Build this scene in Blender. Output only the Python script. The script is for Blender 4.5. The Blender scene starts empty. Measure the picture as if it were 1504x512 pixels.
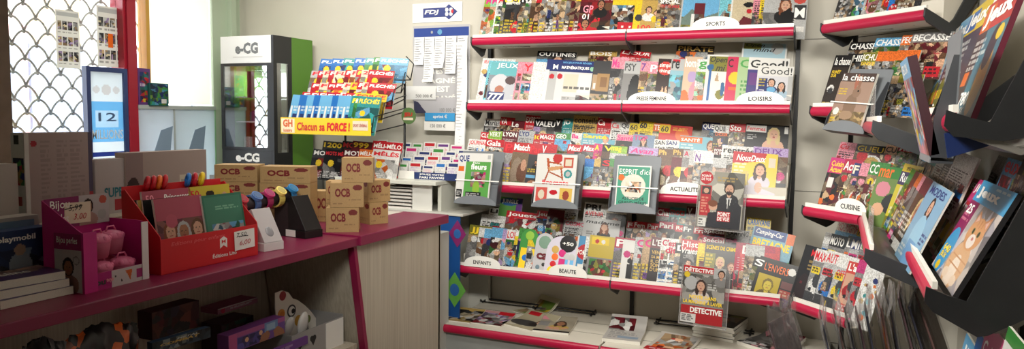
import bpy, math, random
import numpy as np
from mathutils import Matrix, Vector
S = bpy.context.scene
C = S.collection
PI = math.pi
R = math.radians

# ------------------------------------------------------------------ camera
FPX, PITCH, ROLL, YAW, CAM_H = 1087.0, R(4.5), R(-0.73), R(23.75), 1.60
_f = np.array([-math.sin(YAW)*math.cos(PITCH), math.cos(YAW)*math.cos(PITCH), -math.sin(PITCH)])
_r0 = np.array([math.cos(YAW), math.sin(YAW), 0.0]); _d0 = np.cross(_f, _r0)
_r = _r0*math.cos(ROLL)+_d0*math.sin(ROLL); _d = -_r0*math.sin(ROLL)+_d0*math.cos(ROLL)
CM = np.stack([_r, _d, _f])
cd = bpy.data.cameras.new('camera'); cam = bpy.data.objects.new('camera', cd); C.objects.link(cam)
cd.sensor_fit = 'HORIZONTAL'; cd.sensor_width = 36.0; cd.lens = 36.0*FPX/1504; cd.clip_start = 0.05; cd.clip_end = 200
cam.matrix_world = Matrix(((_r[0], -_d[0], -_f[0], 0), (_r[1], -_d[1], -_f[1], 0), (_r[2], -_d[2], -_f[2], CAM_H), (0, 0, 0, 1)))
S.camera = cam

# ------------------------------------------------------------------ world, exposure, lamps
S.view_settings.view_transform = 'Standard'; S.view_settings.look = 'None'
S.view_settings.gamma = 1.0; S.view_settings.use_curve_mapping = False
S.view_settings.exposure = -0.08
w = bpy.data.worlds.new('sky'); S.world = w; w.use_nodes = True
w.node_tree.nodes['Background'].inputs[0].default_value = (0.92, 0.96, 1.0, 1)
w.node_tree.nodes['Background'].inputs[1].default_value = 9.0
def area(name, loc, target, sx, sy, watts, col=(1, 0.96, 0.9), spread=180):
    l = bpy.data.lights.new(name, 'AREA'); l.shape = 'RECTANGLE'; l.size = sx; l.size_y = sy; l.energy = watts; l.color = col
    l.spread = R(spread)
    o = bpy.data.objects.new(name, l); C.objects.link(o); o.location = loc
    o.rotation_euler = (Vector(target)-Vector(loc)).to_track_quat('-Z', 'Y').to_euler()
    return o
area('ceiling_lamp', (-1.3, 2.3, 2.88), (-1.25, 4.3, 0.8), 2.2, 0.3, 21, (1, 0.97, 0.9), 140)
area('ceiling_lamp', (-0.1, 0.4, 2.88), (-1.6, 4.4, 1.9), 1.6, 0.3, 38, (1, 0.97, 0.9), 64)
area('ceiling_lamp', (-1.3, 1.3, 2.88), (0.25, 2.9, 1.2), 1.0, 0.3, 30, (1, 0.97, 0.9), 80)
area('ceiling_lamp', (-3.2, 3.3, 2.88), (-3.1, 4.3, 1.0), 1.2, 0.3, 20, (1, 0.97, 0.9), 150)

# ------------------------------------------------------------------ pixel helpers (points on known planes)
def ray(x, y): return CM.T @ np.array([(x-752)/FPX, (y-256)/FPX, 1.0])
def atX(x, y, v): d = ray(x, y); p = d*(v/d[0]); return Vector((p[0], p[1], p[2]+CAM_H))
def atY(x, y, v): d = ray(x, y); p = d*(v/d[1]); return Vector((p[0], p[1], p[2]+CAM_H))
def atZ(x, y, v): d = ray(x, y); p = d*((v-CAM_H)/d[2]); return Vector((p[0], p[1], v))

# ------------------------------------------------------------------ colour and materials
def lin(c):
    c = np.asarray(c, float)/255.0
    return np.where(c <= 0.04045, c/12.92, ((c+0.055)/1.055)**2.4)
PAL = {
 'white': (236, 234, 228), 'cream': (226, 214, 190), 'grey': (140, 138, 136), 'silver': (190, 190, 188), 'charcoal': (58, 58, 60), 'black': (20, 20, 22),
 'red': (200, 26, 40), 'crimson': (184, 24, 66), 'maroon': (104, 22, 34), 'pink': (236, 148, 164), 'magenta': (206, 40, 120), 'orange': (236, 112, 40),
 'yellow': (244, 208, 40), 'ochre': (196, 152, 50), 'olive': (134, 130, 44), 'green': (62, 144, 62), 'lime': (146, 190, 66), 'mint': (150, 206, 172),
 'teal': (50, 150, 150), 'aqua': (120, 200, 214), 'sky': (108, 178, 222), 'blue': (34, 112, 192), 'navy': (34, 48, 110), 'purple': (106, 56, 132),
 'lilac': (186, 160, 206), 'brown': (104, 70, 46), 'tan': (190, 158, 120), 'gold': (200, 164, 84), 'peach': (244, 188, 150), 'sand': (210, 194, 160),
 'skin': (222, 172, 142), 'skin2': (176, 120, 88), 'hair': (44, 30, 26), 'blond': (216, 190, 130), 'redhair': (130, 70, 40)}
def col(n): return np.array(PAL[n] if isinstance(n, str) else n, float)
MATS = {}
def mat(name, c, rough=0.5, metal=0.0, noise=0.0, scale=40.0, bump=0.0, spec=0.5, emit=None):
    if name in MATS: return MATS[name]
    m = bpy.data.materials.new(name); m.use_nodes = True; nt = m.node_tree; b = nt.nodes['Principled BSDF']
    l = lin(c); b.inputs['Base Color'].default_value = (*l, 1)
    b.inputs['Roughness'].default_value = rough; b.inputs['Metallic'].default_value = metal
    b.inputs['Specular IOR Level'].default_value = spec
    if noise or bump:
        tc = nt.nodes.new('ShaderNodeTexCoord'); n = nt.nodes.new('ShaderNodeTexNoise'); n.inputs['Scale'].default_value = scale
        n.inputs['Detail'].default_value = 4; nt.links.new(tc.outputs['Object'], n.inputs['Vector'])
        if noise:
            r = nt.nodes.new('ShaderNodeValToRGB'); r.color_ramp.elements[0].position = 0.3; r.color_ramp.elements[1].position = 0.7
            r.color_ramp.elements[0].color = (*(l*(1-noise)), 1); r.color_ramp.elements[1].color = (*np.minimum(l*(1+noise), 1), 1)
            nt.links.new(n.outputs['Fac'], r.inputs['Fac']); nt.links.new(r.outputs['Color'], b.inputs['Base Color'])
        if bump:
            bp = nt.nodes.new('ShaderNodeBump'); bp.inputs['Strength'].default_value = bump; bp.inputs['Distance'].default_value = 0.005
            nt.links.new(n.outputs['Fac'], bp.inputs['Height']); nt.links.new(bp.outputs['Normal'], b.inputs['Normal'])
    MATS[name] = m
    return m
def cmat(n): return mat('ink_'+n if isinstance(n, str) else 'ink_%d_%d_%d' % tuple(n), col(n), 0.45)
def film(name, tint=(1, 1, 1), gloss=0.12, rough=0.12, bump=0.0, haze=0.0):
    if name in MATS: return MATS[name]
    m = bpy.data.materials.new(name); m.use_nodes = True; nt = m.node_tree; nt.nodes.clear()
    out = nt.nodes.new('ShaderNodeOutputMaterial'); t = nt.nodes.new('ShaderNodeBsdfTransparent'); t.inputs[0].default_value = (*tint, 1)
    g = nt.nodes.new('ShaderNodeBsdfGlossy'); g.inputs['Roughness'].default_value = rough
    mx = nt.nodes.new('ShaderNodeMixShader'); mx.inputs[0].default_value = gloss
    nt.links.new(t.outputs[0], mx.inputs[1]); nt.links.new(g.outputs[0], mx.inputs[2]); last = mx
    if haze:
        d = nt.nodes.new('ShaderNodeBsdfDiffuse'); d.inputs[0].default_value = (0.75, 0.72, 0.7, 1)
        m2 = nt.nodes.new('ShaderNodeMixShader'); m2.inputs[0].default_value = haze
        nt.links.new(mx.outputs[0], m2.inputs[1]); nt.links.new(d.outputs[0], m2.inputs[2]); last = m2
    if bump:
        n = nt.nodes.new('ShaderNodeTexNoise'); n.inputs['Scale'].default_value = 22; tc = nt.nodes.new('ShaderNodeTexCoord')
        bp = nt.nodes.new('ShaderNodeBump'); bp.inputs['Strength'].default_value = bump; bp.inputs['Distance'].default_value = 0.02
        nt.links.new(tc.outputs['Object'], n.inputs['Vector']); nt.links.new(n.outputs['Fac'], bp.inputs['Height']); nt.links.new(bp.outputs['Normal'], g.inputs['Normal'])
    nt.links.new(last.outputs[0], out.inputs[0]); MATS[name] = m
    return m
def print_mat(name, rough):
    m = bpy.data.materials.new(name); m.use_nodes = True; nt = m.node_tree; b = nt.nodes['Principled BSDF']
    a = nt.nodes.new('ShaderNodeAttribute'); a.attribute_name = 'ink'; nt.links.new(a.outputs['Color'], b.inputs['Base Color'])
    b.inputs['Roughness'].default_value = rough; b.inputs['Specular IOR Level'].default_value = 0.4
    return m
M_PRINT = print_mat('printed_gloss', 0.32); M_CARD = print_mat('printed_card', 0.6)

# ------------------------------------------------------------------ mesh helpers
class MB:
    def __init__(s): s.v = []; s.f = []
    def add(s, vs, fs):
        b = len(s.v); s.v += [tuple(p) for p in vs]; s.f += [tuple(i+b for i in q) for q in fs]; return s
    def box(s, a, b, M=None):
        x0, y0, z0 = a; x1, y1, z1 = b
        vs = [(x0,y0,z0),(x1,y0,z0),(x1,y1,z0),(x0,y1,z0),(x0,y0,z1),(x1,y0,z1),(x1,y1,z1),(x0,y1,z1)]
        if M is not None: vs = [M @ Vector(p) for p in vs]
        return s.add(vs, [(3,2,1,0),(4,5,6,7),(0,1,5,4),(1,2,6,5),(2,3,7,6),(3,0,4,7)])
    def prism(s, poly, axis, a, b, M=None):
        # poly in the two other axes, in x,y,z order
        def mk(p, t):
            return {'x': (t, p[0], p[1]), 'y': (p[0], t, p[1]), 'z': (p[0], p[1], t)}[axis]
        n = len(poly); vs = [mk(p, a) for p in poly]+[mk(p, b) for p in poly]
        if M is not None: vs = [M @ Vector(p) for p in vs]
        return s.add(vs, [tuple(range(n))[::-1], tuple(range(n, 2*n))]+[(i, (i+1) % n, n+(i+1) % n, n+i) for i in range(n)])
    def tube(s, pts, r, n=8, cap=True):
        pts = [Vector(p) for p in pts]; b = len(s.v); up = Vector((0, 0, 1))
        for i, p in enumerate(pts):
            d = (pts[min(i+1, len(pts)-1)]-pts[max(i-1, 0)]).normalized()
            u = d.cross(up); u = u.normalized() if u.length > 1e-3 else Vector((1, 0, 0))
            w_ = d.cross(u)
            rr = r[i] if isinstance(r, (list, tuple)) else r
            for k in range(n):
                a = 2*PI*k/n; s.v.append(tuple(p+u*(math.cos(a)*rr)+w_*(math.sin(a)*rr)))
        for i in range(len(pts)-1):
            for k in range(n):
                s.f.append((b+i*n+k, b+i*n+(k+1) % n, b+(i+1)*n+(k+1) % n, b+(i+1)*n+k))
        if cap:
            s.f.append(tuple(b+k for k in range(n))[::-1]); s.f.append(tuple(b+(len(pts)-1)*n+k for k in range(n)))
        return s
    def ell(s, c, r, nu=14, nv=8, M=None):
        b = len(s.v); c = Vector(c)
        for j in range(nv+1):
            t = PI*j/nv
            for i in range(nu):
                p = Vector((c.x+r[0]*math.sin(t)*math.cos(2*PI*i/nu), c.y+r[1]*math.sin(t)*math.sin(2*PI*i/nu), c.z+r[2]*math.cos(t)))
                s.v.append(tuple(M @ p if M is not None else p))
        for j in range(nv):
            for i in range(nu): s.f.append((b+j*nu+i, b+(j+1)*nu+i, b+(j+1)*nu+(i+1) % nu, b+j*nu+(i+1) % nu))
        return s
    def build(s, name, m, parent=None, bevel=0.0, smooth=False):
        me = bpy.data.meshes.new(name); me.from_pydata(s.v, [], s.f); me.update(); me.validate()
        if m: me.materials.append(m)
        o = bpy.data.objects.new(name, me); C.objects.link(o)
        if parent is not None: o.parent = parent
        if smooth: me.polygons.foreach_set('use_smooth', [True]*len(me.polygons))
        if bevel:
            bv = o.modifiers.new('b', 'BEVEL'); bv.width = bevel; bv.segments = 2; bv.limit_method = 'ANGLE'; bv.angle_limit = R(40)
        return o
LABELS = {}
def tag(o, label, cat, group=None):
    o['label'] = label; o['category'] = cat
    if group: o['group'] = group
    LABELS.setdefault(label, []).append(o.name)
    return o
def thing(name, label, cat, loc=(0, 0, 0), yaw=0.0, group=None, M=None):
    o = bpy.data.objects.new(name, None); C.objects.link(o); o.empty_display_size = 0.05
    if M is not None: o.matrix_world = M
    else: o.location = loc; o.rotation_euler = (0, 0, yaw)
    return tag(o, label, cat, group)
def struct(name, mb, m):
    o = mb.build(name, m); o['kind'] = 'structure'; return o

# ------------------------------------------------------------------ lettering
_TX = {}
def text_geo(body, bold=0.012, shear=0.0):
    k = (body, bold, shear)
    if k not in _TX:
        cu = bpy.data.curves.new('lettering', 'FONT'); cu.body = body; cu.size = 1.0; cu.offset = bold; cu.shear = shear
        cu.resolution_u = 2; cu.fill_mode = 'FRONT'
        o = bpy.data.objects.new('lettering', cu); C.objects.link(o)
        dg = bpy.context.evaluated_depsgraph_get(); dg.update(); me = o.evaluated_get(dg).to_mesh()
        v = np.zeros(len(me.vertices)*3, np.float32); me.vertices.foreach_get('co', v); v = v.reshape(-1, 3)
        f = [tuple(p.vertices) for p in me.polygons]
        o.evaluated_get(dg).to_mesh_clear(); bpy.data.objects.remove(o); bpy.data.curves.remove(cu)
        if len(v) == 0: v = np.zeros((3, 3), np.float32); f = [(0, 1, 2)]
        v[:, :2] -= v[:, :2].min(0); wh = np.maximum(v[:, :2].max(0), 1e-4); v[:, :2] /= wh
        _TX[k] = (v, f, wh[0]/wh[1])
    return _TX[k]
def lettering(parent, body, x0, z0, x1, z1, c, y=-0.002, name='lettering', bold=0.012, shear=0.0, rot=0.0, keep=False, face='y', warp=None):
    """Letters filling the box x0..x1, z0..z1 of the plane y of the parent (front faces -y)."""
    v, f, asp = text_geo(body, bold, shear)
    if keep:
        w_ = (z1-z0)*asp
        if w_ < x1-x0: xm = (x0+x1)/2; x0, x1 = xm-w_/2, xm+w_/2
        else: h_ = (x1-x0)/asp; zm = (z0+z1)/2; z0, z1 = zm-h_/2, zm+h_/2
    X = x0+v[:, 0]*(x1-x0); Z = z0+v[:, 1]*(z1-z0)
    if rot:
        cx, cz = (x0+x1)/2, (z0+z1)/2; a, b = X-cx, Z-cz
        X = cx+a*math.cos(rot)-b*math.sin(rot); Z = cz+a*math.sin(rot)+b*math.cos(rot)
    if face == 'y': P = [(a, y, b) for a, b in zip(X, Z)]
    elif face == 'x': P = [(y, a, b) for a, b in zip(X, Z)]      # plane x = y, reading along +y (faces +x)
    else: P = [(a, b, y) for a, b in zip(X, Z)]                   # flat, faces up
    if warp: P = [warp(p) for p in P]
    me = bpy.data.meshes.new(name); me.from_pydata([tuple(map(float, p)) for p in P], [], f); me.update(); me.materials.append(cmat(c))
    o = bpy.data.objects.new(name, me); C.objects.link(o); o.parent = parent
    return o

# ------------------------------------------------------------------ printed pictures
TONES = ['brown', 'tan', 'charcoal', 'grey', 'maroon', 'skin2', 'olive', 'navy', 'black', 'teal', 'purple', 'red', 'sand']
def raster(prims, w_, h_, cell, seed=0):
    nx = max(4, int(round(w_/cell))); nz = max(4, int(round(h_/cell)))
    u = (np.arange(nx)+0.5)/nx; v = (np.arange(nz)+0.5)/nz; U, V = np.meshgrid(u, v)
    A = np.full((nz, nx, 3), 230.0); rg = np.random.default_rng(seed); asp = h_/w_
    for p in prims:
        k = p[0]
        if k == 'bg': A[:] = col(p[1])
        elif k == 'rect': A[(U >= p[1]) & (U <= p[3]) & (V >= p[2]) & (V <= p[4])] = col(p[5])
        elif k == 'ell': A[((U-p[1])/p[3])**2+((V-p[2])/p[4])**2 <= 1] = col(p[5])
        elif k == 'circ': A[((U-p[1])/p[3])**2+((V-p[2])*asp/p[3])**2 <= 1] = col(p[4])
        elif k == 'grad':
            m = (U >= p[1]) & (U <= p[3]) & (V >= p[2]) & (V <= p[4]); t = np.clip((V-p[2])/(p[4]-p[2]), 0, 1)[..., None]
            A = np.where(m[..., None], col(p[5])*(1-t)+col(p[6])*t, A)
        elif k == 'poly':
            pts = p[1]; m = np.zeros(U.shape, bool); n = len(pts)
            for i in range(n):
                (xa, ya), (xb, yb) = pts[i], pts[(i+1) % n]
                if ya == yb: continue
                m ^= ((ya > V) != (yb > V)) & (U < (xb-xa)*(V-ya)/(yb-ya)+xa)
            A[m] = col(p[2])
        elif k == 'noise':
            m = (U >= p[1]) & (U <= p[3]) & (V >= p[2]) & (V <= p[4]); n = p[6]
            sx = p[1]+rg.random(n)*(p[3]-p[1]); sy = p[2]+rg.random(n)*(p[4]-p[2])
            n = int(n*1.8); sx = p[1]+rg.random(n)*(p[3]-p[1]); sy = p[2]+rg.random(n)*(p[4]-p[2])
            cs = np.array([col(p[5][i]) for i in rg.integers(0, len(p[5]), n)])*(0.5+0.6*rg.random((n, 1)))
            d = (U[m][:, None]-sx)**2+((V[m][:, None]-sy)*asp)**2
            A[m] = cs[d.argmin(1)]
        elif k == 'lines':
            _, a0, b0, a1, b1, c, n = p[:7]; hh = (b1-b0)/n
            for i in range(n):
                x = a0; yb_ = b0+hh*(i+0.28); yt_ = b0+hh*(i+0.85); end = a0+(a1-a0)*(0.6+0.4*rg.random())
                while x < end:
                    L = 0.05+0.13*rg.random(); mm = (U >= x) & (U < min(x+L, end)) & (V > yb_) & (V < yt_); A[mm] = .72*col(c)+.28*A[mm]; x += L+0.03
        elif k == 'face':
            _, cx, cy, s, sk, hr, cl = p[:7]; k2 = 1/asp
            def E(x, y, rx, ry, c): A[((U-cx-x*s)/(rx*s))**2+((V-cy-y*s*k2)/(ry*s*k2))**2 <= 1] = col(c)
            E(0, -2.35, 1.9, 1.45, cl); E(0, -1.0, 0.42, 0.7, sk); E(0, 0.12, 1.05, 1.28, hr)
            if len(p) > 7 and p[7] == 'long': E(-0.75, -0.8, 0.42, 1.2, hr); E(0.75, -0.8, 0.42, 1.2, hr)
            E(0, -0.05, 0.76, 1.0, sk)
            dark = col(sk)*0.45
            E(-0.3, 0.1, 0.14, 0.08, dark); E(0.3, 0.1, 0.14, 0.08, dark); E(0, -0.5, 0.27, 0.09, (170, 70, 70)); E(0, -0.17, 0.08, 0.16, col(sk)*0.85)
            if len(p) > 7 and p[7] == 'beard': E(0, -0.75, 0.6, 0.4, hr); E(0, -0.5, 0.25, 0.08, (150, 80, 80))
        elif k == 'grain':
            A = np.clip(A*(1+p[1]*(rg.random(A.shape[:2])[..., None]-0.5)), 0, 255)
        elif k == 'clutter':
            for _ in range(p[1]):
                w2, h2 = 0.08+0.25*rg.random(), 0.04+0.12*rg.random(); x0, z0 = rg.random()*(1-w2), rg.random()*(.76-h2)
                m = (U >= x0) & (U <= x0+w2) & (V >= z0) & (V <= z0+h2); kind = rg.integers(0, 5)
                if kind < 3:
                    base = col(TONES[rg.integers(0, len(TONES))]); k3 = int(m.sum()); A[m] = base*(0.45+0.75*rg.random((k3, 1)))
                else:
                    c = col(('white', 'yellow', 'black', 'white', 'red')[rg.integers(0, 5)]); n2 = max(1, int(h2/0.022)); 
                    for i in range(n2):
                        v0 = z0+h2*(i+.2)/n2; v1 = z0+h2*(i+.8)/n2; on = (rg.random(nx) < .6); c = c*.8+25
                        mm = m & (V > v0) & (V < v1) & on[np.clip((U*nx).astype(int), 0, nx-1)]; A[mm] = .7*c+.3*A[mm]
    g = A.mean(-1, keepdims=True); A = (g+(A-g)*0.97)*0.87
    return A
def sheet_mesh(A, w_, h_, y=0.0, bend=0.0, name='cover', m=None, warp=None):
    nz, nx = A.shape[:2]
    X, Z = np.meshgrid(np.linspace(0, w_, nx+1), np.linspace(0, h_, nz+1)); Y = y+bend*(Z/h_)**2
    P = np.stack([X, Y, Z], -1).reshape(-1, 3)
    if warp: P = np.array([warp(p) for p in P])
    idx = (np.arange(nz)[:, None]*(nx+1)+np.arange(nx)[None]).ravel()
    F = np.stack([idx, idx+1, idx+nx+2, idx+nx+1], 1)
    me = bpy.data.meshes.new(name); me.vertices.add(len(P)); me.vertices.foreach_set('co', P.astype(np.float32).ravel())
    n = len(F); me.loops.add(n*4); me.loops.foreach_set('vertex_index', F.astype(np.int32).ravel())
    me.polygons.add(n); me.polygons.foreach_set('loop_start', np.arange(0, n*4, 4, dtype=np.int32)); me.update(calc_edges=True)
    at = me.attributes.new('ink', 'FLOAT_COLOR', 'FACE')
    L = np.ones((n, 4), np.float32); L[:, :3] = lin(A.reshape(-1, 3)); at.data.foreach_set('color', L.ravel())
    me.materials.append(m or M_PRINT)
    return me
def sheet(parent, prims, w_, h_, cell, y, seed=0, name='cover', bend=0.0, m=None, off=(0, 0), warp=None):
    A = raster(prims, w_, h_, cell, seed); me = sheet_mesh(A, w_, h_, y, bend, name, m, warp)
    o = bpy.data.objects.new(name, me); C.objects.link(o); o.parent = parent; o.location = (off[0], 0, off[1])
    return o
M_PAGES = mat('paper_pages', (222, 218, 206), 0.8, noise=0.05, scale=300)

def auto_art(style, bg, seed):
    r = random.Random(seed); P = [('bg', bg)]
    acc = r.choice([c for c in ('yellow', 'red', 'white', 'blue', 'orange', 'magenta') if c != bg])
    ink = 'white' if sum(col(bg)) < 420 else 'black'
    if style == 'portrait':
        P += [('noise', 0, 0, 1, .80, r.choice([['grey', 'charcoal'], ['tan', 'brown'], ['charcoal', 'black', 'grey'], ['sky', 'grey'], [bg, 'charcoal'], ['lilac', 'grey']]), 8),
              ('face', .36+.2*r.random(), .56, .15+.04*r.random(), r.choice(['skin', 'skin2', 'skin']), r.choice(['hair', 'redhair', 'blond', 'hair']), r.choice(['navy', 'black', 'white', 'red', 'teal', 'grey']), r.choice(['long', 'short'])),
              ('rect', 0, 0, 1, .13, r.choice([bg, acc, 'black'])), ('lines', .05, .02, .95, .12, 'white', 1), ('lines', .04, .18, .42, .5, r.choice(['white', 'yellow']), 5), ('circ', .82, .3, .13, acc)]
    elif style == 'photo':
        P += [('noise', 0, 0, 1, .8, r.choice([['tan', 'brown', 'grey', 'sand'], ['grey', 'charcoal', 'silver', 'tan'], ['brown', 'maroon', 'peach', 'tan'], ['green', 'olive', 'sand', 'grey']]), 60),
              ('lines', .05, .1, .6, .42, r.choice(['white', 'yellow']), 5), ('rect', .55, .05, .95, .25, acc), ('lines', .58, .07, .92, .23, 'black', 2)]
    elif style == 'car':
        P += [('rect', 0, .1, 1, .8, r.choice(['silver', 'sky', 'grey'])), ('rect', 0, .1, 1, .3, 'charcoal'), ('ell', .5, .42, .42, .13, r.choice(['red', 'blue', 'white', 'yellow', 'black'])), ('ell', .5, .5, .25, .12, 'charcoal'),
              ('circ', .22, .34, .09, 'black'), ('circ', .78, .34, .09, 'black'), ('rect', .05, .6, .5, .72, acc), ('lines', .07, .61, .48, .71, 'black', 2), ('lines', .05, .0, .9, .1, ink, 2), ('rect', .6, .14, .95, .24, 'yellow')]
    elif style == 'food':
        P += [('noise', 0, 0, 1, .78, ['brown', 'tan', 'maroon', 'sand'], 20), ('circ', .55, .4, .34, 'white'), ('circ', .55, .4, .28, r.choice(['orange', 'brown', 'gold'])), ('noise', .38, .28, .74, .52, ['red', 'orange', 'green', 'gold'], 18),
              ('circ', .25, .68, .16, r.choice(['pink', 'red', 'yellow'])), ('lines', .05, .02, .95, .14, 'white', 2)]
    elif style == 'cartoon':
        fx, fz = .25+.3*r.random(), .3+.3*r.random()
        P += [('noise', 0, 0, 1, .78, r.sample(['sky', 'yellow', 'maroon', 'green', 'white', 'blue', 'orange', 'pink', 'charcoal', 'brown', 'silver', 'tan', 'navy', 'grey'], 5)+['white', bg], 18), ('circ', fx, fz, .2, r.choice(['gold', 'red', 'sky', 'peach', 'white', 'brown'])), ('circ', fx-.07, fz+.03, .05, 'white'), ('circ', fx+.07, fz+.03, .05, 'white'), ('circ', fx-.07, fz+.03, .025, 'black'), ('circ', fx+.07, fz+.03, .025, 'black'),
              ('circ', .8, .2, .12, acc), ('circ', .2, .7, .1, r.choice(['red', 'navy', 'white']))]
    elif style == 'boxes':
        for i in range(2):
            for j in range(4):
                P += [('noise', .05+.48*i, .04+.19*j, .46+.48*i, .19+.19*j, r.choice([['red', 'maroon', 'pink'], ['blue', 'sky', 'white'], ['sand', 'tan', 'cream'], ['grey', 'silver', 'black'], ['green', 'lime', 'yellow']]), 9)]
        P += [('lines', .08, .06, .9, .14, ink, 1), ('lines', .08, .44, .9, .52, ink, 1)]
    elif style == 'landscape':
        P += [('rect', 0, .4, 1, .8, r.choice(['sky', 'silver', 'aqua'])), ('noise', 0, 0, 1, .42, ['green', 'olive', 'brown', 'grey', 'ochre'], 40), ('poly', [(0, .4), (.3, .58), (.6, .42), (.8, .52), (1, .4)], 'grey'), ('lines', .05, .05, .5, .2, 'white', 3)]
    elif style == 'dots':
        for i in range(11): P.append(('circ', .1+.8*r.random(), .05+.7*r.random(), .06+.09*r.random(), r.choice(['orange', 'teal', 'maroon', 'navy', 'gold', 'aqua'])))
    elif style == 'lines':
        P += [('lines', .07, .05, .93, .75, ink, 16), ('noise', .02, .08, .6, .5, ['tan', 'grey', 'brown', 'charcoal', bg], 26), ('rect', .62, .3, .97, .45, acc)]
    elif style == 'floral':
        P += [('noise', 0, .0, 1, .76, ['white', 'mint', 'peach', 'lime', 'white', 'cream', 'orange'], 40), ('ell', .5, .3, .25, .1, 'white'), ('lines', .3, .25, .7, .36, 'charcoal', 2)]
    P.append(('clutter', {'lines': 5, 'cartoon': 3, 'portrait': 4, 'photo': 4, 'boxes': 2, 'car': 4, 'food': 3, 'landscape': 4, 'dots': 1, 'floral': 3}.get(style, 3)))
    P.append(('grain', .3))
    return P

def magazine(M, w_, h_, t, prims, titles, label, group=None, cell=0.0055, seed=0, name='magazine', cat='magazine', bend=0.0, spine=None, pages=None):
    """Local frame: x across the cover, z up the cover, -y out of the cover; origin at the lower left corner of the cover."""
    mb = MB(); K = 22 if bend < 0 else 5; bend = abs(bend) if bend > -1 else 0.0
    for k in range(K+1):
        z = h_*k/K; b = bend*(k/K)**2
        mb.v += [(0, b, z), (w_, b, z), (w_, t+b, z), (0, t+b, z)]
    for k in range(K):
        a = 4*k
        for i in range(4): mb.f.append((a+i, a+(i+1) % 4, a+4+(i+1) % 4, a+4+i))
    mb.f += [(3, 2, 1, 0), (4*K, 4*K+1, 4*K+2, 4*K+3)]
    o = mb.build(name, pages or M_PAGES); o.matrix_world = M; tag(o, label, cat, group)
    sheet(o, prims, w_, h_, cell, -0.0006, seed, 'cover', bend)
    if bend: wp = lambda p: (p[0], p[1]+bend*(p[2]/h_)**2, p[2])
    else: wp = None
    for T in titles:
        body, a0, b0, a1, b1, c = T[:6]; kw = T[6] if len(T) > 6 else {}
        lettering(o, body, a0*w_, b0*h_, a1*w_, b1*h_, c, -0.0014, kw.get('name', 'masthead' if b0 > .7 else 'headline'), kw.get('bold', .015), kw.get('shear', 0.0), kw.get('rot', 0.0), kw.get('keep', False), warp=wp)
    return o

class Frame:
    """A run of shelf: origin on the lip line, local x along the lip, local y towards the wall."""
    def __init__(s, o, yaw): s.o = Vector(o); s.yaw = yaw; s.M = Matrix.Translation(s.o) @ Matrix.Rotation(yaw, 4, 'Z'); s.I = s.M.inverted()
    def hit(s, px, py, db, zb, L):
        d = s.I.to_3x3() @ Vector(ray(px, py)); c = s.I @ Vector((0, 0, CAM_H)); n = Vector((0, -math.cos(L), math.sin(L)))
        t = n.dot(Vector((0, db, zb))-c)/n.dot(d); p = c+d*t
        return p.x, (p.z-zb)/math.cos(L)
    def place(s, x, db, zb, L, yaw=0.0, roll=0.0):
        return s.M @ Matrix.Translation((x, db, zb)) @ Matrix.Rotation(yaw, 4, 'Z') @ Matrix.Rotation(-L, 4, 'X') @ Matrix.Rotation(roll, 4, 'Y')
ORD = 'first second third fourth fifth sixth seventh eighth ninth tenth eleventh twelfth thirteenth fourteenth fifteenth sixteenth seventeenth eighteenth nineteenth twentieth twenty-first twenty-second twenty-third twenty-fourth twenty-fifth twenty-sixth twenty-seventh twenty-eighth twenty-ninth thirtieth thirty-first thirty-second thirty-third thirty-fourth'.split()
TIERS = [(0.045, -0.035, R(15)), (0.105, 0.065, R(15)), (0.165, 0.145, R(15)), (0.20, 0.185, R(14))]
def row(fr, tier, entries, rowname, group, base_seed, h_fix=None, wdef=0.205, cell=0.0045, hmax=0.355, slant=0.06, tname='window end'):
    """entries: (px of upper left corner, py of it, cover colour, title colour, style, title, [px of the right edge], [extra])"""
    db, zb, L = TIERS[tier] if isinstance(tier, int) else tier
    hits = [fr.hit(e[0], e[1], db, zb, L) for e in entries]
    for i, e in enumerate(entries):
        x, h_ = hits[i]; h_ = min(max(h_, 0.17), hmax) if h_fix is None else h_fix
        ex = e[7] if len(e) > 7 else {}
        sp = (hits[i+1][0]-x) if i+1 < len(entries) else 0.2
        w_ = wdef
        if len(e) > 6 and e[6]: w_ = min(max(fr.hit(e[6], e[1], db, zb, L)[0]-x, 0.10), 0.27)
        t = ex.get('t', min(0.006, max(0.0016, 0.10*abs(sp))))
        seed = base_seed*100+i; r = random.Random(seed)
        bg, tc, st, title = e[2:6]
        prims = ex['art'] if 'art' in ex else auto_art(st, bg, seed)
        if 'band' in ex: prims = prims[:-1]+[('rect', 0, .78, 1, 1, ex['band']), prims[-1]]
        elif st in ('portrait', 'photo', 'landscape', 'food') and 'art' not in ex: prims = prims[:1]+[p for p in prims[1:-1]]+[('rect', 0, .79, 1, 1, bg), prims[-1]]
        T = list(ex.get('titles', []))
        if title:
            n = len(title); T.append((title, .05, .81, min(.97, .05+.17*n+.1), .96, tc, {'shear': ex.get('shear', 0.0), 'bold': ex.get('bold', .02)}))
        vis = st if st != 'lines' else 'text'
        lab = ex.get('label') or f"{bg} {vis} magazine, {tc} title, {ORD[i]} from {tname} in {rowname}"
        rl = ex.get('roll', slant); M = fr.place(x-h_*math.sin(rl)*.8, db+0.0015*(r.random()), zb, L, ex.get('yaw', 0.11), rl)
        magazine(M, w_, h_, t, prims, T, lab, group, ex.get('cell', cell), seed, bend=0.004+0.006*r.random())
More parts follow.
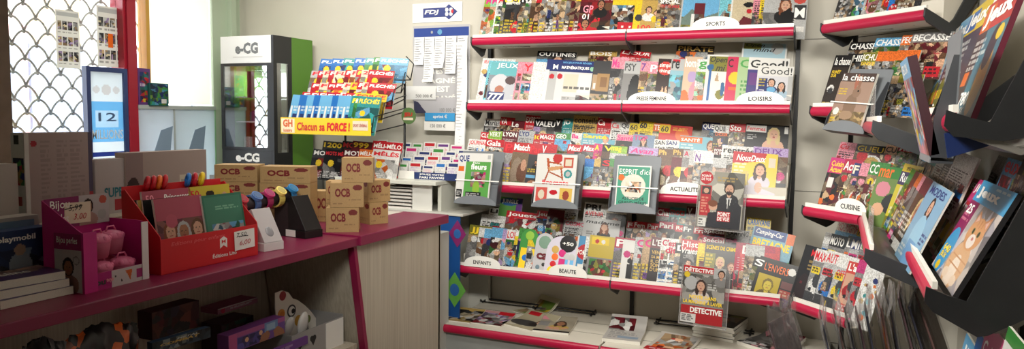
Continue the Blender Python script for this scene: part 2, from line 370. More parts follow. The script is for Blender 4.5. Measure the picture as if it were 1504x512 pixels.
# ================================================================== ROOM
M_WALL = mat('wall_panel', (196, 191, 178), 0.6, noise=0.03, scale=3)
M_GREENWALL = mat('wall_window_side', (186, 200, 178), 0.6, noise=0.03, scale=3)
M_FLOOR = mat('floor_tile', (150, 142, 130), 0.5, noise=0.1, scale=12)
M_CEIL = mat('ceiling_paint', (225, 222, 214), 0.8)
M_LIP = mat('crimson_plastic', (176, 22, 62), 0.32, noise=0.04, scale=8)
M_SHELF = mat('shelf_enamel', (214, 208, 194), 0.45, noise=0.03, scale=5)
M_STRIP = mat('price_strip', (236, 232, 222), 0.4)
M_DARK = mat('bracket_grey', (52, 54, 56), 0.45, noise=0.06, scale=20)
M_BLACK = mat('black_metal', (18, 18, 19), 0.45)
M_JOINT = mat('joint_dark', (96, 92, 84), 0.8)
XL, YB, XR, YF = -4.37, 4.55, 0.56, -1.6
CZ = 2.95
struct('floor', MB().box((XL-0.2, YF-0.2, -0.1), (1.4, YB+0.2, 0)), M_FLOOR)
struct('ceiling', MB().box((XL-0.2, YF-0.2, CZ), (1.4, YB+0.2, CZ+0.1)), M_CEIL)
struct('wall_back', MB().box((XL-0.2, YB, 0), (0.06, YB+0.15, CZ)), M_WALL)
# corner wall runs at 45 degrees, then the right wall
struct('wall_corner', MB().prism([(0.04, 4.55), (0.56, 4.03), (0.67, 4.14), (0.15, 4.66)], 'z', 0, CZ), M_WALL)
struct('wall_right', MB().box((XR, YF, 0), (XR+0.15, 4.05, CZ)), M_WALL)
struct('wall_front', MB().box((XL-0.2, YF-0.15, 0), (1.4, YF, CZ)), M_WALL)
k = 0
for z in (0.33, 1.192, 2.055, 2.84):
    k += 1; struct('trim_%d' % k, MB().box((-0.235, YB-0.0012, z-0.002), (0.045, YB+0.01, z+0.002)), M_JOINT)
    k += 1; struct('trim_%d' % k, MB().prism([(0.04-0.001, 4.55-0.001), (0.56, 4.028), (0.565, 4.035), (0.045, 4.56)], 'z', z-0.002, z+0.002), M_JOINT)
    k += 1; struct('trim_%d' % k, MB().box((XR-0.0012, YF, z-0.002), (XR+0.01, 4.03, z+0.002)), M_JOINT)
# ---- shop front: the left wall, openings between its solid pieces
lw = MB()
lw.box((XL-0.2, 4.27, 0), (XL, YB, CZ))                      # pier by the corner
lw.box((XL-0.2, YF, 0), (XL, 2.62, CZ))                      # pier towards the street door
lw.box((XL-0.2, 2.62, 2.62), (XL, 4.27, CZ))                 # lintel
struct('wall_left', lw, M_GREENWALL)
struct('trim_20', MB().box((XL, 4.42, 0), (XL+0.045, 4.47, CZ)), M_GREENWALL)
M_REDPOST = mat('red_post_paint', (160, 22, 44), 0.35, noise=0.05, scale=10)
post = MB(); post.box((XL-0.10, 3.485, 0), (XL+0.02, 3.585, 2.62)); post.box((XL+0.02, 3.505, 0), (XL+0.035, 3.545, 2.62))
struct('window_frame_post', post, M_REDPOST)
M_TIMBER = mat('door_timber', (104, 84, 66), 0.5, noise=0.15, scale=14)
df = MB(); df.box((XL-0.08, 2.62, 0), (XL+0.02, 2.745, 2.62)); struct('door_1', df, M_TIMBER)
M_BRASS = mat('brass', (200, 160, 80), 0.35, metal=0.8)
struct('trim_21', MB().box((XL-0.07, 3.672, 1.64), (XL+0.01, 3.70, 2.62)), mat('ochre_frame', (196, 150, 60), 0.5))
M_GLASS = film('window_glass', (0.97, 0.98, 0.98), 0.05, 0.02)
struct('window_1', MB().box((XL-0.05, 2.745, 0.05), (XL-0.044, 3.485, 2.62)), M_GLASS)
struct('window_2', MB().box((XL-0.05, 3.585, 1.64), (XL-0.044, 3.672, 2.62)), M_GLASS)
# perforated white film over the show window, low show case of white panels below it
def perf_material():
    m = bpy.data.materials.new('perforated_film'); m.use_nodes = True; nt = m.node_tree; nt.nodes.clear()
    out = nt.nodes.new('ShaderNodeOutputMaterial'); tr = nt.nodes.new('ShaderNodeBsdfTranslucent'); tr.inputs[0].default_value = (0.72, 0.71, 0.66, 1)
    df_ = nt.nodes.new('ShaderNodeBsdfDiffuse'); df_.inputs[0].default_value = (0.8, 0.79, 0.74, 1); mx = nt.nodes.new('ShaderNodeMixShader'); mx.inputs[0].default_value = 0.4
    nt.links.new(tr.outputs[0], mx.inputs[1]); nt.links.new(df_.outputs[0], mx.inputs[2])
    tc = nt.nodes.new('ShaderNodeTexCoord'); vo = nt.nodes.new('ShaderNodeTexVoronoi'); vo.inputs['Scale'].default_value = 62; vo.inputs['Randomness'].default_value = 0
    nt.links.new(tc.outputs['Object'], vo.inputs['Vector'])
    gt = nt.nodes.new('ShaderNodeMath'); gt.operation = 'LESS_THAN'; gt.inputs[1].default_value = 0.24; nt.links.new(vo.outputs['Distance'], gt.inputs[0])
    tp = nt.nodes.new('ShaderNodeBsdfTransparent'); m2 = nt.nodes.new('ShaderNodeMixShader')
    nt.links.new(gt.outputs[0], m2.inputs[0]); nt.links.new(mx.outputs[0], m2.inputs[1]); nt.links.new(tp.outputs[0], m2.inputs[2]); nt.links.new(m2.outputs[0], out.inputs[0])
    return m
o = MB().box((XL-0.03, 3.70, 1.66), (XL-0.028, 4.262, 2.62)).build('perforated_panel', perf_material()); tag(o, 'white perforated panel filling the show window above the low case', 'panel')
M_OPAL = mat('opal_panel', (214, 222, 228), 0.35)
def translucent(name, c, a=0.5):
    m = bpy.data.materials.new(name); m.use_nodes = True; nt = m.node_tree; nt.nodes.clear(); out = nt.nodes.new('ShaderNodeOutputMaterial')
    l = (*lin(c), 1); t = nt.nodes.new('ShaderNodeBsdfTranslucent'); t.inputs[0].default_value = l; d = nt.nodes.new('ShaderNodeBsdfDiffuse'); d.inputs[0].default_value = l
    mx = nt.nodes.new('ShaderNodeMixShader'); mx.inputs[0].default_value = a; nt.links.new(t.outputs[0], mx.inputs[1]); nt.links.new(d.outputs[0], mx.inputs[2]); nt.links.new(mx.outputs[0], out.inputs[0]); return m
M_TRANS = translucent('opal_sheet', (206, 214, 220))
case = thing('show_case', 'low white show case under the perforated panel by the window', 'show case', (XL, 3.98, 0))
MB().box((-0.30, -0.40, 1.618), (0.02, 0.29, 1.645)).build('top_board', mat('case_grey', (170, 176, 172), 0.5), case)
MB().box((0.0, -0.40, 0.0), (0.012, -0.10, 1.618)).build('back_panel', M_TRANS, case)
MB().box((0.0, -0.088, 0.0), (0.012, 0.28, 1.618)).build('back_panel', M_TRANS, case)
MB().box((-0.30, -0.10, 0.0), (0.016, -0.088, 1.62)).build('divider', mat('case_grey', (170, 176, 172), 0.5), case)
MB().box((-0.30, 0.28, 0.0), (0.016, 0.29, 1.62)).build('side_panel', mat('case_green', (150, 196, 150), 0.5), case)
for y0 in (-0.30, 0.0):
    MB().prism([(y0+0.02, 1.30), (y0+0.16, 1.28), (y0+0.19, 1.50), (y0+0.09, 1.47)], 'x', 0.013, 0.016).build('grey_motif', mat('motif_grey', (132, 152, 172), 0.5), case)
# ---- street outside
st = MB().box((-16, -6, -0.12), (XL-0.25, 14, 0)); struct('pavement', st, mat('pavement', (190, 186, 178), 0.8, noise=0.06, scale=4))
def facade(y0, y1, c, label, z1=7):
    t = thing('street_building', label, 'building', (-9.0, (y0+y1)/2, 0)); hw = (y1-y0)/2
    MB().box((-1, -hw, 0), (0, hw, z1)).build('facade', mat('facade_%d_%d_%d' % c, c, 0.8), t)
    n = max(1, int((y1-y0)/1.3))
    for i in range(n):
        yc = -hw+(i+0.5)*(y1-y0)/n
        for zc in (1.6, 4.4):
            MB().box((0, yc-0.36, zc-0.8), (0.05, yc+0.36, zc+0.8)).build('window', mat('facade_window', (120, 130, 150), 0.3), t)
facade(4.9, 5.9, (225, 190, 190), 'pale pink street building seen through the roller grille')
facade(5.9, 6.6, (240, 190, 130), 'pale orange street building seen through the roller grille')
facade(6.6, 9.4, (226, 222, 216), 'pale grey street building behind the window posters')
# ---- roller grille outside the glass
def grille():
    mb = MB(); x = XL-0.12; p = 0.147; hrow = 0.0815
    for j in range(22):
        z0 = 0.85+j*hrow; off = (j % 2)*p/2
        for i in range(8):
            y0 = 2.70+off+i*p
            if y0+p > 3.75: continue
            pts = []
            for q in range(13):
                a = q/12; y = y0+p*a; s_ = math.sin(PI*a)
                pts.append((x, y, z0+hrow*(s_**0.75)))
            mb.tube(pts, 0.0075, 6)
            mb.ell((x, y0, z0-0.004), (0.008, 0.013, 0.012), 8, 5)
    o = mb.build('roller_grille', mat('galvanised', (176, 174, 168), 0.5, metal=0.2), smooth=True)
    return tag(o, 'galvanised scalloped roller grille outside the shop window', 'security grille')
grille()
# ---- sheets stuck on the window
def window_sheet(a, b, c, d, prims, label, seed, titles=(), name='window_poster', cat='poster'):
    p0 = atX(a, d, XL-0.035); p1 = atX(c, b, XL-0.035)
    M = Matrix.Translation((XL-0.036, p0.y, p0.z)) @ Matrix.Rotation(R(90), 4, 'Z')
    w_, h_ = p1.y-p0.y, p1.z-p0.z
    o = MB().box((0, 0, 0), (w_, 0.0012, h_)).build(name, translucent('poster_paper_%d' % seed, (236, 234, 228), 0.3)); o.matrix_world = M; tag(o, label, cat)
    sheet(o, prims, w_, h_, 0.006, -0.0008, seed, 'print', m=translucent_print())
    for T in titles: lettering(o, T[0], T[1]*w_, T[2]*h_, T[3]*w_, T[4]*h_, T[5], -0.002, 'lettering', bold=.02)
    return o
_tp = []
def translucent_print():
    if not _tp:
        m = bpy.data.materials.new('translucent_print'); m.use_nodes = True; nt = m.node_tree; nt.nodes.clear(); out = nt.nodes.new('ShaderNodeOutputMaterial')
        a = nt.nodes.new('ShaderNodeAttribute'); a.attribute_name = 'ink'; t = nt.nodes.new('ShaderNodeBsdfTranslucent'); d = nt.nodes.new('ShaderNodeBsdfDiffuse'); mx = nt.nodes.new('ShaderNodeMixShader'); mx.inputs[0].default_value = 0.35
        nt.links.new(a.outputs['Color'], t.inputs[0]); nt.links.new(a.outputs['Color'], d.inputs[0]); nt.links.new(t.outputs[0], mx.inputs[1]); nt.links.new(d.outputs[0], mx.inputs[2]); nt.links.new(mx.outputs[0], out.inputs[0]); _tp.append(m)
    return _tp[0]
def picture_rows(seed):
    P = [('bg', (238, 236, 230)), ('rect', .05, .9, .95, .97, 'silver')]
    for j in range(3):
        for i in range(4):
            P += [('noise', .06+.225*i, .12+.27*j, .24+.225*i, .28+.27*j, ['grey', 'tan', 'charcoal', 'silver', 'sand', 'lilac'], 5), ('lines', .06+.225*i, .05+.27*j, .24+.225*i, .1+.27*j, 'grey', 1)]
    return P
window_sheet(84, 18, 116, 99, picture_rows(1), 'white product sheet on the window, beside the grille, three rows of pictures', 901)
window_sheet(144, 13, 180, 97, picture_rows(2)+[('rect', .42, .33, .6, .55, 'orange')], 'white product sheet with one orange picture, taped next to the red post', 902)
# blue framed light poster on the counter side of the window
p0 = atX(131, 238, -4.2); p1 = atX(187, 101, -4.2)
o = thing('poster_display', 'blue framed lottery poster standing against the window by the red post', 'poster', M=Matrix.Translation((-4.2, p0.y, 0.9)) @ Matrix.Rotation(R(90), 4, 'Z'))
pw, pz0, pz1 = p1.y-p0.y, 0.0, p1.z-0.9
fb = MB(); fb.box((0, 0, pz0), (0.028, 0.04, pz1)); fb.box((pw-0.028, 0, pz0), (pw, 0.04, pz1)); fb.box((0.028, 0, pz1-0.03), (pw-0.028, 0.04, pz1)); fb.box((0.028, 0, pz0), (pw-0.028, 0.04, pz0+0.03))
fb.build('frame', mat('frame_navy', (44, 62, 112), 0.4), o); MB().box((0.02, 0.0, -0.9), (pw-0.02, 0.05, 0)).build('stand', mat('frame_navy', (44, 62, 112), 0.4), o)
sheet(o, [('bg', (206, 218, 222)), ('rect', 0, .52, 1, .80, (96, 164, 212)), ('rect', .15, .62, .85, .74, (160, 196, 220)), ('rect', 0, .2, 1, .38, (150, 190, 214)), ('rect', 0, .42, 1, .45, 'navy'), ('circ', .5, .88, .14, 'silver'), ('circ', .2, .88, .1, 'silver'), ('circ', .8, .88, .1, 'silver'), ('lines', .1, .05, .9, .16, 'silver', 2)], pw-0.056, pz1-0.06, 0.007, 0.015, 5, 'poster_sheet', off=(0.028, 0.03), m=translucent_print())
lettering(o, '12', .28*pw, .655*pz1, .72*pw, .71*pz1, (70, 100, 140), 0.012); lettering(o, 'MILLIONS', .12*pw, .54*pz1, .88*pw, .60*pz1, (230, 240, 246), 0.012)
# two small boxed toys on the show case
def small_box(a, b, c, d, X_, prims, label, seed, dep=0.05, titles=()):
    p0 = atX(a, d, X_); p1 = atX(c, b, X_)
    o = MB().box((0, 0, 0), (p1.y-p0.y, dep, p1.z-p0.z)).build('toy_box', cmat(prims[0][1]), bevel=0.002); o.matrix_world = Matrix.Translation((X_, p0.y, p0.z)) @ Matrix.Rotation(R(90), 4, 'Z')
    tag(o, label, 'box'); sheet(o, prims, p1.y-p0.y, p1.z-p0.z, 0.006, -0.001, seed, 'front_print')
    return o
small_box(204, 101, 220, 155, -4.36, [('bg', 'purple'), ('noise', .1, .1, .9, .9, ['navy', 'yellow', 'teal', 'red', 'purple', 'charcoal'], 22), ('lines', .1, .5, .9, .62, 'white', 1)], 'tall purple picture box standing on the show case by the red post', 31)
small_box(220, 123, 247, 155, -4.34, [('bg', (30, 96, 90)), ('noise', .05, .05, .95, .95, ['teal', 'green', 'navy', 'sky', 'lime'], 26), ('rect', .6, .1, .9, .3, 'white')], 'small teal picture box lying open beside the purple one', 32)
# wall clutter: red suction mark etc. stays out; marks in the perforated panel
# ================================================================== MAGAZINE RACKS
SHELF_POLY = [(-0.012, -0.036), (0.125, -0.046), (0.16, -0.03), (0.33, 0.10), (0.33, 0.185), (0.185, 0.185), (0.185, 0.145), (0.15, 0.145), (0.15, 0.065), (0.09, 0.065), (0.09, -0.035), (0.012, -0.035), (0.012, 0.0), (-0.012, 0.0)]
def bracket(parent, x, side=0.0, scale=1.0, y0=0.0, z0=0.0, yb=0.335):
    p = [(-0.03, 0.018), (-0.033, -0.02), (-0.012, -0.045), (0.125, -0.098), (0.16, -0.085), (yb, 0.11), (yb, 0.20), (yb-0.05, 0.16), (0.15, -0.02), (0.125, -0.04), (0.02, 0.0)]
    p = [(a+y0, b+z0) for a, b in p]
    return MB().prism(p, 'x', x-0.004, x+0.004).build('bracket', M_DARK, parent, bevel=0.0015)
def lip(parent, x0, x1, y0=0.0, z0=0.0):
    n = 10; pr = []
    for i in range(n+1):
        a = -PI/2+PI*i/n; pr.append((y0-0.012-0.018*math.cos(a), z0-0.012+0.024*math.sin(a)))
    pr += [(y0-0.008, z0+0.012), (y0-0.008, z0-0.036)]
    return MB().prism(pr, 'x', x0, x1).build('lip', M_LIP, parent)
def shelf(parent, x0, x1, y0, z0, yb=0.335):
    k = yb/0.335
    s = MB().prism([(a*(k if a > 0.2 else 1)+y0, b+z0) for a, b in SHELF_POLY], 'x', x0, x1).build('shelf', M_SHELF, parent)
    l = lip(s, x0, x1, y0, z0)
    MB().box((x0, y0-0.016, z0+0.012), (x1, y0-0.004, z0+0.031)).build('price_strip', M_STRIP, s)
    return s
def upright(parent, x, y, z1=2.5, w_=0.024):
    mb = MB(); mb.box((x-w_/2, y-0.03, 0), (x+w_/2, y, z1))
    return mb.build('upright', M_BLACK, parent)
# ---- back rack
M_BRK = mat('bracket_black', (30, 31, 33), 0.45, noise=0.1, scale=20)
M_TRAY = mat('tray_taupe', (120, 116, 110), 0.4)
BX0, BXM, BX1 = -2.15, -1.152, -0.243
SH = [(4.257, 2.08), (4.2, 1.668), (4.13, 1.168), (4.05, 0.662)]
rack = thing('magazine_rack', 'long wall rack of crimson edged magazine shelves along the back wall', 'rack', (0, 0, 0))
for x in (BX0-0.015, BXM, BX1+0.012): upright(rack, x, 4.548)
for a, b in ((BX0, BXM), (BXM, BX1)):
    MB().box((a+0.012, 4.538, 0.3), (b-0.012, 4.549, 2.5)).build('back_panel', M_SHELF, rack)
for y, z in SH:
    yb = 4.535-y
    for a, b in ((BX0, BXM-0.003), (BXM+0.003, BX1)): shelf(rack, a, b, y, z, yb)
    for x in (BX0-0.005, BXM, BX1+0.005): bracket(rack, x, y0=y, z0=z, yb=yb)
# base deck
DY, DZ = 3.86, 0.346
for a, b in ((BX0-0.003, BXM-0.006), (BXM+0.006, BX1+0.25)):
    d = MB().box((a, DY, DZ-0.03), (b, 4.52, DZ)).build('base_deck', M_SHELF, rack)
    lip(d, a, b, DY, DZ-0.012)
    MB().box((a+0.01, DY+0.01, 0.0), (b-0.01, DY+0.03, DZ-0.035)).build('front_panel', mat('base_grey', (150, 152, 148), 0.5, noise=0.08, scale=4), d)
    for yy_ in (4.06, 4.27):
        MB().box((a, yy_-0.0015, DZ), (b, yy_+0.0015, DZ+0.0008)).build('groove', M_JOINT, d)
# wire fences at the back of the deck
for a, b in ((-2.16, -1.36), (-0.98, -0.40)):
    mb = MB(); mb.tube([(a, 4.46, DZ+0.018), (b, 4.46, DZ+0.018)], 0.006, 6); mb.tube([(a, 4.40, DZ+0.012), (b, 4.43, DZ+0.012)], 0.004, 6)
    for x in (a+0.02, (a+b)/2, b-0.02): mb.tube([(x, 4.50, DZ+0.02), (x, 4.40, DZ+0.008), (x, 4.37, DZ+0.03)], 0.006, 6)
    mb.build('wire_fence', M_BLACK, rack, smooth=True)

WALL_POLY = [(-0.012, -0.036), (0.125, -0.085), (0.16, -0.075), (0.34, 0.06), (0.34, 0.068), (0.155, -0.062), (0.125, -0.07), (0.012, -0.02), (0.012, 0.0), (-0.012, 0.0)]
BIG_BRACKET = [(-0.03, 0.018), (-0.033, -0.02), (-0.012, -0.045), (0.085, -0.096), (0.108, -0.090), (0.20, -0.028), (0.305, 0.045), (0.305, 0.36), (0.21, 0.36), (0.06, -0.01), (0.02, 0.0)]
# ---- corner rack (45 degrees) : origin at the left end of its top lip
CF = {1: Frame((-0.085, 4.19, 2.08), R(-45)), 2: Frame((-0.115, 4.06, 1.655), R(-45)), 3: Frame((-0.124, 3.879, 1.168), R(-45)), 4: Frame((-0.16, 3.90, 0.69), R(-45))}
crack = thing('corner_rack', 'angled corner rack of magazine shelves beside the long wall rack', 'rack', (0, 0, 0))
def shelf_run(parent, fr, length, yb, br=(True, True), plain=False, big=False):
    g = MB(); s = None
    k = yb/0.335
    s = MB().prism([(a*(k if a > 0.2 else 1), b) for a, b in (WALL_POLY if plain else SHELF_POLY)], 'x', 0, length).build('shelf', M_TRAY if plain else M_SHELF, parent); s.matrix_world = fr.M
    l = lip(s, 0, length); MB().box((0, -0.016, 0.012), (length, -0.004, 0.031)).build('price_strip', M_STRIP, s)
    for i, x in enumerate((-0.004, length+0.004)):
        if br[i] and big: MB().prism([(a_, b_*(big if b_ < -.05 else 1)) for a_, b_ in BIG_BRACKET], 'x', x-.004, x+.004).build('bracket', M_BRK, s)
        elif br[i]: bracket(s, x, yb=yb)
    return s
shelf_run(crack, CF[1], 0.60, 0.32)
shelf_run(crack, CF[2], 0.34, 0.40, (True, False))
shelf_run(crack, CF[3], 0.335, 0.50, (True, False))
shelf_run(crack, CF[4], 0.34, 0.48, (True, False))
for x in (0.02, 0.58):
    c_, s_ = math.cos(R(-45)), math.sin(R(-45)); px_, py_ = 0.05+x*c_, 4.52+x*s_
    MB().prism([(px_-0.016, py_-0.016), (px_+0.004, py_-0.004+0.0), (px_+0.012, py_+0.012), (px_-0.004, py_+0.004)], 'z', 0, 2.6).build('upright', M_BLACK, crack)
# ---- right wall racks: bay A next to the corner, bay B nearer
AF = {2: Frame((0.128, 3.76, 1.585), R(-90)), 3: Frame((0.125, 3.62, 1.168), R(-90)), 4: Frame((0.10, 3.62, 0.69), R(-90))}
A_END = 2.66
arack = thing('wall_rack', 'magazine shelf bay on the wall between the corner rack and the nearest bay', 'rack', (0, 0, 0))
shelf_run(arack, AF[3], AF[3].o.y-A_END, 0.42, (False, True), True)
shelf_run(arack, AF[2], AF[2].o.y-A_END, 0.40, (False, True), True)
upright(arack, 0, 0).matrix_world = Matrix.Translation((XR, A_END, 0)) @ Matrix.Rotation(R(-90), 4, 'Z')
BF = {2: Frame((0.262, 2.66, 1.61), R(-90)), 3: Frame((0.248, 2.80, 1.168), R(-90))}
brack = thing('wall_rack', 'nearest magazine shelf bay on the wall, its black end bracket facing out', 'rack', (0, 0, 0))
shelf_run(brack, BF[3], 0.69, 0.30, (False, True), True, 1.0)
shelf_run(brack, Frame((0.28, 2.66, 0.83), R(-90)), 0.95, 0.26, (False, False), True)
shelf_run(brack, BF[2], 0.62, 0.30, (False, True), True, 0.55)
upright(brack, 0, 0).matrix_world = Matrix.Translation((XR, 2.08, 0)) @ Matrix.Rotation(R(-90), 4, 'Z')

# ---- shelf signs
def sign(fr_or_xy, a, b, body, label, frame=None, y=-0.02):
    """white half oval card clipped on a lip; a,b pixel ends on the lip"""
    if frame is None:
        yy_, zz_ = fr_or_xy; p0 = atY(*a, yy_-0.022); p1 = atY(*b, yy_-0.022); M = Matrix.Translation((p0.x, yy_-0.022, zz_+0.012)); w_ = p1.x-p0.x
    else:
        x0, _ = frame.hit(*a, -0.022, 0.012, 0.0); x1, _ = frame.hit(*b, -0.022, 0.012, 0.0); M = frame.M @ Matrix.Translation((x0, -0.022, 0.012)); w_ = x1-x0
    n = 20; hh = 0.058
    poly = [(0, 0)]+[(w_*(0.5-0.5*math.cos(PI*i/n)), 0.012+hh*math.sin(PI*i/n)**0.8) for i in range(n+1)]+[(w_, 0)]
    o = MB().prism(poly, 'y', -0.0015, 0.0).build('shelf_sign', mat('sign_card', (240, 238, 230), 0.5)); o.matrix_world = M; tag(o, label, 'sign', 'half oval shelf signs')
    lw_ = min(w_*0.62, 0.024*len(body)*0.72)
    lettering(o, body, w_/2-lw_/2, 0.018, w_/2+lw_/2, 0.042, 'black', -0.0022, bold=.02)
    return o
sign(SH[0], (1016, 47), (1086, 44), 'SPORTS', 'white half oval sign reading SPORTS on the top lip')
sign(SH[1], (922, 155), (992, 155), 'PRESSE FEMININE', 'white half oval sign reading PRESSE FEMININE on the second lip')
sign(SH[1], (1081, 155), (1152, 155), 'LOISIRS', 'white half oval sign reading LOISIRS on the second lip')
sign(SH[2], (970, 285), (1040, 289), 'ACTUALITE', 'white half oval sign reading ACTUALITE on the third lip')
sign(SH[3], (682, 389), (735, 395), 'ENFANTS', 'white half oval sign reading ENFANTS on the lowest lip')
sign(SH[3], (806, 401), (862, 408), 'BEAUTE', 'white half oval sign reading BEAUTE on the lowest lip')
sign(None, (1226, 313), (1272, 321), 'CUISINE', 'white half oval sign reading CUISINE on the corner shelf lip', frame=CF[3])
# ================================================================== MAGAZINES ON THE BACK RACK
BF_ = [Frame((0, y, z), 0.0) for y, z in SH]
G1, G2, G3, G4 = 'magazines on the sports shelf', 'magazines on the second shelf', 'magazines on the news shelf', "magazines on the children's shelf"
def F(t, x0, z0, x1, z1, c, **k): return (t, x0, z0, x1, z1, c, k)
# ---- top shelf (their tops run out of the photo)
row(BF_[0], 0, [
 (715, -14, 'lime', 'magenta', 'floral', 'MUM'), (724, -14, 'mint', 'magenta', 'floral', 'MUM'), (733, -14, 'white', 'red', 'boxes', 'AUTO'), (742, -14, 'charcoal', 'yellow', 'photo', 'CAR'),
 (747, -15, 'tan', 'black', 'portrait', '', None, {'titles': [F('GTO', .2, .83, .75, .95, 'black'), F('MAGAZINE', .2, .77, .75, .81, 'black')], 'band': 'white', 'label': 'tan magazine with a big white title block, fifth in front sports row'}),
 (768, -15, 'black', 'white', 'photo', 'RAID'), (776, -15, 'white', 'black', 'photo', 'MOTO'), (784, -15, 'tan', 'white', 'portrait', 'VTT'), (791, -15, 'brown', 'red', 'photo', 'RUN', None, {'band': 'red'}),
 (799, -15, 'grey', 'white', 'photo', 'TIR'), (808, -15, 'sand', 'maroon', 'photo', 'ARC'), (819, -16, 'tan', 'white', 'photo', 'SKI'), (828, -16, 'grey', 'yellow', 'photo', 'MER', None, {'band': 'olive'}), (836, -16, 'brown', 'white', 'photo', 'JUDO'),
 (843, -16, 'olive', 'yellow', 'photo', 'PECHE'), (850, -16, 'charcoal', 'yellow', 'photo', 'BIKE', None, {'band': 'yellow'}),
 (857, -17, 'maroon', 'white', 'portrait', '', 905, {'titles': [F('Formule', .04, .80, .97, .95, 'white', bold=.03), F('GP', .1, .56, .4, .7, 'pink'), F('01', .1, .44, .3, .54, 'white')], 'art': [('bg', (120, 20, 28)), ('noise', 0, 0, 1, .75, ['maroon', 'black', 'brown', 'maroon', 'red'], 26), ('face', .22, .36, .12, 'skin2', 'hair', 'red'), ('face', .62, .72, .11, 'skin2', 'hair', 'black'), ('face', .55, .1, .1, 'skin', 'hair', 'black'), ('circ', .9, .14, .1, 'skin2'), ('grain', .15)], 'label': 'dark red racing magazine with several drivers, beside a yellow one, top shelf'}),
 (904, -17, 'yellow', 'black', 'cartoon', '', 940, {'titles': [F('FOOT', .12, .80, .98, .96, 'black', shear=.2, bold=.03)], 'art': [('bg', 'yellow'), ('noise', 0, .0, 1, .7, ['charcoal', 'sand', 'sky', 'black', 'skin2', 'white'], 40), ('rect', .3, .22, 1, .38, 'red'), ('circ', .5, .3, .05, 'white'), ('circ', .8, .3, .05, 'white'), ('grain', .15)], 'label': 'yellow football magazine beside the dark red racing magazine on top shelf'}),
 (937, -17, 'yellow', 'black', 'portrait', '', 975, {'titles': [F('GUIDE', .2, .87, .95, .97, 'black', bold=.03), F('saison', .3, .79, .95, .85, 'black'), F('100', .2, .2, .7, .32, 'red'), F('COUREUR', .05, .08, .75, .18, 'red')], 'art': [('bg', 'gold'), ('face', .55, .6, .12, 'skin', 'hair', 'white'), ('face', .85, .55, .1, 'skin', 'hair', 'yellow'), ('rect', 0, .0, .25, .9, 'yellow'), ('circ', .2, .45, .14, 'charcoal'), ('grain', .15)], 'label': 'gold cycling guide with riders on its cover, top shelf at the bay joint'}),
 (970, -17, 'grey', 'white', 'photo', '', 1005, {'titles': [F('SPÉCIAL', .1, .72, .9, .82, 'white', bold=.03), F('VENT DE SABLE', .1, .64, .9, .70, 'red')], 'label': 'grey running magazine between the gold guide and the white edged one, top shelf'}),
 (1005, -18, 'sand', 'black', 'landscape', '', 1061, {'art': [('bg', 'silver'), ('rect', .05, .05, .97, .97, 'sky'), ('noise', .05, .05, .97, .45, ['green', 'olive', 'grey', 'olive'], 30), ('poly', [(.05, .42), (.3, .6), (.6, .45), (.97, .55), (.97, .3), (.05, .3)], (110, 130, 120)), ('rect', .35, .05, .62, .72, 'maroon'), ('noise', .37, .1, .6, .5, ['charcoal', 'grey', 'brown'], 14), ('rect', .3, .05, .38, .5, 'white'), ('grain', .1)], 'label': 'white edged green landscape magazine behind the SPORTS sign, top shelf'}),
 (1061, -18, 'sky', 'yellow', 'landscape', 'GOLF', 1080), (1078, -18, 'cream', 'black', 'portrait', '', 1110, {'art': [('bg', 'white'), ('rect', .07, .05, 1, 1, 'sand'), ('poly', [(.1, .1), (.6, .45), (1, .4), (1, .05)], 'maroon'), ('circ', .85, .55, .12, 'red'), ('ell', .8, .68, .25, .05, 'black'), ('rect', .1, .1, .5, .2, 'white'), ('grain', .1)], 'label': 'cream magazine with a red clad figure in a hat, top shelf'}),
 (1110, -18, 'pink', 'navy', 'lines', '7', 1122), (1120, -18, 'yellow', 'black', 'lines', 'A', 1128),
 (1126, -18, 'silver', 'black', 'portrait', '', 1190, {'titles': [F('M', .72, .42, .95, .62, 'white')], 'art': [('bg', 'silver'), ('noise', 0, 0, .4, .5, ['white', 'silver', 'grey'], 14), ('face', .5, .66, .13, 'skin', 'redhair', 'black', 'long'), ('ell', .47, .80, .15, .05, 'charcoal'), ('poly', [(.3, 0), (.4, .5), (.62, .62), (.72, .3), (.75, 0)], 'black'), ('circ', .82, .82, .16, (214, 80, 70)), ('rect', .70, .38, .98, .68, 'charcoal'), ('rect', .55, .14, .95, .24, 'white'), ('rect', .0, .2, .35, .26, 'white'), ('grain', .12)], 'label': 'grey magazine with a person in a beret, end of the top shelf'}),
], 'front sports row', G1, 11)
